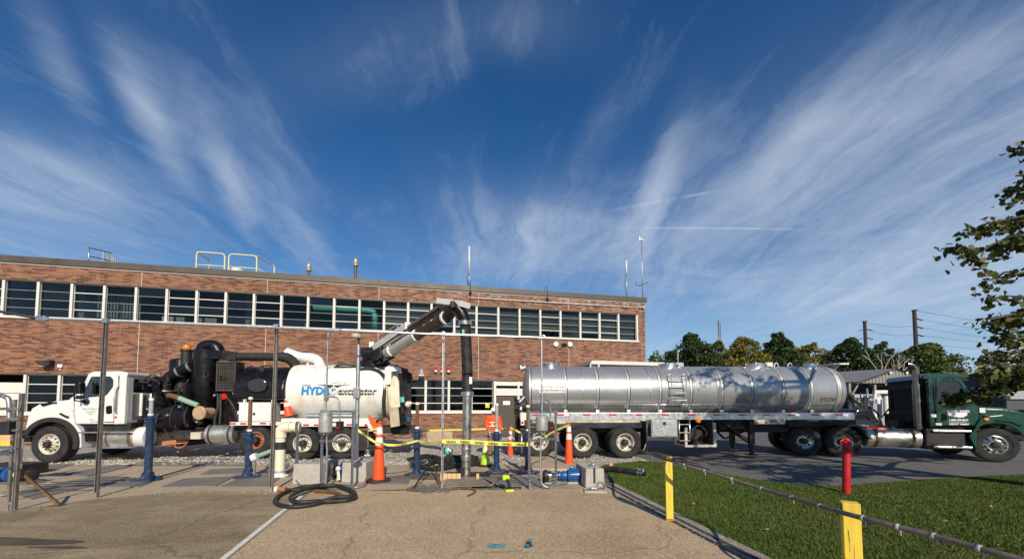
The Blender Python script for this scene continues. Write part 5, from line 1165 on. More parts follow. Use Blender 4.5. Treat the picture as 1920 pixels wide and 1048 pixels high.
# fittings along the top
for px in (1032, 1254, 1417, 1520):
    x = rp(px, 690, CY).x; s = 1.0 if px < 1500 else .6
    mb = MB(); mb.lathe([(.28*s, TRR-.08), (.28*s, TRR+.08), (.32*s, TRR+.08), (.32*s, TRR+.105), (.2*s, TRR+.12), (0, TRR+.125)], (x, CY, TZT), (0, 0, 1), 24)
    for k in range(6): t = 2*pi*k/6; mb.cyl((x+.36*s*cos(t), CY+.36*s*sin(t), TZT+TRR+.05), (x+.36*s*cos(t), CY+.36*s*sin(t), TZT+TRR+.13), .022, seg=6)
    mb.build('manhole', m_alu, tr)
x = rp(1254, 690, CY).x; MB().cyl((x+.34, CY, TZT+TRR), (x+.34, CY, TZT+TRR+.55), .025).sphere((x+.36, CY, TZT+TRR+.56), .05).box((x+.3, CY-.1, TZT+TRR), (x+.5, CY+.1, TZT+TRR+.15)).build('vent_valve', m_galv, tr)
x = rp(1417, 690, CY).x; mb = MB(); mb.box((x+.35, CY-.12, TZT+TRR-.02), (x+.55, CY+.12, TZT+TRR+.15))
for d in (.75, 1.25): mb.tube([(x+d-.07, CY, TZT+TRR-.02), (x+d-.07, CY, TZT+TRR+.08), (x+d, CY, TZT+TRR+.15), (x+d+.07, CY, TZT+TRR+.08), (x+d+.07, CY, TZT+TRR-.02)], .02, 6)
mb.cyl((x+1.9, CY, TZT+TRR-.02), (x+1.9, CY, TZT+TRR+.2), .04); mb.build('relief_valve', m_white, tr)
a, b = rp(1549, 686, CY), rp(1577, 686, CY); mb = MB(); mb.box((a.x, CY-.35, TZT+TRR+.05), (b.x, CY+.35, TZT+TRR+.10)); mb.beam((b.x-.3, CY, TZT+TRR-.15), (b.x-.1, CY, TZT+TRR+.05), .1, .05); mb.build('catwalk', m_white, tr)
x = rp(1115, 690, CY).x; MB().tube([(x-.15, CY, TZT+TRR-.02), (x-.15, CY, TZT+TRR+.12), (x+.12, CY, TZT+TRR+.12), (x+.16, CY, TZT+TRR-.02)], .04, 8).build('lifting_hoop', m_white, tr)
# rear end valves, manway clamps and placard
mb = MB(); x = TX0-.05; zc = rp(975, 760, .9).z
for k in range(9): t = 2*pi*k/9; mb.cyl((x-.28+.1*cos(t*2), .7+.22*cos(t), zc+.22*sin(t)), (x-.42, .7+.30*cos(t), zc+.30*sin(t)), .035, seg=6)
mb.cyl((x-.02, .7, zc), (x-.38, .7, zc), .2, seg=18); mb.box((x-.25, .5, .35), (x-.05, 1.6, rz0)); mb.cyl((x-.3, .6, .9), (x-.1, .6, .9), .16, seg=14); mb.beam((x-.35, .55, .4), (x-.3, .6, zc), .1, .1); mb.build('rear_valve', m_frame, tr)
MB().cyl((x-.3, .6, zc+.05), (x-.08, .62, zc+.30), .07, seg=12).sphere((x-.2, .45, zc-.1), .08).build('camlock', m_alu, tr)
MB().cyl((x-.2, CY-.35, TZT+TRR-.12), (x-.02, CY-.35, TZT+TRR-.05), .1, seg=12).sphere((x-.2, CY-.35, TZT+TRR-.05), .1).build('top_fitting', m_galv, tr)
a, b = rp(976, 774, -.02), rp(992, 787, -.02); pl = MB().box((a.x, -.03, b.z), (b.x, -.01, a.z)).build('placard', m_white, tr)
c, d = rp(976.5, 787, -.02), rp(983, 797, -.02); MB().box((c.x, -.03, d.z), (d.x, -.012, c.z-.005)).build('placard', m_white, tr); q = (c+d)/2; MB().cyl((q.x, -.03, q.z), (q.x, -.036, q.z), .045, seg=14).build('red_disc', m_redlens, tr)

# ---------------------------------------------------------------- green tractor
K = Fr((10.15, 13.95), RAD(-18.5))
tt = empty('tractor_truck', (K.o.x, K.o.y, 0), K.a, 'dark green road tractor with chrome stack and silver fuel tank under the leafy branches', 'truck')
def kp(px, py, ly=0.0): x, z = K.loc(px, py, ly); return Vector((x, ly, z))
for x in (0.0, kp(1582, 830).x):
    make_wheel(tt, (x, .02, .51), .51, 'drive', .28, m_rimalu, dual=True); make_wheel(tt, (x, 2.42, .51), .51, 'drive', .28, m_rimalu, dual=True, mirror=True)
fxw = kp(1869, 838, .05); make_wheel(tt, (fxw.x, .10, .52), .52, 'steer', .29, m_rimalu, rot=RAD(-13)); make_wheel(tt, (fxw.x, 2.32, .52), .52, 'steer', .29, m_rimalu, rot=RAD(-13), mirror=True)
kx = lambda px, ly=0.0: kp(px, 780, ly).x
mb = MB()
for y in (.8, 1.5): mb.box((-.7, y, .78), (fxw.x+.9, y+.14, 1.02))
for x in (0, kp(1582, 830).x, fxw.x): mb.cyl((x, .3, .5), (x, 2.1, .5), .08).sphere((x, 1.22, .5), .2)
mb.box((kx(1700, .4), .9, .55), (fxw.x+.4, 1.6, 1.2)); mb.build('chassis_frame', m_frame, tt, bevel=.01)
mb = MB(); mb.prism([(-.55, 1.12), (-.3, 1.16), (.35, 1.16), (.9, 1.14), (1.55, 1.10), (1.85, .72), (1.9, .62), (1.83, .62), (1.75, .75), (1.5, 1.04), (.35, 1.1), (-.5, 1.08)], .0, .66, 'y'); mb.build('quarter_fender', m_blackflat, tt)
cb = kp(1741, 760, .12).x                        # rear face of the cab
y0, y1 = .12, 2.32
def kpl(l, ly): return K.pts(l, ly)
zb = kp(1754, 797, y0).z; zt = kp(1765, 703, y0).z
xd = kp(1754, 760, y0).x; xcow = kp(1835, 770, y0).x
side = [(xd-.02, zb), (xd-.02, zt-.06)]+kpl([(1790, 704), (1802, 712), (1818, 735), (1834, 762), (1836, 785), (1828, 797)], y0)
side[0] = (xd-.02, zb)
win = round_poly(kpl([(1761, 755), (1760, 720), (1768, 714), (1794, 714), (1801, 719), (1815, 752), (1813, 757)], y0), .05)
for yy in (y0, y1-.05): mb = MB(); panel(mb, side, [win], yy, yy+.05); mb.build('cab_side', m_green, tt, bevel=.008)
MB().prism([(p[0], p[1]) for p in kpl([(1759, 757), (1758.5, 716), (1768, 712), (1796, 712), (1803, 718), (1817, 752), (1815, 759)], y0+.02)], y0+.02, y0+.026, 'y').build('side_window', m_cabglass, tt)
mb = MB(); mb.box((cb, y0, zb-.05), (xd-.02, y0+.06, zt-.05)); mb.build('sleeper_wall', m_green, tt, bevel=.03); mb = MB(); mb.box((cb-.05, y0+.02, zb-.05), (cb, y1-.02, zt-.06)); mb.build('sleeper_back', M('shade_darkened_green', (.003, .006, .006), .6, spec=.15), tt, bevel=.03)  # cab back coloured near black, its shade put into the paint
mb = MB(); xr = kp(1792, 703, y0).x; mb.prism(round_poly([(cb-.08, zt-.12), (cb-.02, zt+.06), (xr-.1, zt+.06), (xr+.05, zt), (xr+.12, zt-.08), (cb-.02, zt-.10)], .06), y0-.01, y1+.01, 'y'); mb.build('cab_roof', m_green, tt, bevel=.04)
mb = MB(); mb.prism([(p[0], p[1]) for p in kpl([(1792, 702), (1800, 698), (1815, 703), (1824, 713), (1808, 709), (1796, 707)], .3)], .3, 2.1, 'y'); mb.build('sun_visor', m_green, tt, bevel=.02)
mb = MB(); q = kpl([(1803, 712), (1835, 763), (1833, 765), (1800, 713)], y0+.1); mb.prism(q, y0+.08, y1-.08, 'y'); mb.build('windscreen', m_cabglass, tt)
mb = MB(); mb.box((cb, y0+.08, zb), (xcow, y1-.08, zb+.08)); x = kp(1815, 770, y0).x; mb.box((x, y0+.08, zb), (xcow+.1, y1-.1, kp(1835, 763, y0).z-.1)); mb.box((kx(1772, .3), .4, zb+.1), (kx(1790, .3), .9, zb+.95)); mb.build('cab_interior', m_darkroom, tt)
mb = MB(); zz = kp(1720, 725, .5)
panel(mb, [(y0+.15, zb+.35), (y1-.15, zb+.35), (y1-.15, zt-.25), (y0+.15, zt-.25)], [[(y0+.28, zb+.45), (y1-.28, zb+.45), (y1-.28, zt-.4), (y0+.28, zt-.4)]], 0, .03)
o = mb.build('rear_panel', m_blackflat, tt); o.rotation_euler = (0, 0, pi/2); o.location = (cb-.05, 0, 0)
dl = MB(); P = lambda l: [kp(a, b, y0-.004) for a, b in l]
dl.tube(P([(1755, 710), (1755, 797)]), .012, 6); dl.tube(P([(1836, 764), (1836.5, 786), (1829, 797), (1755, 797.5)]), .012, 6); dl.build('door_seam', m_black, tt)
MB().cyl(kp(1766, 782, y0-.01), kp(1766, 782, y0+.02), .12, seg=20).build('door_handle', m_black, tt)
q = kp(1774, 733, y0)
hood = [(1833, 761), (1850, 763), (1880, 764), (1910, 768), (1935, 778), (1950, 800), (1950, 822), (1928, 822), (1900, 800), (1858, 799), (1836, 797)]
mb = MB(); hpts = kpl(hood, .34); mb.prism(hpts, .34, 2.1, 'y'); mb.build('hood', m_green, tt, bevel=.08, seg=3)
mb = MB(); out = kpl([(1838, 786), (1852, 780), (1880, 777), (1912, 784), (1936, 800), (1950, 826), (1938, 826)], .05); inn = arc(fxw.x+.02, .53, .66, RAD(28), RAD(158), 14)
lowx = kpl([(1836, 846), (1829, 846), (1829, 800)], .05)
mb.prism(out+inn+lowx, .05, .55, 'y'); mb.build('fender', m_green, tt, bevel=.03)
MB().tube([kp(1836, 776, .30), kp(1870, 788, .03), kp(1895, 790, .02), kp(1915, 798, .03)], .025, 8).build('fender_crease', m_green, tt)
mb = MB(); q = kp(1850, 786, .03); mb.sphere((q.x, .04, q.z), .05, sc=(1.5, .6, 1)); mb.build('turn_signal', m_amber, tt)
for px, py, w, h, mt in ((1750.5, 779, .13, .10, m_white), (1760, 795, .15, .075, m_white), (1842, 769, .14, .15, m_white)):
    q = kp(px, py, y0-.012); MB().box((q.x-w/2, q.y-.004, q.z-h/2), (q.x+w/2, q.y+.006, q.z+h/2)).build('marker_decal', mt, tt)
# white leaf-like door emblem and lettering
MB().prism([(p[0], p[1]) for p in kpl([(1776, 774), (1800, 773), (1813, 773), (1813.5, 778), (1806, 782), (1798, 782.5), (1792, 781), (1790, 782), (1786, 780), (1783, 780), (1778, 778)], y0)], y0-.006, y0-.001, 'y').build('door_emblem', m_whitetext, tt)
for s, px, py, h, sx in (('WIND RIVER', 1776, 773, .105, .92), ('1-800-499-8042', 1779, 788.3, .075, .98), ('USDOT 346607', 1779.5, 796, .075, .98)):
    q = kp(px, py, y0); text(s, h, m_whitetext, tt, (q.x, y0-.005, q.z), (pi/2, 0, 0), sx=sx, bold=.003)
a, b = kp(1779, 790.3, y0), kp(1812, 789.8, y0); MB().box((a.x, y0-.005, a.z-.006), (b.x, y0-.001, a.z+.006)).build('lettering_rule', m_whitetext, tt)
# mirror, stack, steps, tank
mb = MB(); a, b = kp(1828, 726, -.15), kp(1838, 752, -.15); mb.box((a.x, -.25, b.z), (b.x, -.05, a.z)); mb.build('mirror', m_black, tt, bevel=.04); MB().tube([kp(1822, 728, .1), kp(1832, 727, -.15)], .02, 6).tube([kp(1830, 756, .1), kp(1834, 750, -.15)], .02, 6).build('mirror_arm', m_chrome, tt)
sx_ = kp(1722, 790, .35); tp_ = kp(1716, 683, .35)
mb = MB(); mb.cyl((sx_.x, .35, .95), (sx_.x, .35, 2.45), .115, seg=20); mb.tube(spline([(sx_.x, .35, 2.4), (sx_.x, .35, tp_.z-.30), (sx_.x-.01, .35, tp_.z-.15), (sx_.x-.10, .35, tp_.z-.03), (sx_.x-.22, .35, tp_.z+.0)], 5), .085, 18, caps=False); mb.build('exhaust_stack', m_stack, tt)
MB().box((sx_.x-.02, .35, 1.4), (sx_.x+.25, .42, 1.46)).box((sx_.x-.02, .35, 2.2), (sx_.x+.25, .42, 2.26)).build('stack_bracket', m_frame, tt)
a, b = kp(1628, 805, .1), kp(1731, 838, .1); r = .31
mb = MB(); drum(mb, a.x, b.x, .10+r, .35+r, r, .07, 36); mb.build('fuel_tank', m_tanksteel, tt)
mb = MB(); strap(mb, kx(1644, .1)-.05, .1+r, .35+r, r, .08); strap(mb, kx(1714, .1)-.06, .1+r, .35+r, r, .08); mb.build('tank_strap', m_brownpipe, tt)
mb = MB(); q = kp(1645, 803, .3); mb.box((q.x-.28, .3, q.z-.05), (q.x+.28, .75, q.z+.03)); mb.box((q.x-.15, .3, q.z+.03), (q.x+.0, .5, q.z+.09)); mb.build('red_bracket', m_orange, tt, bevel=.01)
a, b = kp(1738, 822, .1), kp(1812, 838, .1); mb = MB(); mb.box((a.x, .12, .33), (b.x, .7, 1.0)); mb.build('step_box', m_frame, tt, bevel=.02)
for z in (.93, .42): MB().box((kx(1748, .05), .04, z-.03), (kx(1820, .05), .30, z+.03)).build('step', m_alu, tt, bevel=.01)
mb = MB(); mb.box((kx(1740, .4), .3, .95), (kx(1832, .4), 2.1, zb)); mb.build('under_cab_panel', m_frame, tt)
hs = MB()
for dz in (0, .06):
    hs.tube(spline([kp(1591, 738+dz*60, 1.2), kp(1605, 752+dz*60, 1.0), kp(1630, 763+dz*50, .9), kp(1643, 772, .9), kp(1650, 785, .9), kp(1655, 800, .9)], 5), .03, 8)
hs.tube(spline([kp(1590, 745, 1.2), kp(1610, 768, 1.0), kp(1640, 790, 1.0), kp(1668, 765, 1.2)], 5), .025, 8); hs.build('air_hose', m_hose, tt)
mb = MB()
for px in (1595, 1601, 1608, 1620): q = kp(px, 800, 1.1); mb.box((q.x-.03, 1.1, 1.0), (q.x+.03, 1.16, 1.05))
q = kp(1600, 797, .9); mb.box((q.x-.5, .8, q.z-.1), (q.x+.6, 1.6, q.z)); mb.build('deck_plate', m_galv, tt)
# ---------------------------------------------------------------- foreground equipment
def G(px, py): return gr(px, py)
def hgt(px, py, g): return at(px, py, g.y).z       # height of a picture point above the ground point g
m_strut = m_galvdull
def strut(name, base, top, label, w=.045, holes=False, m=None, group='tall metal channel posts', cap=True):
    m = m or m_strut
    e = empty(name, (base.x, base.y, 0), RAD(4), label, 'post', group); h = top
    mb = MB()                                     # C channel
    mb.box((-w/2, w/2-.004, 0), (w/2, w/2, h)); mb.box((-w/2, -w/2, 0), (-w/2+.004, w/2-.004, h)); mb.box((w/2-.004, -w/2, 0), (w/2, w/2-.004, h)); mb.box((-w/2+.004, -w/2, 0), (-w/2+.012, -w/2+.004, h)); mb.box((w/2-.012, -w/2, 0), (w/2-.004, -w/2+.004, h))
    mb.build('channel', m, e)
    if holes:
        hb = MB(); n = int(h/.05)
        for k in range(n): hb.box((-w*.22, w/2-.0065, k*.05+.012), (w*.22, w/2-.0045, k*.05+.036))
        hb.build('slot', m_black, e)['kind'] = 'stuff'
        fb = MB(); n = int(h/.05)
        for k in range(n): fb.box((-w*.22, -w/2-.003, k*.05+.012), (w*.22, -w/2+.001, k*.05+.036))
    MB().box((-w*.9, -w*.9, 0), (w*.9, w*.9, .008)).box((-w*.55, -w*.75, .008), (w*.55, -w*.5, .10)).build('foot_plate', m_galv, e)
    if cap: MB().box((-w*.75, -w*.75, h-.06), (w*.75, w*.75, h+.03)).build('clamp', m_galv, e)
    return e
pA = G(181, 932); strut('strut_post', pA, hgt(203, 600, pA), 'tall bronze channel post standing left, in front of the white truck cab', .056)
pB = G(509, 921); strut('strut_post', pB, hgt(517, 611, pB), 'tall channel post in front of the black water tank', .058, True)
pC = G(829, 915); strut('strut_post', pC, hgt(833, 624, pC), 'thin slotted post beside the excavation pit, left of the suction pipe', .042, True, m_galv)
# overhead conduit
oc = empty('overhead_conduit', (0, 0, 0), 0, 'long grey overhead conduit running across the post tops', 'conduit')
q0, q1, q2, q3 = at(85, 598, 7.7), at(517, 614.5, 8.1), at(833, 627, 8.35), at(1009, 632.5, 8.75)
MB().tube([q0, at(203, 602.5, 7.75), q1, q2, q3, q3+Vector((.06, .0, -.02))], .023, 10).build('pipe', m_galv, oc)
MB().cbox(at(79, 597, 7.7), (.18, .08, .10)).cyl(at(70, 597, 7.7), at(88, 597.5, 7.7), .035, seg=10).build('junction_box', m_galv, oc, bevel=.01)
MB().tube(spline([at(-40, 580, 7.2), at(0, 584, 7.4), at(45, 592, 7.6), at(72, 597, 7.7)], 5), .026, 8).build('flexible_cable', m_hose, oc)
mb = MB(); t0 = at(627, 619, 8.2); mb.cbox(t0, (.22, .06, .06)); mb.cyl(t0-Vector((.16, 0, 0)), t0-Vector((.1, 0, 0)), .035, seg=10).cyl(t0+Vector((.1, 0, 0)), t0+Vector((.16, 0, 0)), .035, seg=10); mb.build('tee_fitting', m_galv, oc, bevel=.01)
# left frame at the picture edge
bL = G(28, 956); hL = hgt(35, 737, bL)
fl = empty('strut_stand', (bL.x, bL.y, 0), RAD(8), 'weathered metal strut frame with horizontal bars at the left edge of the slab', 'frame')
def LL(px, py, dy=0.0): w = at(px, py, bL.y+dy); d = Vector((w.x-bL.x, w.y-bL.y, w.z)); c, s = cos(RAD(8)), sin(RAD(8)); return Vector((d.x*c+d.y*s, -d.x*s+d.y*c, d.z))
mb = MB(); mb.box((-.022, -.022, 0), (.022, .022, hL)); mb.build('post', m_strut, fl, bevel=.004)
mb = MB(); mb.box((-.022, -.034, 0), (-.010, -.0235, hL)); mb.box((.010, -.034, 0), (.022, -.0235, hL)); mb.build('post_lip', m_strut, fl)
for py, w in ((766, .045), (785, .035), (806, .03), (838, .03)):
    p = LL(28, py); MB().box((-1.6, -.06, p.z-w/2), (.03, -.035, p.z+w/2)).build('cross_bar', m_strut, fl)
mb = MB(); q = LL(20, 880, .6); mb.box((q.x-.02, q.y-.02, 0), (q.x+.02, q.y+.02, hL*.95)); mb.build('rear_post', m_strut, fl)
mb = MB(); a, b = LL(40, 885, .1), LL(90, 940, .1); mb.beam(a, Vector((b.x, b.y+.2, .02)), .05, .035); mb.box((b.x-.12, b.y+.12, 0), (b.x+.06, b.y+.28, .012)); mb.build('brace', m_brownpipe, fl)
MB().box((-.07, -.12, 0), (.07, .06, .012)).box((-.05, -.07, .012), (-.035, -.047, .11)).build('foot_plate', m_galv, fl)
o = MB().tube(spline([LL(-30, 741), LL(0, 741), LL(10, 744), LL(17, 752), LL(18, 790)], 5), .035, 12).build('bent_conduit', m_galv, fl)
mb = MB(); p = LL(22, 803); mb.box((p.x-.10, p.y-.12, p.z-.10), (p.x+.07, p.y, p.z+.12)); mb.build('control_box', m_frame, fl, bevel=.015)
p = LL(10, 803); MB().cyl((p.x-.05, p.y-.13, p.z), (p.x-.05, p.y-.16, p.z), .05, seg=12).cyl((p.x-.4, p.y-.12, p.z), (p.x-.1, p.y-.12, p.z), .06, seg=10).build('red_indicator', m_redlens, fl)
# things behind that frame
p = G(12, 905); e = empty('electric_pump', (p.x, p.y, 0), RAD(-6), 'blue motor with grey pump lying at the left edge', 'pump')
MB().lathe([(0, -.3), (.14, -.3), (.15, -.26), (.15, .18), (.17, .2), (.17, .28), (.12, .3)], (-.1, 0, .19), (1, 0, 0), 20).build('motor', m_motor, e)
MB().lathe([(.10, .2), (.12, .25), (.13, .55), (.09, .58), (.09, .66), (.12, .68), (.12, .78), (.05, .8), (0, .8)], (-.1, 0, .19), (1, 0, 0), 20).build('pump_head', m_frame, e)
MB().box((.28, -.135, .17), (.38, -.12, .25)).build('data_plate', m_white, e); MB().box((-.4, -.15, 0), (.75, .15, .05)).build('skid', m_strut, e)
a, b = G(-20, 935), G(110, 915); o = MB().tube([a+Vector((0, 0, .03)), b+Vector((0, 0, .03))], .022, 8).build('ground_pipe', m_galvdull); tag(o, 'thin grey pipe lying on the concrete beside the blue motor', 'pipe')
p = G(12, 903); e = tag(MB().box((-1.6, 0, 0), (-.55, .8, .27)).build('dark_cabinet', m_frame, loc=(p.x-.1, p.y+.6, 0), bevel=.02), 'low dark grey metal enclosure behind the blue motor', 'enclosure')
p = at(10, 822, 8.6); e = empty('timber_stack', (p.x, p.y, p.z-.15), 0, 'yellow and tan timber pieces held at the left frame', 'timber')
MB().box((-.6, 0, 0), (.12, .15, .09)).build('yellow_block', m_yellow, e); MB().box((-.6, .02, .09), (.12, .15, .24)).build('tan_block', m_wood, e)
MB().box((-.5, .04, -(p.z-.15)), (-.45, .1, 0)).build('prop', m_strut, e)
p = at(38, 845, 9.4); o = MB().cyl((p.x, p.y, 0), (p.x, p.y, hgt(40, 822, p)), .045, seg=12).build('marker_post', m_white); tag(o, 'slim white post behind the left strut frame', 'post')
a, b = at(-30, 850, 9.0), at(20, 848, 9.2); o = MB().cyl(a, b, .06, seg=12).cyl(b-Vector((.05, 0, 0)), b, .08, seg=12).build('pale_pipe', m_tealpipe if False else M('pale_green_pipe', (.42, .50, .42), .5)); tag(o, 'pale green pipe end entering from the left edge', 'pipe')

# blue stands
def blue_stand(base, ptop, pcol, label, mcol, mstem, first=None):
    e = empty('valve_stand', (base.x, base.y, 0), RAD(6), label, 'valve stand', 'blue valve stands')
    hc = hgt(ptop[0], pcol, base); ht = hgt(ptop[0], ptop[1], base)
    mb = MB(); mb.prism(round_poly([(-.30, -.13), (-.13, -.28), (.16, -.26), (.33, -.08), (.16, .24), (-.12, .26)], .03), .012, .05, 'z'); mb.build('base_plate', m_blue, e, bevel=.005)
    mb = MB()
    for x, y in ((-.22, -.1), (.22, -.06), (-.06, .18), (.1, .17), (.04, -.2)): mb.cyl((x, y, .05), (x, y, .09), .018, seg=6)
    mb.build('anchor_bolt', m_galvdull, e)['kind'] = 'stuff'
    mb = MB(); mb.lathe([(.105, .05), (.11, .10), (.082, .13), (.078, .17), (.078, hc-.20), (.09, hc-.18), (.09, hc-.05), (.075, hc-.03)], seg=24)
    for k in range(4): a = pi/4+k*pi/2; mb.beam((.11*cos(a), .11*sin(a), .05), (.08*cos(a), .08*sin(a), .18), .02, .05)
    mb.build('tube', mcol, e)
    mb = MB(); mb.cyl((0, 0, hc-.03), (0, 0, hc), .12, seg=20); mb.beam((-.21, 0, hc-.015), (.21, 0, hc-.015), .06, .025); mb.cyl((0, 0, hc), (0, 0, hc+.05), .07, seg=16); mb.build('collar', mcol, e, bevel=.004)
    for s in (-1, 1): MB().cyl((s*.115, 0, hc-.16), (s*.115, 0, hc-.03), .016, seg=8).build('lug', mcol, e)
    mb = MB(); mb.cyl((0, 0, hc+.05), (0, 0, ht-.04), .043, seg=16); mb.build('stem_cover', mstem, e)
    MB().cyl((0, 0, hc+.04), (0, 0, hc+.10), .058, seg=16).build('white_ring', m_white, e); MB().lathe([(.052, ht-.06), (.052, ht-.015), (.04, ht), (0, ht)], seg=16).build('cap', m_white, e)
    return e
m_clear = M('grey_clear_tube', (.36, .35, .35), .3)
blue_stand(G(277, 899), (287, 746), 783, 'blue valve stand with grey clear stem cover, nearest the white truck cab', m_blue, m_clear)
blue_stand(G(465, 894), (477, 744), 812, 'blue valve stand with brown stem left of the cream standpipe', m_blue, m_brownpipe)
blue_stand(G(781, 890), (785, 754), 807, 'blue valve stand with brown stem behind the pry bars at the pit', m_blue, m_brownpipe)
blue_stand(G(931, 885), (934, 756), 812, 'blue valve stand with grey stem in front of the worker', m_blue, m_clear)
blue_stand(G(990, 886), (989.5, 759), 811, 'blue valve stand with brown stem beside the right control frame', m_blue, m_brownpipe)

# cream standpipe
p = G(524, 893); e = empty('cream_standpipe', (p.x, p.y, 0), RAD(-2), 'cream plastic standpipe with elbow, black band and support leg', 'pipe')
hz = hgt(530, 800, p); xr = at(556, 805, p.y).x-p.x; r = .115
MB().lathe([(.2, 0), (.2, .03), (.16, .05), (.125, .05), (.125, .10), (r, .11)], seg=24).build('base_flange', m_white, e)
MB().lathe([(.124, .09), (.126, .10), (.126, .14), (.12, .15)], seg=24).build('grey_ring', m_greyplastic, e)
MB().tube([(0, 0, .08), (0, 0, hz-.18)], r, 24).build('riser', m_pvc, e)
zb_ = hgt(525, 835, p); MB().cyl((0, 0, zb_-.09), (0, 0, zb_+.09), r+.006, seg=24).build('black_band', m_blackflat, e)
MB().tube(spline([(0, 0, hz-.26), (0, 0, hz-.16), (.03, 0, hz-.06), (.11, 0, hz-.01), (.20, 0, hz), (.26, .0, hz)], 5), r+.02, 24).build('elbow', m_pvc, e)
MB().cyl((.2, 0, hz), (xr+.06, .06, hz-.01), r, seg=24).cyl((xr-.02, .05, hz-.01), (xr+.03, .055, hz-.01), r+.025, seg=24).build('spout', m_pvc, e)
MB().box((xr-.0, .0, 0), (xr+.05, .05, hz-.11)).build('support_leg', m_galv, e)
# teal pipe behind it
a, b = at(481, 856, 9.9), at(517, 842, 10.3); e = empty('teal_hose_pipe', (a.x, a.y, 0), 0, 'short pale teal pipe on small legs behind the second blue stand', 'pipe')
MB().cyl((0, 0, a.z), (b.x-a.x, b.y-a.y, b.z), .06, seg=14).build('pipe', m_palegreen, e); MB().cyl((-.1, -.02, a.z-.03), (.02, 0, a.z+.01), .10, seg=16).build('white_flange', m_white, e); MB().box((-.06, -.02, 0), (-.02, .02, a.z)).box((.22, .15, 0), (.26, .19, a.z)).build('leg', m_galv, e)

# concrete blocks
def block(px0, px1, py0, py1, depth, label, ang=0, taper=.0):
    a = G(px0, py1); b = G(px1, py1); h = hgt(px0, py0, a); w = (b-a).length
    e = empty('concrete_block', (a.x, a.y, 0), atan2(b.y-a.y, b.x-a.x)+ang, label, 'concrete block', 'precast concrete blocks')
    mb = MB(); mb._add([(0, 0, .0), (w, 0, 0), (w, depth, 0), (0, depth, 0), (taper, taper, h), (w-taper, taper, h), (w-taper, depth-taper, h), (taper, depth-taper, h)], [(0, 3, 2, 1), (4, 5, 6, 7), (0, 1, 5, 4), (1, 2, 6, 5), (2, 3, 7, 6), (3, 0, 4, 7)])
    mb.build('block', m_concrete, e, bevel=.012)
    MB().tube([(w*.4, depth*.4, h-.02), (w*.4, depth*.4, h+.04), (w*.6, depth*.4, h+.04), (w*.6, depth*.4, h-.02)], .012, 6).build('lifting_loop', m_galvdull, e)
    return e, w, h
b1_, w1, h1 = block(548, 600, 870, 908, .95, 'pale concrete block left of the two beside the slotted control frame', 0, .01)
b2_, w2, h2 = block(640, 686, 867, 904, .95, 'pale concrete block carrying the lamp pole, right of the slotted frame', 0, .01)
b3_, w3, h3 = block(1098, 1135, 879, 914, .95, 'pale concrete block with steel fittings on the slab edge by the lawn', RAD(4), .015)
MB().box((w3*.42, -.02, .10), (w3*.5, -.0, .42)).build('slot_cover', m_frame, b3_)
MB().cyl((w3*.55, .3, h3), (w3*.55, .3, h3+.05), .04, seg=10).sphere((w3*.6, .3, h3+.05), .05).build('top_fitting', m_galv, b3_)
# lamp pole
p = at(668, 862, 8.95); e = empty('lamp_pole', (p.x, p.y, p.z), 0, 'galvanised lamp pole standing on the concrete block beside the white tank', 'lamp')
hh = hgt(671.5, 646, p)-p.z
dx = at(672, 646, p.y).x-p.x
MB().cyl((0, 0, 0), (dx*.3, 0, hh), .046, .040, seg=16).build('pole', m_galv, e); MB().cyl((0, 0, 0), (0, 0, .02), .10, seg=16).build('base_plate', m_galv, e)
zb2 = hgt(668, 737, p)-p.z; MB().cbox((0, -.05, zb2), (.14, .09, .24)).build('switch_box', m_galv, e, bevel=.012)
MB().tube([(dx*.3, 0, hh-.02), (dx*.3, 0, hh+.10), (dx*.3-.01, 0, hh+.16)], .022, 8).build('lamp_neck', m_frame, e)
MB().lathe([(0, .10), (.09, .085), (.12, .03), (.12, 0), (.10, -.02), (0, -.025)], (dx*.3-.05, -.02, hh+.16), (0, 0, 1), 18).build('lamp_head', M('lamp_tan', (.42, .36, .26), .5), e)
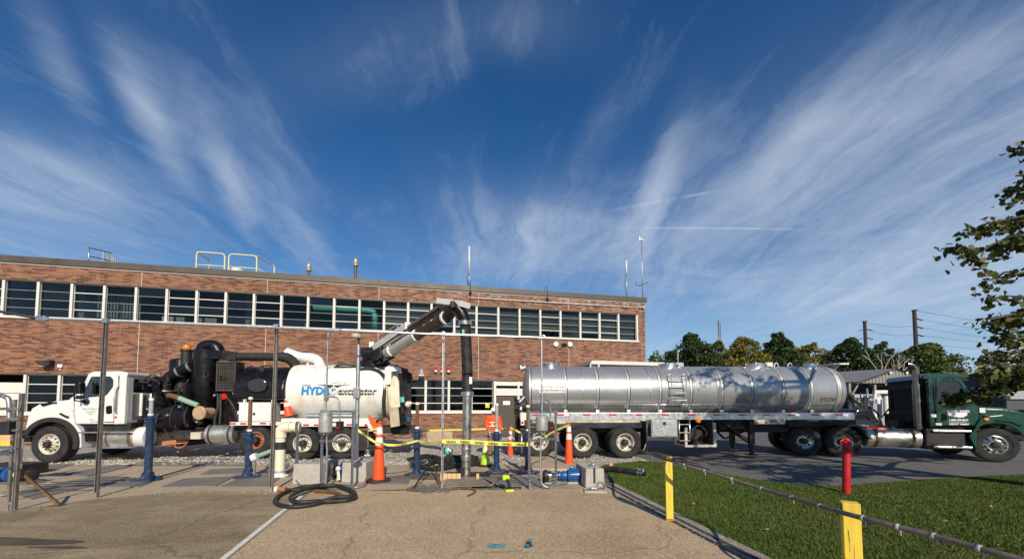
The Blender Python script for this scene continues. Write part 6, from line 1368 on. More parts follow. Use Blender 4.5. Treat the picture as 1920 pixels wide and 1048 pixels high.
# control frames built of slotted strut
def control_frame(pl, pr, ztop, zmid, label, conduit_px, tops, cond_bottom, vessel, box_at, up_to):
    e = empty('control_frame', (pl.x, pl.y, 0), atan2(pr.y-pl.y, pr.x-pl.x), label, 'control frame', 'slotted strut control frames')
    w = (pr-pl).length; c, s = cos(e.rotation_euler[2]), sin(e.rotation_euler[2])
    def lc(px, py, dy=0.0):
        q = at(px, py, pl.y+dy); dx_, dy_ = q.x-pl.x, q.y-pl.y; return Vector((dx_*c+dy_*s, -dx_*s+dy_*c, q.z))
    for x in (0, w):
        mb = MB(); mb.box((x-.02, -.01, .0), (x+.02, .03, ztop)); L_ = mb.build('leg', m_galv, e, bevel=.002)
        hb = MB()
        for k in range(int(ztop/.055)): hb.box((x-.008, -.0125, k*.055+.02), (x+.008, -.0095, k*.055+.047))
        hb.build('slot', m_black, L_)['kind'] = 'stuff'
        MB().box((x-.05, -.05, 0), (x+.05, .06, .01)).box((x-.03, -.03, .01), (x+.03, -.014, .10)).build('foot_plate', m_galv, e)
    for z in (ztop-.03, zmid):
        mb = MB(); mb.box((-.03, -.035, z-.02), (w+.04, -.011, z+.02)); B_ = mb.build('cross_bar', m_galv, e, bevel=.002)
        hb = MB()
        for k in range(int(w/.055)): hb.box((k*.055+.02, -.0375, z-.008), (k*.055+.047, -.0345, z+.008))
        hb.build('slot', m_black, B_)['kind'] = 'stuff'
    # vessel
    v0 = lc(*vessel[0]); v1 = lc(*vessel[1]); r = vessel[2]; zc = (v0.z+v1.z)/2; hh_ = v0.z-v1.z; xc = v0.x
    mb = MB(); mb.lathe([(0, -hh_/2-.03), (r*.6, -hh_/2-.02), (r*.98, -hh_/2+.02), (r, -hh_/2+.05), (r*.97, hh_/2-.06), (r*1.05, hh_/2-.055), (r*1.05, hh_/2-.02), (r*.9, hh_/2+.0), (r*.3, hh_/2+.04), (0, hh_/2+.045)], (xc, -.12, zc), (0, 0, 1), 24); mb.build('enclosure_pot', M('pot_grey', (.55, .54, .51), .35, .6, dirt=(.38, .36, .33)) if 'pot_grey' not in bpy.data.materials else bpy.data.materials['pot_grey'], e)
    mb = MB()
    for k in (-.22, .22, .0): mb.box((xc-.24, -.04, zc+k*hh_-.015), (xc+.22, -.012, zc+k*hh_+.015))
    for k in range(5): a = 2*pi*k/5; mb.cyl((xc+r*.5*cos(a), -.12+r*.5*sin(a), zc-hh_/2-.06), (xc+r*.5*cos(a), -.12+r*.5*sin(a), zc-hh_/2), .02, seg=6)
    mb.build('pot_bracket', m_galvdull, e)
    q = lc(*box_at); mb = MB(); mb.cbox((q.x, -.09, q.z), (.11, .12, .19)); mb.build('start_box', m_frame, e, bevel=.012); MB().cyl((q.x, -.15, q.z-.04), (q.x, -.168, q.z-.04), .025, seg=12).build('red_button', m_redlens, e)
    # conduits
    xcu = lc(*up_to).x; zu = lc(*up_to).z
    MB().tube([(xc, -.12, zc+hh_/2), (xc+.2*(xcu-xc), -.12, zc+hh_/2+.25), (xcu, -.12, zu)], .017, 8).build('riser_conduit', m_galv, e)
    zt_ = lc(*tops[0]).z; xb_ = q.x
    MB().tube(spline([(xc, -.12, zt_), (xc+.08, -.12, zt_), (xb_-.10, -.12, zt_-.01), (xb_-.02, -.12, zt_-.08), (xb_, -.11, zt_-.22), (xb_, -.10, q.z+.09)], 4), .017, 8).build('branch_conduit', m_galv, e)
    MB().cbox((xc+.01, -.12, zt_+.02), (.07, .07, .22)).build('conduit_fitting', m_galv, e, bevel=.015)
    return e, lc, w
pl, pr = G(601, 914), G(659, 918)
cf1, lc1, cw1 = control_frame(pl, pr, hgt(606, 768, pl), hgt(606, 826, pl), 'left slotted control frame with grey pot between two concrete blocks', None, [(622, 744)], None, ((622, 772), (622, 810), .135), (652, 797), (627, 622))
MB().tube([lc1(620, 812)+Vector((0, -.12, 0)), lc1(620, 860)+Vector((0, -.1, 0)), Vector((lc1(620, 905).x, -.1, .03))], .02, 8).build('down_conduit', m_galv, cf1)
MB().tube(spline([lc1(555, 900, .2), Vector((lc1(560, 905).x-.05, 0, .03)), Vector((lc1(600, 907).x, -.06, .03)), Vector((lc1(650, 907).x, -.06, .03)), Vector((lc1(680, 903).x, .2, .05)), lc1(688, 893, .4)], 5), .02, 8).build('floor_conduit', m_galv, cf1)
pl, pr = G(993, 916), G(1043, 910)
cf2, lc2, cw2 = control_frame(pl, pr, hgt(999, 770, pl), hgt(999, 825, pl), 'right slotted control frame with grey pot in front of the tanker rear wheels', None, [(1016, 749)], None, ((1017, 779), (1017, 808), .13), (1040, 799), (1016, 634))
MB().tube(spline([lc2(1014, 815), lc2(1013.5, 850), lc2(1014, 895), lc2(1018, 908), lc2(1030, 914), Vector((lc2(1040, 914).x, -.03, .03)), Vector((lc2(1095, 912).x, .0, .03))], 5), .02, 8).build('floor_conduit', m_galv, cf2)
MB().tube([lc2(1016, 634)+Vector((0, -.12, 0)), lc2(1014, 630)+Vector((0, -.12, 0)), lc2(1008, 632)+Vector((0, -.1, 0))], .017, 8).build('conduit_bend', m_galv, cf2)
# pumps
def pump(p, ang, label, s=1.0, vertical=False):
    e = empty('blue_pump', (p.x, p.y, 0), ang, label, 'pump'); e.scale = (s, s, s)
    z = .2
    mb = MB(); mb.lathe([(0, .0), (.15, .0), (.165, .02), (.165, .30), (.15, .33), (.12, .34)], (.0, 0, z), (-1, 0, 0), 24)
    for k in range(20): a = 2*pi*k/20; mb.beam((-.04, .168*cos(a), z+.168*sin(a)), (-.28, .168*cos(a), z+.168*sin(a)), .012, .02, (0, cos(a), sin(a)))
    mb.build('motor', m_motor, e)
    MB().box((-.26, -.05, z+.15), (-.10, .06, z+.23)).build('terminal_box', m_motor, e, bevel=.01)
    MB().lathe([(.09, .34), (.12, .36), (.13, .42), (.10, .50), (.09, .52), (.13, .54), (.13, .58), (.07, .6)], (0, 0, z), (-1, 0, 0), 24).build('gearbox', m_motor, e)
    MB().lathe([(.06, .58), (.09, .6), (.08, .74), (.12, .75), (.14, .78), (.14, .84), (.10, .86)], (0, 0, z), (-1, 0, 0), 24).build('coupling', m_chrome, e)
    mb = MB(); mb.lathe([(.10, .84), (.16, .86), (.16, .95), (.10, .98), (0, .98)], (0, 0, z), (-1, 0, 0), 20); mb.cyl((-.91, 0, z), (-.91, -.02, z-.19), .07, seg=14); mb.build('pump_head', m_frame, e)
    MB().box((-.95, -.14, 0), (.0, .14, .035)).box((-.3, -.12, .035), (-.05, .12, .05)).build('base_skid', m_concrete, e)
    return e
p = G(1090, 909); pump(p+Vector((0, .25, 0)), RAD(3), 'blue motor pump with silver coupling lying left of the right concrete block', .84)
p = G(618, 905); e = empty('blue_pump', (p.x+.10, p.y+.30, 0), RAD(-97), 'blue motor pump half hidden between the two left concrete blocks', 'pump'); e.scale = (.95,)*3
src = [o for o in bpy.data.objects if o.name == 'blue_pump'][0]
for ch in src.children: copy_tree(ch, e)
p = G(618, 905); o = MB().sphere((0, 0, .2), .12, sc=(.9, .9, 1)).cyl((0, -.02, .2), (.02, -.12, .22), .08, seg=14).build('black_valve', m_blackflat, loc=(p.x-.02, p.y+.32, 0)); tag(o, 'round black valve body beside the hidden blue pump', 'valve')
p = G(630, 905); e = empty('white_valve', (p.x, p.y+.1, 0), 0, 'small white valve with drooping pipe in front of the hidden blue pump', 'valve'); MB().sphere((0, 0, .30), .06).cyl((0, 0, .28), (.02, 0, .05), .035, seg=10).build('body', m_white, e); MB().tube(spline([(.06, 0, .32), (.12, 0, .3), (.13, .0, .2), (.1, 0, .1)], 4), .012, 6).build('cable', m_hose, e)
# fittings tray at the kerb
p = G(1110, 922); e = empty('pallet_of_fittings', (p.x, p.y, 0), RAD(-8), 'small steel tray with metal clamps and a bent pipe at the slab corner', 'tray')
mb = MB(); mb.box((-.15, -.1, 0), (.28, .25, .035)); mb.build('tray', m_concrete, e, bevel=.005)
for k in range(5): MB().beam((-.12+.06*k, -.06+.02*k, .05), (.05+.05*k, .2, .06), .02, .02).build('clamp_bar', m_galv, e)
MB().box((-.02, .0, .05), (.1, .12, .09)).build('bracket', m_galv, e, bevel=.01); MB().tube(spline([(.1, .05, .05), (.12, .08, .16), (.2, .1, .18), (.25, .1, .1), (.25, .1, .05)], 4), .02, 8).build('bent_pipe', m_galvdull, e)
# hose coil
hc = empty('hose_coil', (0, 0, 0), 0, 'coil of thick black hose with a rusty coupling lying on the white line', 'hose')
def gz(px, py, z): w = gr(px, py); return Vector((w.x, w.y, z))
pts = [gz(530, 923, .06), gz(560, 922, .06), gz(600, 917, .07), gz(635, 918, .08), gz(660, 927, .06), gz(667, 935, .05), gz(655, 941, .05), gz(630, 944, .06), gz(590, 948, .10), gz(560, 950, .10), gz(545, 944, .10), gz(550, 935, .11), gz(575, 925, .12), gz(610, 919, .13), gz(640, 919, .10), gz(664, 931, .11), gz(655, 939, .11), gz(625, 943, .12), gz(580, 951, .05), gz(545, 954, .05), gz(520, 949, .05), gz(516, 941, .05), gz(527, 930, .05), gz(560, 919, .06), gz(600, 915, .08), gz(640, 916, .06)]
MB().tube(spline([Vector((p.x, p.y, p.z*.8)) for p in pts], 6), .037, 12).build('hose', m_hose, hc)
MB().cyl(gz(520, 922.5, .06), gz(536, 923, .06), .055, seg=14).build('rusty_coupling', m_rust, hc); MB().cyl(gz(516, 922.5, .06), gz(522, 922.5, .06), .06, seg=14).build('white_cap', m_white, hc); MB().cyl(gz(636, 916, .06), gz(662, 918, .05), .05, seg=14).build('steel_coupling', m_galv, hc)
MB().tube(spline([gz(590, 924, .04), gz(615, 925, .04), gz(635, 929, .04), gz(642, 936, .04)], 5), .035, 10).build('brown_hose', m_brownpipe, hc)
# mud and pit
def blob_sheet(name, cx, cy, rx, ry, mat, z, seed, n=28, wob=.25, kind='structure'):
    rnd = random.Random(seed); ph = [rnd.random()*6 for _ in range(4)]
    P_ = []
    for k in range(n):
        a = 2*pi*k/n; f = 1+wob*(.5*sin(2*a+ph[0])+.3*sin(3*a+ph[1])+.2*sin(5*a+ph[2])); P_.append((cx+rx*f*cos(a), cy+ry*f*sin(a), z))
    o = MB().quad(*P_).build(name, mat)
    if o.data.polygons[0].normal.z < 0: o.data.flip_normals()
    return tag(o, kind=kind)
c = G(812, 893); blob_sheet('wet_ground', c.x, c.y, .78, .45, ground_mat('wet_brown_ground', ((.13, .10, .065), (.18, .14, .095), (.24, .19, .13)), (4, 2), rough=.55, bump=.5, bscale=30), .0145, 21, wob=.35)
c = G(805, 917); blob_sheet('mud_patch', c.x, c.y, .46, .30, g_mud, .0165, 4)
rm = MB()
rnd = random.Random(5)
for k in range(26):
    q = G(790+rnd.random()*50, 905+rnd.random()*20); r = .03+.05*rnd.random(); rm.sphere((q.x, q.y, 0), r, 8, 5, (1.3, 1.3, .45))
tag(rm.build('mud_clods', g_mud), kind='stuff')
c = G(30, 1015); blob_sheet('damp_stain', c.x-.3, c.y, 1.05, .16, ground_mat('damp_concrete', ((.075, .06, .045), (.10, .08, .06), (.13, .11, .08)), (2, 1), rough=.7), .005, 9)
c = G(110, 1026); blob_sheet('damp_stain', c.x, c.y, .35, .04, bpy.data.materials['damp_concrete'], .005, 12)
# shallow pit with timber curb
PX0, PX1, PY0, PY1 = -1.72, -.80, 8.9, 9.50
pe = empty('pit_frame', (0, 0, 0), 0, 'open excavation pit edged with new yellow timber around the suction pipe', 'pit')
for k in range(5): MB().box((PX0+.0+k*.105, 9.46, .0), (PX0+.098+k*.105, 9.52, .15)).build('timber', m_wood, pe, bevel=.004)
MB().box((PX1-.03, 9.43, .0), (PX1+.03, 9.49, .15)).build('timber', m_wood, pe)
MB().box((PX0, 9.53, .006), (PX1+.25, 10.6, .010)).build('pit_bottom', M('pit_dark', (.05, .04, .03), .9), pe)
pc = G(873, 907)
mb = MB(); q = grp([(833, 915), (921, 912), (903, 896), (836, 898)]); mb.prism([(v.x, v.y) for v in q], .018, .035, 'z'); o = mb.build('steel_plate', M('muddy_steel_plate', (.20, .175, .14), .6, .3, dirt=(.36, .29, .20), dscale=3, dlo=.42, dhi=.6)); tag(o, 'muddy rectangular steel plate lying at the foot of the suction pipe', 'plate')
o = MB().tube(spline([gz(880, 918, .02), gz(890, 920, .02), gz(891, 924, .02), gz(884, 928, .02), gz(877, 931, .02)], 5), .018, 8).build('chain_hook', m_brownpipe); tag(o, 'short dark rusty hook lying in front of the steel plate', 'hook')
# pry bars
a, b = G(776, 916), at(813, 860, 9.9); o = MB().cyl(a+Vector((0, 0, .03)), b, .018, seg=8).sphere(a+Vector((0, 0, .03)), .035, 10, 6).build('pry_bar', m_frame); tag(o, 'long dark steel bar leaning from the mud towards the hoses', 'bar')
a, b = G(826, 913), at(812, 868, 10.1); o = MB().cyl(a+Vector((0, 0, .02)), b, .022, seg=8).build('pry_bar', m_brownpipe); tag(o, 'shorter brown steel bar leaning beside the slotted post', 'bar')
a, b = G(921, 912), G(943, 897); o = MB().cyl(a+Vector((0, 0, .02)), b+Vector((0, 0, .10)), .022, seg=8).build('pole_tool', m_galvdull); tag(o, 'grey pole end resting on the concrete left of the lime tool', 'tool')
# lime cordless tool
p = G(955, 921); e = empty('cordless_tool', (p.x, p.y, 0), RAD(20), 'lime and black cordless power tool lying on the concrete', 'tool')
MB().box((-.09, -.05, .0), (.08, .05, .05)).build('battery', m_lime, e, bevel=.012); MB().box((-.08, -.045, .05), (.07, .045, .09)).build('battery_clip', m_frame, e, bevel=.01)
MB().tube([(0, .0, .08), (.02, .08, .16), (0, .18, .22)], .035, 10).build('grip', m_blackflat, e); MB().box((-.09, .14, .20), (.06, .24, .30)).build('body', m_lime, e, bevel=.02); MB().cyl((-.09, .19, .25), (-.18, .19, .25), .035, .02, seg=12).build('chuck', m_frame, e)
# gloves
def glove(px, py, ang, label, m1, m2):
    p = G(px, py); e = empty('work_glove', (p.x, p.y, 0), ang, label, 'glove', 'dropped work gloves')
    mb = MB(); mb.sphere((0, 0, .018), .055, 12, 6, (1, .75, .36)); mb.sphere((.06, .01, .014), .04, 10, 6, (1, .8, .35)); mb.build('palm', m1, e)
    for k, (a, l) in enumerate(((.5, .06), (.2, .075), (-.1, .075), (-.4, .06), (1.4, .05))):
        d = Vector((-cos(a), -sin(a), 0)); s0 = Vector((-.03, 0, .016))+d*.012
        MB().tube([s0, s0+d*l*.5+Vector((0, 0, .012*(k % 2))), s0+d*l], [.014, .013, .009], 8).build('finger', m2 if k % 2 else m1, e)
    MB().tube([(.07, .01, .014), (.11, .015, .012)], [.03, .034], 10).build('cuff', m2, e)
    return e
m_teal = M('teal_glove', (.055, .20, .27), .8, var=.3, scale=20); m_tealdark = M('dark_glove', (.02, .035, .045), .85)
glove(931, 1025, RAD(-12), 'teal work glove lying flat on the slab', m_teal, m_teal); glove(991, 1022, RAD(75), 'dark and teal crumpled work glove on the slab', m_tealdark, m_teal)
# big black hose lying on the lawn
a, b = gz(1138, 884, .08), gz(1196, 892, .075); e = empty('lawn_hose', (0, 0, 0), 0, 'thick black hose with silver camlock end lying on the grass', 'hose')
MB().tube([a, a.lerp(b, .5)+Vector((0, 0, .01)), b], .085, 18).build('hose', m_hose, e); d = (b-a).normalized()
MB().lathe([(.09, 0), (.105, .01), (.105, .05), (.085, .06), (.085, .11), (.11, .12), (.11, .17), (.07, .18), (.07, .0)], b, d, 18).build('camlock', m_chrome, e); MB().box((b.x+.12, b.y-.14, .05), (b.x+.16, b.y-.09, .11)).build('lever', m_chrome, e)

# cones
def channelizer(px, py, ptop, label, base=True, lean=(0, 0), scale=1.0, two=True, group='orange channelizer cones', z0=0.0, Y=None, bands=((.60, .73), (.78, .90)), mcol=None, rb=.14, rt=.055, base_r=.24):
    p = G(px, py) if Y is None else at(px, py, Y)
    h = (at(px, ptop, p.y).z-p.z)
    e = empty('traffic_cone', (p.x, p.y, p.z if Y else 0), 0, label, 'traffic cone', group); e.rotation_euler = (lean[0], lean[1], .3)
    R_ = lambda t: rb+(rt-rb)*t
    t0 = .04 if base else 0
    segs = [t0]+[v for bnd in bands for v in bnd]+[.93]
    MB().lathe([(R_(t0), t0*h), (R_(.93), .93*h), (R_(.95)*.9, .945*h), (.0, .95*h)], seg=28).build('cone_body', mcol or m_orange, e)
    for bnd in bands: MB().lathe([(R_(bnd[0]), bnd[0]*h), (R_(bnd[0])+.003, bnd[0]*h+.003), (R_(bnd[1])+.003, bnd[1]*h-.003), (R_(bnd[1]), bnd[1]*h)], seg=28).build('reflective_band', m_reflective, e)
    if two:
        MB().tube(spline([(-.02, 0, .94*h), (-.025, 0, .97*h), (0, 0, 1.0*h), (.025, 0, .97*h), (.02, 0, .94*h)], 4), .012, 8).build('handle', mcol or m_orange, e)
    if base:
        MB().prism([(base_r*cos(2*pi*k/8+.39), base_r*sin(2*pi*k/8+.39)) for k in range(8)], .0, .055, 'z').build('rubber_base', m_blackflat, e, bevel=.012)
    return e
channelizer(710, 902, 789, 'tall orange channelizer cone with white bands and black base beside the concrete block', base_r=.29)
channelizer(1067, 872, 791, 'tall orange channelizer cone between the tanker wheels and the right concrete block', base=False, rb=.125)
channelizer(957, 853, 803, 'orange channelizer cone behind the worker, tied with caution tape', base=False, rb=.11)
channelizer(910, 873, 827, 'lime green cone with white bands on black base beside the coiled hoses', mcol=m_lime, bands=((.62, .78), (.86, .95)), two=False, rb=.155, rt=.04, base_r=.25, group='single cones')
channelizer(1145.5, 884, 866, 'small faded orange cone lying behind the black hose on the grass', base=False, bands=(), mcol=M('faded_orange', (.72, .30, .17), .6), two=False, rb=.11, rt=.02, group='single cones')
q = vp(543, 782.5, .02); w_ = vt.matrix_world
e = channelizer(543, 782.5, 740, 'leaning orange cone with white bands perched on the white truck deck', Y=V.o.y-.0+.3-.0, lean=(0, RAD(-12)), rb=.16, rt=.035, bands=((.50, .66), (.80, .92)), two=False, base_r=.26, group='single cones')
# ---------------------------------------------------------------- caution tape, person, posts, trees, background
def ribbon(name, pts, w, label, reps=None, tw=0.0):
    P_ = spline(pts, 8); mb = MB()
    mb2 = []
    for i in range(len(P_)-1):
        a, b = P_[i], P_[i+1]; t0, t1 = tw*sin(i*.7), tw*sin((i+1)*.7)
        u0, u1 = Vector((0, sin(t0), cos(t0)))*w/2, Vector((0, sin(t1), cos(t1)))*w/2
        mb.quad(a-u0, b-u1, b+u1, a+u0)
    o = mb.build(name, m_tape); s = o.modifiers.new('t', 'SOLIDIFY'); s.thickness = .0006; s.offset = 1
    tag(o, label, 'tape', 'yellow caution tape'); return o, P_
def tape_text(o, P_, w, step=.36):
    L = [0.0]
    for i in range(len(P_)-1): L.append(L[-1]+(P_[i+1]-P_[i]).length)
    d = .08; k = 0
    while d < L[-1]-.28:
        i = max(j for j in range(len(L)) if L[j] <= d); t = (d-L[i])/max(1e-6, L[i+1]-L[i]); p = P_[i].lerp(P_[min(i+1, len(P_)-1)], t); q = (P_[min(i+2, len(P_)-1)]-P_[i])
        x = text('CAUTION' if k % 2 == 0 else 'CUIDADO', w*.66, m_blacktext, o, (p.x, p.y-.006, p.z-w*.24), (pi/2, -atan2(q.z, hypot(q.x, q.y)), 0), 'lettering', ext=.0005, bold=.002, sx=.80)
        x.rotation_euler = (pi/2, -atan2(q.z, q.x), atan2(q.y, q.x)*0)
        d += step; k += 1
TW = .085
lp = at(671, 806, 8.9)
o, P_ = ribbon('caution_tape', [at(671, 806, 8.9), at(690, 820, 8.95), at(711, 831, 9.0), at(745, 834, 9.2), at(783, 826, 9.75)], .055, 'sagging caution tape between the lamp pole and the third blue stand', tw=.5)
tape_text(o, P_, .055, .5)
o, P_ = ribbon('caution_tape', [at(783, 826, 9.72), at(805, 830, 9.2), at(828, 829, 8.5)], .05, 'caution tape between the third blue stand and the slotted post', tw=.4); tape_text(o, P_, .05, .4)
o, P_ = ribbon('caution_tape', [at(829, 827, 8.36), at(870, 827.5, 8.5), at(930, 831, 8.65), at(996, 833, 8.8)], TW, 'taut printed caution tape crossing in front of the suction pipe'); tape_text(o, P_, TW, .30)
o, P_ = ribbon('caution_tape', [at(1000, 833, 8.85), at(1018, 822, 9.5), at(1040, 808, 10.3), at(1066, 797, 11.3)], .065, 'caution tape rising from the right control frame to the tall cone', tw=.3); tape_text(o, P_, .065, .5)
o, P_ = ribbon('caution_tape', [at(957, 802, 13.8), at(966, 806, 13.6), at(978, 812, 13.4)], .09, 'loose caution tape end tied to the cone by the tanker', tw=.6)
MB2 = MB(); MB2.tube([at(978, 812, 13.4), at(978.5, 850, 13.4)], .025, 6); o = MB2.build('tape_stake', m_galv); tag(o, 'thin steel stake holding the tape end behind the worker', 'stake')
o, P_ = ribbon('caution_tape', [at(672, 805, 9.0), at(690, 804.5, 12.6), at(706, 804, 12.9)], .06, 'caution tape from the lamp pole to the truck corner'); 
o, P_ = ribbon('caution_tape', [at(770, 808, 16.5), at(830, 806, 16.5), at(950, 803, 15.8)], .07, 'long faded caution tape stretched before the brick wall'); 

# worker
pw = Vector((at(925, 800, 14.0).x, 14.0, 0))
wk = empty('person', (pw.x, pw.y, 0), RAD(28), 'worker in orange hi-vis jacket, brown trousers and white hard hat, looking down', 'person'); wk.scale = (1.0, .95, .92)
m_hv = M('hi_vis_jacket', (.90, .095, .012), .75, var=.1, scale=8, bump=.3, bscale=14); m_trous = M('brown_trousers', (.22, .10, .045), .85, var=.15, bump=.3, bscale=25); m_skin = M('skin', (.38, .19, .12), .55, var=.08); m_helmet = M('helmet_white', (.80, .80, .78), .3, var=.03)
m_silver = M('reflective_stripe', (.78, .74, .62), .4, var=.06); m_gl = M('glove_grey', (.40, .44, .50), .7); m_boot = M('boot_black', (.02, .018, .016), .6); m_face = M('face_dark', (.03, .02, .02), .5)
def skin_body(name, verts, edges, radii, mat, parent, lvl=2, root=0):
    me = bpy.data.meshes.new(name); me.from_pydata(verts, edges, [])
    o = bpy.data.objects.new(name, me); COL.objects.link(o); o.parent = parent
    md = o.modifiers.new('skin', 'SKIN'); md.use_smooth_shade = True
    lay = me.skin_vertices[0] if me.skin_vertices else None
    if lay is None:
        bm = bmesh.new(); bm.from_mesh(me); bm.verts.layers.skin.verify(); bm.to_mesh(me); bm.free(); lay = me.skin_vertices[0]
    for i, r in enumerate(radii): lay.data[i].radius = r if isinstance(r, tuple) else (r, r)
    for i in range(len(verts)): lay.data[i].use_root = (i == root)
    s = o.modifiers.new('sub', 'SUBSURF'); s.levels = lvl; s.render_levels = lvl
    me.materials.append(mat); return o
# facing -y; x to the picture right
bv = [(0, 0, .95), (0, 0, 1.10), (0, -.01, 1.28), (0, -.01, 1.43), (0, -.02, 1.52), (0, -.035, 1.60), (0, -.055, 1.68),
      (-.19, 0, 1.42), (-.245, .01, 1.16), (-.20, -.10, .93), (-.19, -.12, .87),
      (.19, 0, 1.42), (.25, .0, 1.16), (.21, -.10, .93), (.20, -.12, .87),
      (-.10, 0, .88), (-.11, -.02, .48), (-.115, .02, .08), (-.12, -.10, .04),
      (.10, 0, .88), (.11, -.01, .48), (.12, .03, .08), (.13, -.09, .04)]
be = [(0, 1), (1, 2), (2, 3), (3, 4), (4, 5), (5, 6), (3, 7), (7, 8), (8, 9), (9, 10), (3, 11), (11, 12), (12, 13), (13, 14), (0, 15), (15, 16), (16, 17), (17, 18), (0, 19), (19, 20), (20, 21), (21, 22)]
br = [(.15, .11), (.155, .115), (.17, .12), (.14, .10), .055, .075, .08, .075, .05, .038, .035, .075, .05, .038, .035, .095, .068, .05, .045, .095, .068, .05, .045]
skin_body('body', bv, be, br, m_skin, wk)
jv = [(0, .0, .90), (0, 0, 1.08), (0, -.01, 1.30), (0, -.01, 1.45), (0, -.015, 1.51), (-.20, 0, 1.43), (-.262, .01, 1.16), (-.21, -.09, .97), (.20, 0, 1.43), (.266, .0, 1.16), (.22, -.09, .97)]
je = [(0, 1), (1, 2), (2, 3), (3, 4), (3, 5), (5, 6), (6, 7), (3, 8), (8, 9), (9, 10)]
skin_body('jacket', jv, je, [(.20, .145), (.20, .145), (.215, .15), (.18, .13), (.085, .085), .10, .083, .066, .10, .083, .066], m_hv, wk)
tv = [(0, 0, .99), (0, 0, .90), (-.10, 0, .82), (-.112, -.02, .48), (-.118, .02, .12), (.10, 0, .82), (.112, -.01, .48), (.123, .03, .12)]
skin_body('trousers', tv, [(0, 1), (1, 2), (2, 3), (3, 4), (1, 5), (5, 6), (6, 7)], [(.17, .13), (.175, .135), .115, .088, .08, .115, .088, .08], m_trous, wk)
for z, r in ((1.12, 1.0), (1.26, 1.03)):
    MB().lathe([(.0+.195, -.022), (.205, -.02), (.205, .02), (.195, .022)], (0, 0, 0), (0, 0, 1), 28).build('reflective_band', m_silver, wk).location = (0, 0, z)
    o = wk.children[-1]; o.scale = (1.06*r, .78*r, 1)
for s in (-1, 1):
    MB().beam((s*.105, -.135, 1.14), (s*.11, -.10, 1.46), .045, .012, (0, 1, 0)).build('brace_stripe', m_silver, wk)
    skin_body('boot', [(s*.12, .03, .10), (s*.12, .02, .045), (s*.128, -.09, .04), (s*.13, -.15, .035)], [(0, 1), (1, 2), (2, 3)], [.062, .06, .052, .042], m_boot, wk)
    hv = [(s*.205, -.11, .93), (s*.20, -.135, .86)]; hr = [.036, .042]; hed = [(0, 1)]
    for k in range(4):
        b_ = len(hv); xx = s*.20+(k-1.5)*.020; hv += [(xx, -.142, .84), (xx, -.155, .80), (xx, -.145, .765)]; hr += [.012, .011, .009]; hed += [(1, b_), (b_, b_+1), (b_+1, b_+2)]
    b_ = len(hv); hv += [(s*.165, -.15, .845), (s*.155, -.17, .81)]; hr += [.012, .010]; hed += [(1, b_), (b_, b_+1)]
    skin_body('glove', hv, hed, hr, m_gl, wk, 1)
hd = MB(); hd.sphere((0, -.055, 1.665), .098, 18, 12, (.82, 1.0, 1.18)); hd.sphere((0, -.152, 1.655), .02, 8, 6, (.8, 1, 1.4)); hd.build('head', m_skin, wk)
MB().sphere((0, -.105, 1.615), .068, 12, 8, (.9, .8, .75)).build('beard', m_face, wk)
for s in (-1, 1):
    MB().sphere((s*.033, -.142, 1.675), .012, 8, 6).build('eye', m_face, wk); MB().sphere((s*.083, -.045, 1.655), .022, 8, 6, (.5, .8, 1.3)).build('ear', m_skin, wk)
MB().sphere((0, -.148, 1.622), .018, 8, 5, (1.3, .5, .35)).build('mouth', m_redlens, wk)
hm = MB(); pr = [(.0, .125), (.06, .115), (.10, .08), (.118, .03), (.122, .0), (.135, -.005), (.135, -.012), (.115, -.012)]
hm.lathe(pr, (0, -.045, 1.705), (0, -.12, 1), 24); hm.prism([(.11*cos(a), -.045-.155*abs(sin(a))) for a in np.linspace(pi, 2*pi, 12)], 1.693, 1.702, 'z'); hm.build('hard_hat', m_helmet, wk)
# heap of hoses behind the pit
hp = empty('hose_heap', (0, 0, 0), 0, 'untidy heap of coiled black hoses behind the suction pipe', 'hoses')
rnd = random.Random(8)
cx, cy = at(860, 855, 11.2).x, 11.8
for k in range(4):
    r = .50-.02*k; pts = [Vector((cx+r*(1+.06*rnd.random())*cos(a), cy+.40*r/.55*sin(a), .05+.055*k+.02*rnd.random())) for a in np.linspace(0, 2*pi, 26)]
    MB().tube(pts, .042, 8).build('hose_turn', m_hose, hp)
for (q, h_) in (([(772, 872), (790, 878), (820, 870), (850, 874), (870, 862)], .05), ([(765, 865), (800, 858), (830, 868), (862, 866)], .06), ([(790, 880), (815, 884), (845, 880), (868, 872)], .05), ([(770, 879), (790, 866), (815, 862), (840, 874), (870, 880)], .10)):
    MB().tube(spline([gz(a, b, h_+.03*rnd.random()) for a, b in q], 6), .05, 8).build('loose_hose', m_hose, hp)
mb = MB()
for k in range(8): q = gz(775+rnd.random()*85, 862+rnd.random()*20, .04); mb.beam(q, q+Vector((rnd.uniform(-.3, .3), rnd.uniform(-.1, .2), .08)), .08, .05)
mb.build('scrap_pieces', m_frame, hp)['kind'] = 'stuff'
p = G(843, 868); e = empty('silver_nozzle', (p.x, p.y, 0), 0, 'silver curved nozzle standing on the hose heap', 'nozzle')
MB().tube(spline([(.05, 0, .05), (.05, 0, .25), (.02, 0, .36), (-.05, 0, .42)], 5), [.05]*8+[.07]*8, 14).build('nozzle', m_steelpipe, e); MB().sphere((-.07, 0, .36), .12, sc=(.7, .7, 1)).build('dark_cup', m_tealpipe, e)
p = at(836, 812, 18.5); o = MB().box((-.6, 0, 0), (.6, .5, .55)).build('rough_stone', M('rough_stone', (.42, .33, .22), .9, var=.3, scale=6, bump=1, bscale=8), loc=(p.x-.3, p.y, 0), bevel=.08); tag(o, 'rough tan stone block at the foot of the brick wall', 'stone')
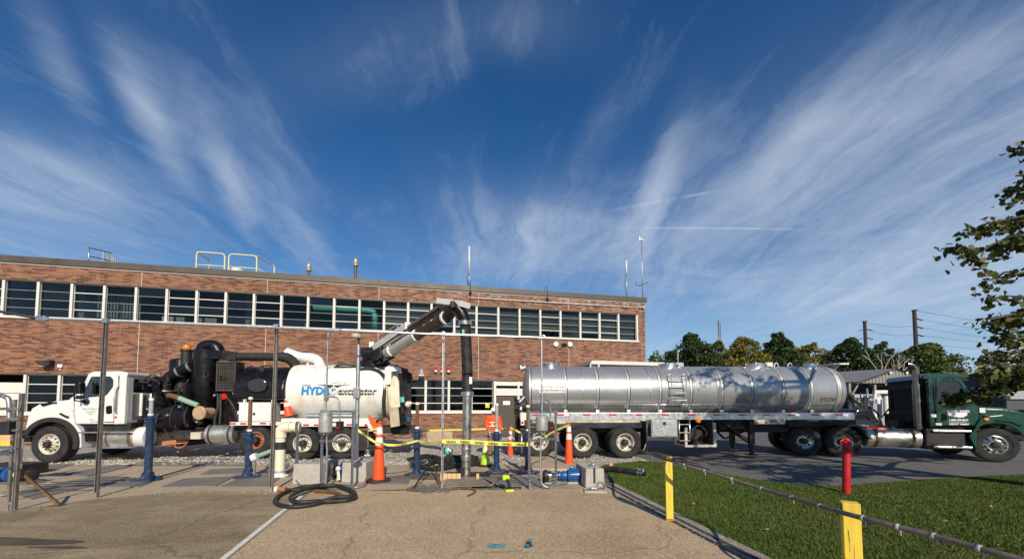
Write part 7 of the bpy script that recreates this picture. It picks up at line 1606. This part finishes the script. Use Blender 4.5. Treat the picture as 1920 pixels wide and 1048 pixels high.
# yellow posts and the hose rail
def yellow_post(px0, px1, pyb, pyt, label, rot):
    c_ = G((px0+px1)/2, pyb) if pyb < 1048 else gr((px0+px1)/2, pyb)
    h = hgt((px0+px1)/2, pyt, c_); w = (at(px1, 900, c_.y).x-at(px0, 900, c_.y).x)
    e = empty('yellow_post', (c_.x, c_.y, 0), rot, label, 'post', 'yellow wooden posts'); s = w/(cos(rot)+abs(sin(rot)))
    rnd_ = random.Random(int(px0)); mb = MB(); mb.box((-s/2, -s/2, .03), (s/2, s/2, h)); mb.build('post', m_yellow, e, bevel=.006)
    MB().box((-s*.58, -s*.3, 0), (s*.58, s*.3, .03)).box((-s*.56, -s*.3, .03), (-s*.505, s*.3, .10)).build('shoe', m_rust, e)
    cr = MB()
    for k in range(5):
        x = rnd_.uniform(-.3, .3)*s; z = rnd_.uniform(.1, .8)*h; l = rnd_.uniform(.04, .14); cr.box((x, -s/2-.0008, z), (x+.0025, -s/2+.002, z+l))
    cr.build('crack', m_frame, e)['kind'] = 'stuff'
    return e, s, h
yp1, s1, hh1 = yellow_post(1248, 1263, 975, 856, 'yellow painted wooden post standing farther off at the lawn edge', RAD(-14))
yp2, s2, hh2 = yellow_post(1584, 1620, 1135, 941, 'yellow painted wooden post nearest the camera on the lawn', RAD(-30))
MB().box((-s2/2-.003, -.03, hh2-.10), (-s2/2+.002, .015, hh2-.02)).build('metal_tag', m_frame, yp2)
y1p, y2p = yp1.location, yp2.location
hr_ = empty('hose_rail', (0, 0, 0), 0, 'dark pipe strapped along the yellow posts with pale ties', 'pipe')
A1 = at(1180, 838, 9.2); A2 = at(1205, 846, 8.2); A3 = at(1250, 861, y1p.y-.07); A4 = at(1340, 888, (y1p.y+y2p.y)/2+.55); A5 = at(1450, 922, (y1p.y+y2p.y)/2-.1); A6 = at(1585, 962, y2p.y-.10); A7 = at(1750, 1004, y2p.y-.65); A8 = at(1960, 1062, y2p.y-1.15)
rl = spline([A1, A2, A3, A4, A5, A6, A7, A8], 10)
MB().tube(rl, .021, 12).build('pipe', m_brownpipe if False else M('weathered_pipe', (.13, .115, .10), .6, .2, var=.25, scale=20, stretch=(1, 1, 1), dirt=(.28, .25, .21), dlo=.5, dhi=.75), hr_)
MB().tube([p+Vector((0, .0, .03+.01*sin(i*.8))) for i, p in enumerate(rl[2:30])], .010, 6).build('cable', m_hose, hr_)
for t in (6, 15, 24, 28, 33, 38, 43, 47, 52, 56, 60, 64):
    if t < len(rl)-1: p = rl[t]; d = (rl[t+1]-p).normalized(); MB().cyl(p-d*.012, p+d*.012, .025, seg=10).box((p.x-.004, p.y-.03, p.z-.055), (p.x+.004, p.y-.022, p.z-.01)).build('pale_tie', m_greyplastic, hr_)
# red standpipe
p = G(1587, 925); h = hgt(1588, 820, p); e = empty('red_standpipe', (p.x, p.y, 0), 0, 'red fire standpipe rising from the grass beside the road', 'standpipe'); e.rotation_euler = (0, RAD(2.6), 0)
r = .068
MB().cyl((0, 0, 0), (0, 0, h*.72), r, seg=24).build('riser', m_red, e)
MB().lathe([(r, 0), (r+.008, .0), (r+.008, .04), (r, .045)], (0, 0, .06), seg=24).build('lower_band', m_red, e)
MB().lathe([(r+.002, h*.72), (r+.012, h*.73), (r+.012, h*.80), (r+.004, h*.81), (r+.004, h*.88), (r+.02, h*.885), (r+.02, h*.92), (r*.9, h*.95), (r*.5, h*.99), (0, h)], seg=24).build('valve_head', m_red, e)
MB().tube(spline([(-r-.03, 0, h*.86), (-r-.05, 0, h*.93), (-r*.5, 0, h*.97)], 4), .014, 8).cyl((r, 0, h*.78), (r+.05, 0, h*.78), .03, seg=12).cyl((-.02, -r-.04, h*.80), (-.02, -r, h*.80), .035, seg=12).box((r+.02, -.02, h*.68), (r+.04, .02, h*.80)).build('valve_handle', m_red, e)
MB().tube([((r+.016)*cos(a), (r+.016)*sin(a), h*.80+.01*sin(2*a)) for a in np.linspace(0, 2*pi, 20)], .008, 6).build('chain', m_frame, e)
# loose autumn leaves on the lawn
def leaf_poly(s, rnd_):                           # maple-like outline in a plane
    k = [(0, -.48), (.14, -.26), (.34, -.30), (.38, -.10), (.5, .08), (.36, .18), (.30, .34), (.15, .30), (0, .5), (-.15, .30), (-.30, .34), (-.36, .18), (-.5, .08), (-.38, -.10), (-.34, -.30), (-.14, -.26)]
    return [(x*s, y*s) for x, y in k]
rnd = random.Random(2)
fl_ = [(1500, 930), (1640, 985), (1760, 980), (1772, 983), (1755, 997), (1750, 978), (1830, 980), (1860, 955), (1300, 950), (1440, 1000), (1872, 1030), (1690, 955)]
nl_ = None
m_leafdry = M('dry_leaf', (.38, .22, .09), .7, var=.3)
LEAF_LB = {0: 'dry brown leaf on the lawn left of the red standpipe', 1: 'dry brown leaf on the lawn just right of the nearest yellow post', 6: 'dry brown leaf far right on the lawn below the big maple', 7: 'dry brown leaf near the road edge of the lawn at far right', 8: 'dry brown leaf right of the far yellow post', 9: 'dry brown leaf under the hose rail between the two yellow posts', 10: 'dry brown leaf in the lower right corner of the lawn', 11: 'dry brown leaf between the red standpipe and the right edge'}
for i, (a, b) in enumerate(fl_):
    q = G(a, b); o = MB().quad(*[(x, y, .05+.02*rnd.random()) for x, y in leaf_poly(.075, rnd)]).build('fallen_leaf', m_leafdry, loc=(q.x, q.y, 0)); o.rotation_euler = (rnd.uniform(-.3, .3), rnd.uniform(-.3, .3), rnd.random()*6)
    tag(o, LEAF_LB.get(i, 'dry brown leaf in the loose cluster on the open lawn at right'), 'leaf', 'fallen leaves on the lawn')
# ---------------------------------------------------------------- trees
def leaf_mat(name, c1, c2, c3):
    m = bpy.data.materials.new(name); m.use_nodes = True; T = NT(m.node_tree); b = m.node_tree.nodes['Principled BSDF']; gi = T.n('ShaderNodeNewGeometry')
    c = T.ramp(gi.outputs['Random Per Island'], [(0, tuple(v*1.35 for v in c1)), (.55, tuple(v*1.35 for v in c2)), (1, tuple(v*1.35 for v in c3))]); T.l(c, b.inputs['Base Color']); b.inputs['Roughness'].default_value = .55; b.inputs['Specular IOR Level'].default_value = .35
    out = m.node_tree.nodes['Material Output']; tr_ = T.n('ShaderNodeBsdfTranslucent'); mx = T.n('ShaderNodeMixShader'); mx.inputs[0].default_value = .25
    T.l(c, tr_.inputs[0]); T.l(b.outputs[0], mx.inputs[1]); T.l(tr_.outputs[0], mx.inputs[2]); T.l(mx.outputs[0], out.inputs[0])
    return m
m_bark = M('bark', (.10, .08, .06), .9, var=.3, scale=8, bump=.8, bscale=15, stretch=(3, 3, .6)); m_barkpale = M('pale_bark', (.36, .33, .28), .8, var=.2)
lm_dark = leaf_mat('dark_green_foliage', (.018, .035, .010), (.030, .055, .014), (.055, .075, .018))
lm_mid = leaf_mat('mid_green_foliage', (.034, .056, .012), (.065, .095, .020), (.12, .13, .028))
lm_yel = leaf_mat('yellowing_foliage', (.07, .08, .014), (.15, .14, .022), (.25, .19, .035))
lm_near = leaf_mat('maple_foliage', (.026, .042, .010), (.05, .066, .015), (.13, .12, .028))
def leaves_mesh(name, centers, size, mat, parent, seed, shape='tri'):
    rs = np.random.RandomState(seed); n = len(centers); c = np.array(centers)
    a = rs.randn(n, 3); a /= np.linalg.norm(a, axis=1)[:, None]; b = rs.randn(n, 3); b -= a*(a*b).sum(1)[:, None]; b /= np.linalg.norm(b, axis=1)[:, None]
    s = size*(.6+.8*rs.rand(n))[:, None]
    if shape == 'maple':
        k = np.array(leaf_poly(1.0, None)); m = len(k); cr = np.cross(a, b)
        V_ = c[:, None, :]+(a[:, None, :]*k[None, :, :1]+b[:, None, :]*k[None, :, 1:])*s[:, None, :]+cr[:, None, :]*(np.abs(k[None, :, :1])*.35)*s[:, None, :]
    else:
        m = 4; V_ = np.stack([c-a*s*.5, c-b*s*.32, c+a*s*.5, c+b*s*.32], 1)
    me = bpy.data.meshes.new(name); me.vertices.add(n*m); me.vertices.foreach_set('co', V_.reshape(-1).astype(np.float32)); me.loops.add(n*m); me.loops.foreach_set('vertex_index', np.arange(n*m, dtype=np.int32)); me.polygons.add(n); me.polygons.foreach_set('loop_start', np.arange(0, n*m, m, dtype=np.int32)); me.polygons.foreach_set('loop_total', np.full(n, m, np.int32)); me.update(); me.validate()
    me.materials.append(mat); o = bpy.data.objects.new(name, me); COL.objects.link(o); o.parent = parent; return o
def tree(px, Y, ptop, width_px, label, mat, seed, leaf=.38, n=5200, base=-.0, flat=.9, bare=False, group='trees beyond the tanker', zlow=.25, cat='tree', bark=None):
    c_ = at(px, ptop, Y); h = c_.z; w = width_px*1.3*Y/750/2; rs = np.random.RandomState(seed)
    e = empty('tree', (c_.x, Y, 0), 0, label, cat, group)
    tk_ = MB(); tk_.tube([(0, 0, -.2), (.05*w, 0, h*.35), (-.03*w, .05, h*.75)], [h*.028, h*.02, h*.006], 8)
    cl = []
    K_ = 90
    for k in range(K_):
        u = rs.rand()**.85; ang = rs.rand()*2*pi; zz = h*(.10+.87*u); prof = max(.08, sin(pi*min(1, u*.80+.20)))**.7; rr = w*prof*rs.rand()**.4*.92
        cl.append((rr*cos(ang), rr*sin(ang)*.9, zz, w*(.11+.15*rs.rand())*(1.2-.5*u)))
        if k < 14: tk_.tube([(0, 0, zz*.55), (rr*.5*cos(ang), rr*.5*sin(ang), zz*.8), (rr*cos(ang), rr*sin(ang), zz)], [h*.010, h*.006, h*.002], 5)
    tk_.build('trunk', bark or m_bark, e)
    pts = []
    for (x, y, z, r) in cl:
        m = max(8, int(1.7*n/K_*(r/(w*.185))**1.5)); q = rs.randn(m, 3); q /= np.linalg.norm(q, axis=1)[:, None]; q *= (rs.rand(m)**.5)[:, None]*r; q[:, 2] *= .7; pts.append(q+np.array([x, y, z]))
    ex_ = rs.rand(n//3, 3); a_ = ex_[:, 0]*2*pi; u_ = ex_[:, 1]; rr_ = w*np.maximum(.1, np.sin(pi*np.minimum(1, u_*.8+.2)))**.7*np.sqrt(ex_[:, 2])*(1+.35*rs.rand(n//3)**5); pts.append(np.stack([rr_*np.cos(a_), rr_*np.sin(a_), h*(.06+.9*u_)], 1))
    pts = np.concatenate(pts); pts = pts[pts[:, 2] > .3]
    if not bare: leaves_mesh('crown', pts, leaf, mat, e, seed)
    return e
TREES = [
    (1240, 70, 672, 60, 'low olive shrubby tree nearest the brick building corner', lm_mid, .4, 2200), (1372, 68, 652, 90, 'low yellowing tree filling right of the lattice mast', lm_yel, .4, 3200), (1548, 68, 662, 80, 'low mid green tree filling above the tanker front', lm_mid, .4, 3000), (1690, 66, 658, 90, 'low dark tree filling between the two utility poles', lm_dark, .42, 3200),
    (1222, 62, 664, 36, 'small thin tree right beside the brick building corner', lm_mid, .32, 1500), (1296, 55, 622, 92, 'dark broad tree rising first right of the building', lm_dark, .5, 6500), (1345, 60, 638, 62, 'olive tree in front of the lattice mast', lm_mid, .45, 3500),
    (1395, 55, 630, 88, 'yellowing tree between the two dark trees', lm_yel, .42, 4200), (1458, 58, 622, 70, 'dark pointed evergreen above the middle of the tanker', lm_dark, .5, 4800), (1520, 60, 640, 72, 'sparse yellow-green tree left of the dense dark tree', lm_yel, .40, 2600),
    (1594, 52, 633, 92, 'dense dark round tree behind the open shed', lm_dark, .48, 7500), (1650, 60, 640, 60, 'dark tree behind the bare pale tree', lm_dark, .45, 4000), (1727, 46, 642, 118, 'broad green tree behind the green cab', lm_mid, .42, 7500), (1560, 66, 655, 70, 'low green tree filling behind the tanker front', lm_mid, .5, 3000), (1430, 64, 655, 90, 'low dark tree filling behind the tanker middle', lm_dark, .5, 3500), (1790, 60, 690, 70, 'small far tree beyond the cab roof', lm_mid, .45, 2000), (1330, 70, 658, 90, 'low olive tree filling behind the lattice mast', lm_mid, .5, 3500), (1490, 70, 650, 80, 'low yellowing tree filling beside the pointed evergreen', lm_yel, .45, 3200), (1620, 72, 655, 90, 'low dark tree filling behind the shed roof', lm_dark, .5, 3500), (1262, 66, 655, 50, 'low dark tree beside the broad dark tree', lm_dark, .5, 2200),
]
for i, (px, Y, pt, wp_, lb, mt, ls, n) in enumerate(TREES): tree(px, Y, pt, wp_, lb, mt, 30+i, ls*.68, int(n*1.8))
# bare pale tree
q = at(1662, 652, 44); e = empty('bare_tree', (q.x, 44, 0), 0, 'bare pale-limbed tree in front of the dark tree by the shed', 'tree', 'trees beyond the tanker'); rnd = random.Random(6)
bt = MB()
def branch(p, d, l, r, k):
    q2 = p+d*l; bt.tube([p, p+d*l*.5+Vector((rnd.uniform(-.1, .1)*l, 0, 0)), q2], [r, r*.85, r*.65], 6)
    if k > 0:
        for _ in range(2 if k < 3 else 3):
            branch(q2, (d+Vector((rnd.uniform(-.6, .6), rnd.uniform(-.4, .4), rnd.uniform(-.1, .35)))).normalized(), l*rnd.uniform(.6, .8), r*.6, k-1)
branch(Vector((0, 0, -.1)), Vector((.02, 0, 1)), q.z*.36, .22, 4); bt.build('branches', m_barkpale, e)
# near tree at the right edge: trunk out of the frame, its limbs reach in and shade the tractor
nt_ = Vector((11.8, 6.2, 0)); e = empty('tree', nt_, 0, 'large maple tree whose leafy branches reach in from the right edge', 'tree', None)
rs = np.random.RandomState(21); tk_ = MB()
tk_.tube([(0, 0, -.1), (.1, 0, 2.2), (0, .1, 5.5), (.1, 0, 9.5)], [.34, .27, .2, .06], 12)
lp_ = []
def limb(p0, p1, r, n_leaf, spread, twigs=10, droop=.25):
    p0, p1 = Vector(p0), Vector(p1); mid_ = p0.lerp(p1, .5)+Vector((0, 0, .25*(p1-p0).length*.3))
    path = spline([p0, mid_, p1], 8); tk_.tube(path, [r*(1-.85*i/(len(path)-1)) for i in range(len(path))], 7)
    for k in range(twigs):
        t = .35+.65*(k+rs.rand())/twigs; i = min(len(path)-2, int(t*(len(path)-1))); b_ = path[i].lerp(path[i+1], rs.rand())
        tip = b_+Vector((rs.randn()*spread, rs.randn()*spread, rs.randn()*spread*.5-droop*spread*.3)); tk_.tube([b_, b_.lerp(tip, .5)+Vector((0, 0, .04)), tip], [r*.22+.006, r*.14+.005, .004], 5)
        for _ in range(int(3.2*n_leaf/twigs)):
            s = rs.rand()**.7; q_ = b_.lerp(tip, s); lp_.append((q_.x+rs.randn()*.07, q_.y+rs.randn()*.07, q_.z+rs.randn()*.05-.03))
def rel(px, py, Y): return tuple(at(px, py, Y)-nt_)
# limbs seen in the frame
limb((0, 0, 5.0), rel(1905, 330, 6.0), .09, 170, .30, 12); limb((0, 0, 4.6), rel(1800, 480, 6.1), .09, 200, .24, 16); limb((0, 0, 4.6), rel(1845, 420, 6.0), .06, 120, .24, 10); limb((0, 0, 3.8), rel(1840, 528, 6.2), .06, 75, .16, 9)
limb((0, 0, 3.2), rel(1850, 600, 6.2), .07, 110, .20, 10); limb((0, 0, 2.6), rel(1850, 670, 6.3), .07, 190, .26, 14); limb((0, 0, 2.4), rel(1860, 715, 6.5), .07, 230, .26, 14); limb((0, 0, 2.3), rel(1760, 752, 6.6), .06, 170, .14, 14); limb((0, 0, 2.3), rel(1900, 690, 5.8), .06, 160, .3, 10); limb((0, 0, 5.6), rel(1915, 290, 6.2), .07, 90, .22, 8)
for q_ in ((1890, 640), (1905, 560), (1885, 730), (1900, 455), (1880, 600), (1910, 700), (1870, 745), (1912, 400)): limb((0, 0, 3.0), rel(q_[0], q_[1], 6.0+rs.rand()*.6), .05, 110, .26, 10)
# limbs out of view above and to the right
for k in range(44):
    a = rs.rand()*2*pi; zz = 2.6+rs.rand()*7.2; L_ = (3.9-.0*zz)*(1-.055*abs(zz-4.5)) if cos(a) > -.2 else 4.0
    ex, ey = L_*cos(a), L_*sin(a)*.9
    wx, wy = nt_.x+ex, nt_.y+ey
    zt_ = zz+.6+rs.rand()
    # stay clear of the part of the frame where the photograph shows sky
    if wy > .5:
        u = (wx-.5)/wy*750+960; v = 720-(zt_-EYE)/wy*750+40
        if u < 2060 and v > -600: continue
    if wy+zt_*1.62 < 11.2: continue
    limb((0, 0, zz), (ex, ey, zt_), .08, 150, .45, 10)
for q_ in ((8.0, 4.2, 7.2), (8.7, 3.4, 7.6), (9.4, 4.6, 8.3), (10.0, 3.6, 7.4), (10.7, 4.2, 8.6), (8.4, 4.9, 8.4), (9.2, 3.8, 6.8), (11.4, 3.8, 7.9)): limb((0, 0, 5.5), tuple(Vector(q_)-nt_), .05, 75, .42, 9)
tk_.build('trunk', m_bark, e); leaves_mesh('crown', np.array(lp_), .088, lm_near, e, 5, 'maple')

# ---------------------------------------------------------------- far background
m_shedroof = M('shed_roof', (.20, .20, .205), .6, .1, var=.08); m_shedwall = M('shed_siding', (.25, .235, .21), .7, var=.06)
YS = 33.0
e = empty('open_shed', (at(1640, 760, YS).x, YS, 0), RAD(0), 'grey metal shed with open front and ribbed gable behind the tractor', 'shed')
ox = e.location.x; sp_ = lambda px, py, Y=YS: Vector((at(px, py, Y).x-ox, Y-YS, at(px, py, Y).z))
r0, r1, r2, r3 = sp_(1580, 716), sp_(1610, 716), sp_(1677, 692), sp_(1705, 701)
mb = MB(); gb = sp_(1677, 718).z; mb.prism([(r1.x, gb), (r1.x, r1.z+.05), (r2.x, r2.z), (sp_(1760, 716).x, r1.z+.0), (sp_(1760, 716).x, gb)], 0, .15, 'y'); mb.build('gable_wall', m_shedwall, e)
mb = MB(); x = r1.x
while x < sp_(1735, 700).x: zt_ = r1.z+(r2.z-r1.z)*min(1, (x-r1.x)/(r2.x-r1.x)) if x < r2.x else r2.z-(x-r2.x)*(r2.z-r1.z)/(sp_(1760, 716).x-r2.x); mb.box((x, -.04, gb), (x+.06, 0, zt_)); x += .28
mb.build('rib', m_shedwall, e)['kind'] = 'stuff'
mb = MB(); mb._add([(r1.x-.2, -.2, r1.z), (r2.x, -.2, r2.z+.05), (r2.x-9, 14, r2.z+.05), (r1.x-10.5, 14, r1.z)], [(0, 1, 2, 3)]); mb._add([(r1.x-.2, -.2, r1.z-.12), (r2.x, -.2, r2.z-.07), (r2.x-9, 14, r2.z-.07), (r1.x-10.5, 14, r1.z-.12)], [(0, 1, 2, 3)]); mb._add([(r2.x, -.2, r2.z+.05), (sp_(1762, 716).x, -.2, r1.z), (sp_(1762, 716).x-9, 14, r1.z), (r2.x-9, 14, r2.z+.05)], [(0, 1, 2, 3)]); mb.build('shed_roof', m_shedroof, e)
mb = MB(); mb.box((r1.x-10, 13.5, 0), (sp_(1762, 716).x, 14, r1.z)); mb.box((sp_(1745, 716).x, .2, 0), (sp_(1762, 716).x, 13.4, gb)); mb.build('back_wall', m_frame, e)
for px in (1597, 1645, 1690): p = sp_(px, 716); MB().box((p.x-.09, .2, 0), (p.x+.09, .4, gb)).build('shed_post', m_shedwall, e)
p = sp_(1597, 716); MB().beam((p.x, .3, gb-1.3), (p.x+.8, .3, gb), .12, .12).build('knee_brace', m_shedwall, e)
for px in (1667.5, 1698): p = sp_(px, 699); MB().box((p.x-.1, -.15, p.z-.08), (p.x+.1, -.05, p.z+.12)).build('shed_lamp', m_white, e)
# white process pipework before the shed
YP = 27.0
def wpipe(pts, r, label): o = MB().tube([at(a, b, YP) for a, b in pts], r, 12).build('white_pipe', m_white); tag(o, label, 'pipe', 'white pipework in front of the shed')
wpipe([(1640, 748), (1640, 735), (1670, 735), (1690, 735)], .14, 'white bent pipe highest in front of the shed'); wpipe([(1646, 757), (1646, 747), (1650, 747)], .13, 'short white pipe stub under the highest bent pipe'); wpipe([(1662, 775), (1661.5, 742)], .16, 'tall thick white pipe left of the green cab'); wpipe([(1639, 782), (1639, 774)], .14, 'short low white pipe near the dark machine')
for k, py in enumerate((745, 756)):
    a, b = at(1597, py, YP+1), at(1648, py, YP+1); o = MB().cyl(a, b, .24, seg=14).build('pale_tank_pipe', m_greyplastic); tag(o, ('upper' if k == 0 else 'lower')+' grey horizontal pipe in front of the shed', 'pipe', 'grey pipes in front of the shed')
p = at(1655, 775, YP); e = empty('grey_tank', (p.x, YP+.4, 0), 0, 'grey process cabinet among the white pipes', 'cabinet'); MB().box((-.55, 0, 0), (.5, .8, at(1655, 745, YP).z)).build('body', m_greyplastic, e, bevel=.04); MB().cyl((-.2, .3, at(1655, 745, YP).z), (-.2, .3, at(1655, 741, YP).z), .25, seg=14).build('dome', m_white, e)
p = at(1627, 760, YP-1); o = MB().cyl((p.x, p.y, 0), (p.x, p.y, at(1627, 728, YP-1).z), .06, seg=8).build('steel_post', m_galv); tag(o, 'thin grey upright post between the shed pipes', 'post')
e = empty('pipe_rack', (at(1610, 780, 25).x, 25, 0), 0, 'dark pipe rack of thin uprights before the shed', 'rack')
for k in range(6): x = at(1596+k*6.5, 780, 25).x-e.location.x; MB().cyl((x, 0, 0), (x, 0, at(1600, 735+(k % 3)*5, 25).z), .035, seg=6).build('upright', m_frame, e)
for z in (1.6, 2.2): MB().cyl((at(1594, 780, 25).x-e.location.x, 0, z), (at(1632, 780, 25).x-e.location.x, 0, z), .03, seg=6).build('cross_pipe', m_frame, e)
# parked cars beyond the tractor
def car(px0, px1, Y, mat, label, rot=0.0):
    x0, x1 = at(px0, 780, Y).x, at(px1, 780, Y).x; L_ = x1-x0; e = empty('parked_car', ((x0+x1)/2, Y, 0), rot, label, 'car', 'cars parked behind the tractor'); h = 1.55
    pr_ = round_poly([(-L_/2, .35), (-L_/2, .85), (-L_*.36, 1.0), (-L_*.22, h), (L_*.22, h), (L_*.36, 1.0), (L_/2, .9), (L_/2, .35)], .12)
    MB().prism(pr_, 0, 1.8, 'y').build('body', mat, e, bevel=.08)
    MB().prism([(-L_*.32, 1.02), (-L_*.20, h-.1), (L_*.20, h-.1), (L_*.32, 1.02)], -.012, .02, 'y').build('side_glass', m_black, e)
    for s in (-.31, .31): MB().lathe([(0, -.02), (.2, -.02), (.22, 0), (.33, 0), (.33, .22), (0, .22)], (s*L_, -.02, .33), (0, 1, 0), 18).build('wheel', m_tyre, e)
    MB().box((-L_/2-.02, .1, .62), (-L_/2+.05, .4, .78)).build('headlight', m_alu, e)
car(1590, 1655, 21.0, M('car_navy', (.015, .02, .035), .25, coat=.6), 'dark blue car parked behind the tanker front corner'); car(1835, 1905, 23.0, M('car_white', (.7, .7, .7), .3), 'white car partly hidden behind the green hood'); car(1905, 1975, 20.0, M('car_black', (.02, .02, .022), .3), 'black car at the right edge beyond the hood')
e = empty('dark_building', (at(1905, 720, 34).x, 34, 0), 0, 'dark grey low building behind the maple at the right edge', 'building'); w = at(1885, 720, 34).x-e.location.x
MB().box((w, 0, 0), (w+22, 10, at(1900, 700, 34).z)).build('wall', M('dark_siding', (.07, .075, .08), .7), e); MB().box((w-.2, -.2, at(1900, 748, 34).z), (w+22, -.0, at(1900, 724, 34).z)).build('wall_band', m_greyplastic, e); MB().box((w-.3, -.3, at(1900, 700, 34).z), (w+22.3, 10.3, at(1900, 697, 34).z)).build('roof', m_fascia, e)
# utility poles, mast and wires
m_pole = M('creosote_pole', (.035, .022, .018), .8, var=.2)
def upole(px, Y, top, label, r):
    p = at(px, top, Y); e = empty('utility_pole', (p.x, Y, 0), 0, label, 'utility pole', 'utility poles'); MB().cyl((0, 0, 0), (0, 0, p.z), r*1.25, r, seg=10).build('pole', m_pole, e); MB().box((-r*1.03, -r*1.03, p.z-.10), (r*1.25, r*1.03, p.z)).build('cap', m_pole, e)
    return e, p
pA_, tA = upole(1621, 75, 602, 'dark utility pole rising behind the dense dark tree', .27); pB_, tB = upole(1714, 60, 581, 'tallest dark utility pole above the broad green tree', .25); pC_, tC = upole(1783.5, 95, 662, 'thin far utility pole beyond the cab roof', .2)
for e, Y, px, ys in ((pA_, 75, 1621, (617, 633)), (pB_, 60, 1714, (597, 612, 627))):
    for y_ in ys:
        z = at(px, y_, Y).z; MB().beam((.2, 0, z), (1.15*Y/60, 0, z-.3), .12, .16).build('insulator', m_pole, e)
        if Y > 70: MB().beam((-.2, 0, z-.1), (-1.3, 0, z-.3), .12, .12).build('insulator', m_pole, e)
for i, (a, b) in enumerate((((1714, 581.5, 60), (1960, 612, 80)), ((1722, 598, 60), (1960, 626, 80)), ((1722, 613, 60), (1960, 640, 80)), ((1722, 628, 60), (1960, 645, 80)), ((1628, 618, 75), (1714, 628, 60)), ((1735, 645, 66), (1960, 655, 80)), ((1784, 678, 95), (1960, 680, 95)), ((1621, 603, 75), (1712, 611, 68)))):
    p, q = at(*a), at(*b); pts = [p.lerp(q, t)-Vector((0, 0, 1.2*4*t*(1-t)*.4)) for t in np.linspace(0, 1, 14)]
    lb = ('topmost power line running right from the tallest utility pole', 'second power line from the top running right from the tallest pole', 'third power line down running right from the tallest pole', 'fourth power line down running right from the tallest pole', 'power line joining the insulators of the two tall utility poles', 'fifth power line low over the broad green tree', 'lowest power line running right from the thin far pole', 'faint power line joining the tops of the two tall poles')[i]
    o = MB().tube(pts, .022, 5).build('power_line', m_frame); tag(o, lb, 'wire', 'power lines')
p = at(1347, 601, 90); e = empty('lattice_mast', (p.x, 90, 0), 0, 'grey lattice mast standing above the olive tree', 'mast')
MB().cyl((0, 0, 0), (0, 0, p.z), .16, seg=8).build('mast', m_galvdull, e); MB().cyl((.4, 0, 0), (.4, 0, p.z*.97), .1, seg=6).build('mast_leg', m_galvdull, e)
mb = MB()
for k in range(18): z = p.z*(.45+.028*k); mb.beam((0, 0, z), (.4, 0, z+.4 if k % 2 else z-.4), .06, .06)
mb.build('lattice_bracing', m_galvdull, e)['kind'] = 'stuff'
# far strip of ground cover and wood
rs = np.random.RandomState(77); nw = 15000
Yw = 76+rs.rand(nw)*8; pxw = 1222+rs.rand(nw)*575
topw = 672+9*np.sin(pxw*.045)+6*np.sin(pxw*.13+1)+4*np.sin(pxw*.31)+np.where(pxw > 1740, (pxw-1740)*.5, 0)
hw_ = EYE+(760-topw)*Yw/750
fw_ = leaves_mesh('far_wood', np.stack([(pxw-960)*Yw/750, Yw, .4+(hw_-.4)*rs.rand(nw)**.75], 1), .55, lm_mid, None, 78); tag(fw_, kind='stuff')
tag(MB().box((-400, 130, -.02), (500, 131, 4.5)).build('hills', lm_dark), kind='structure')
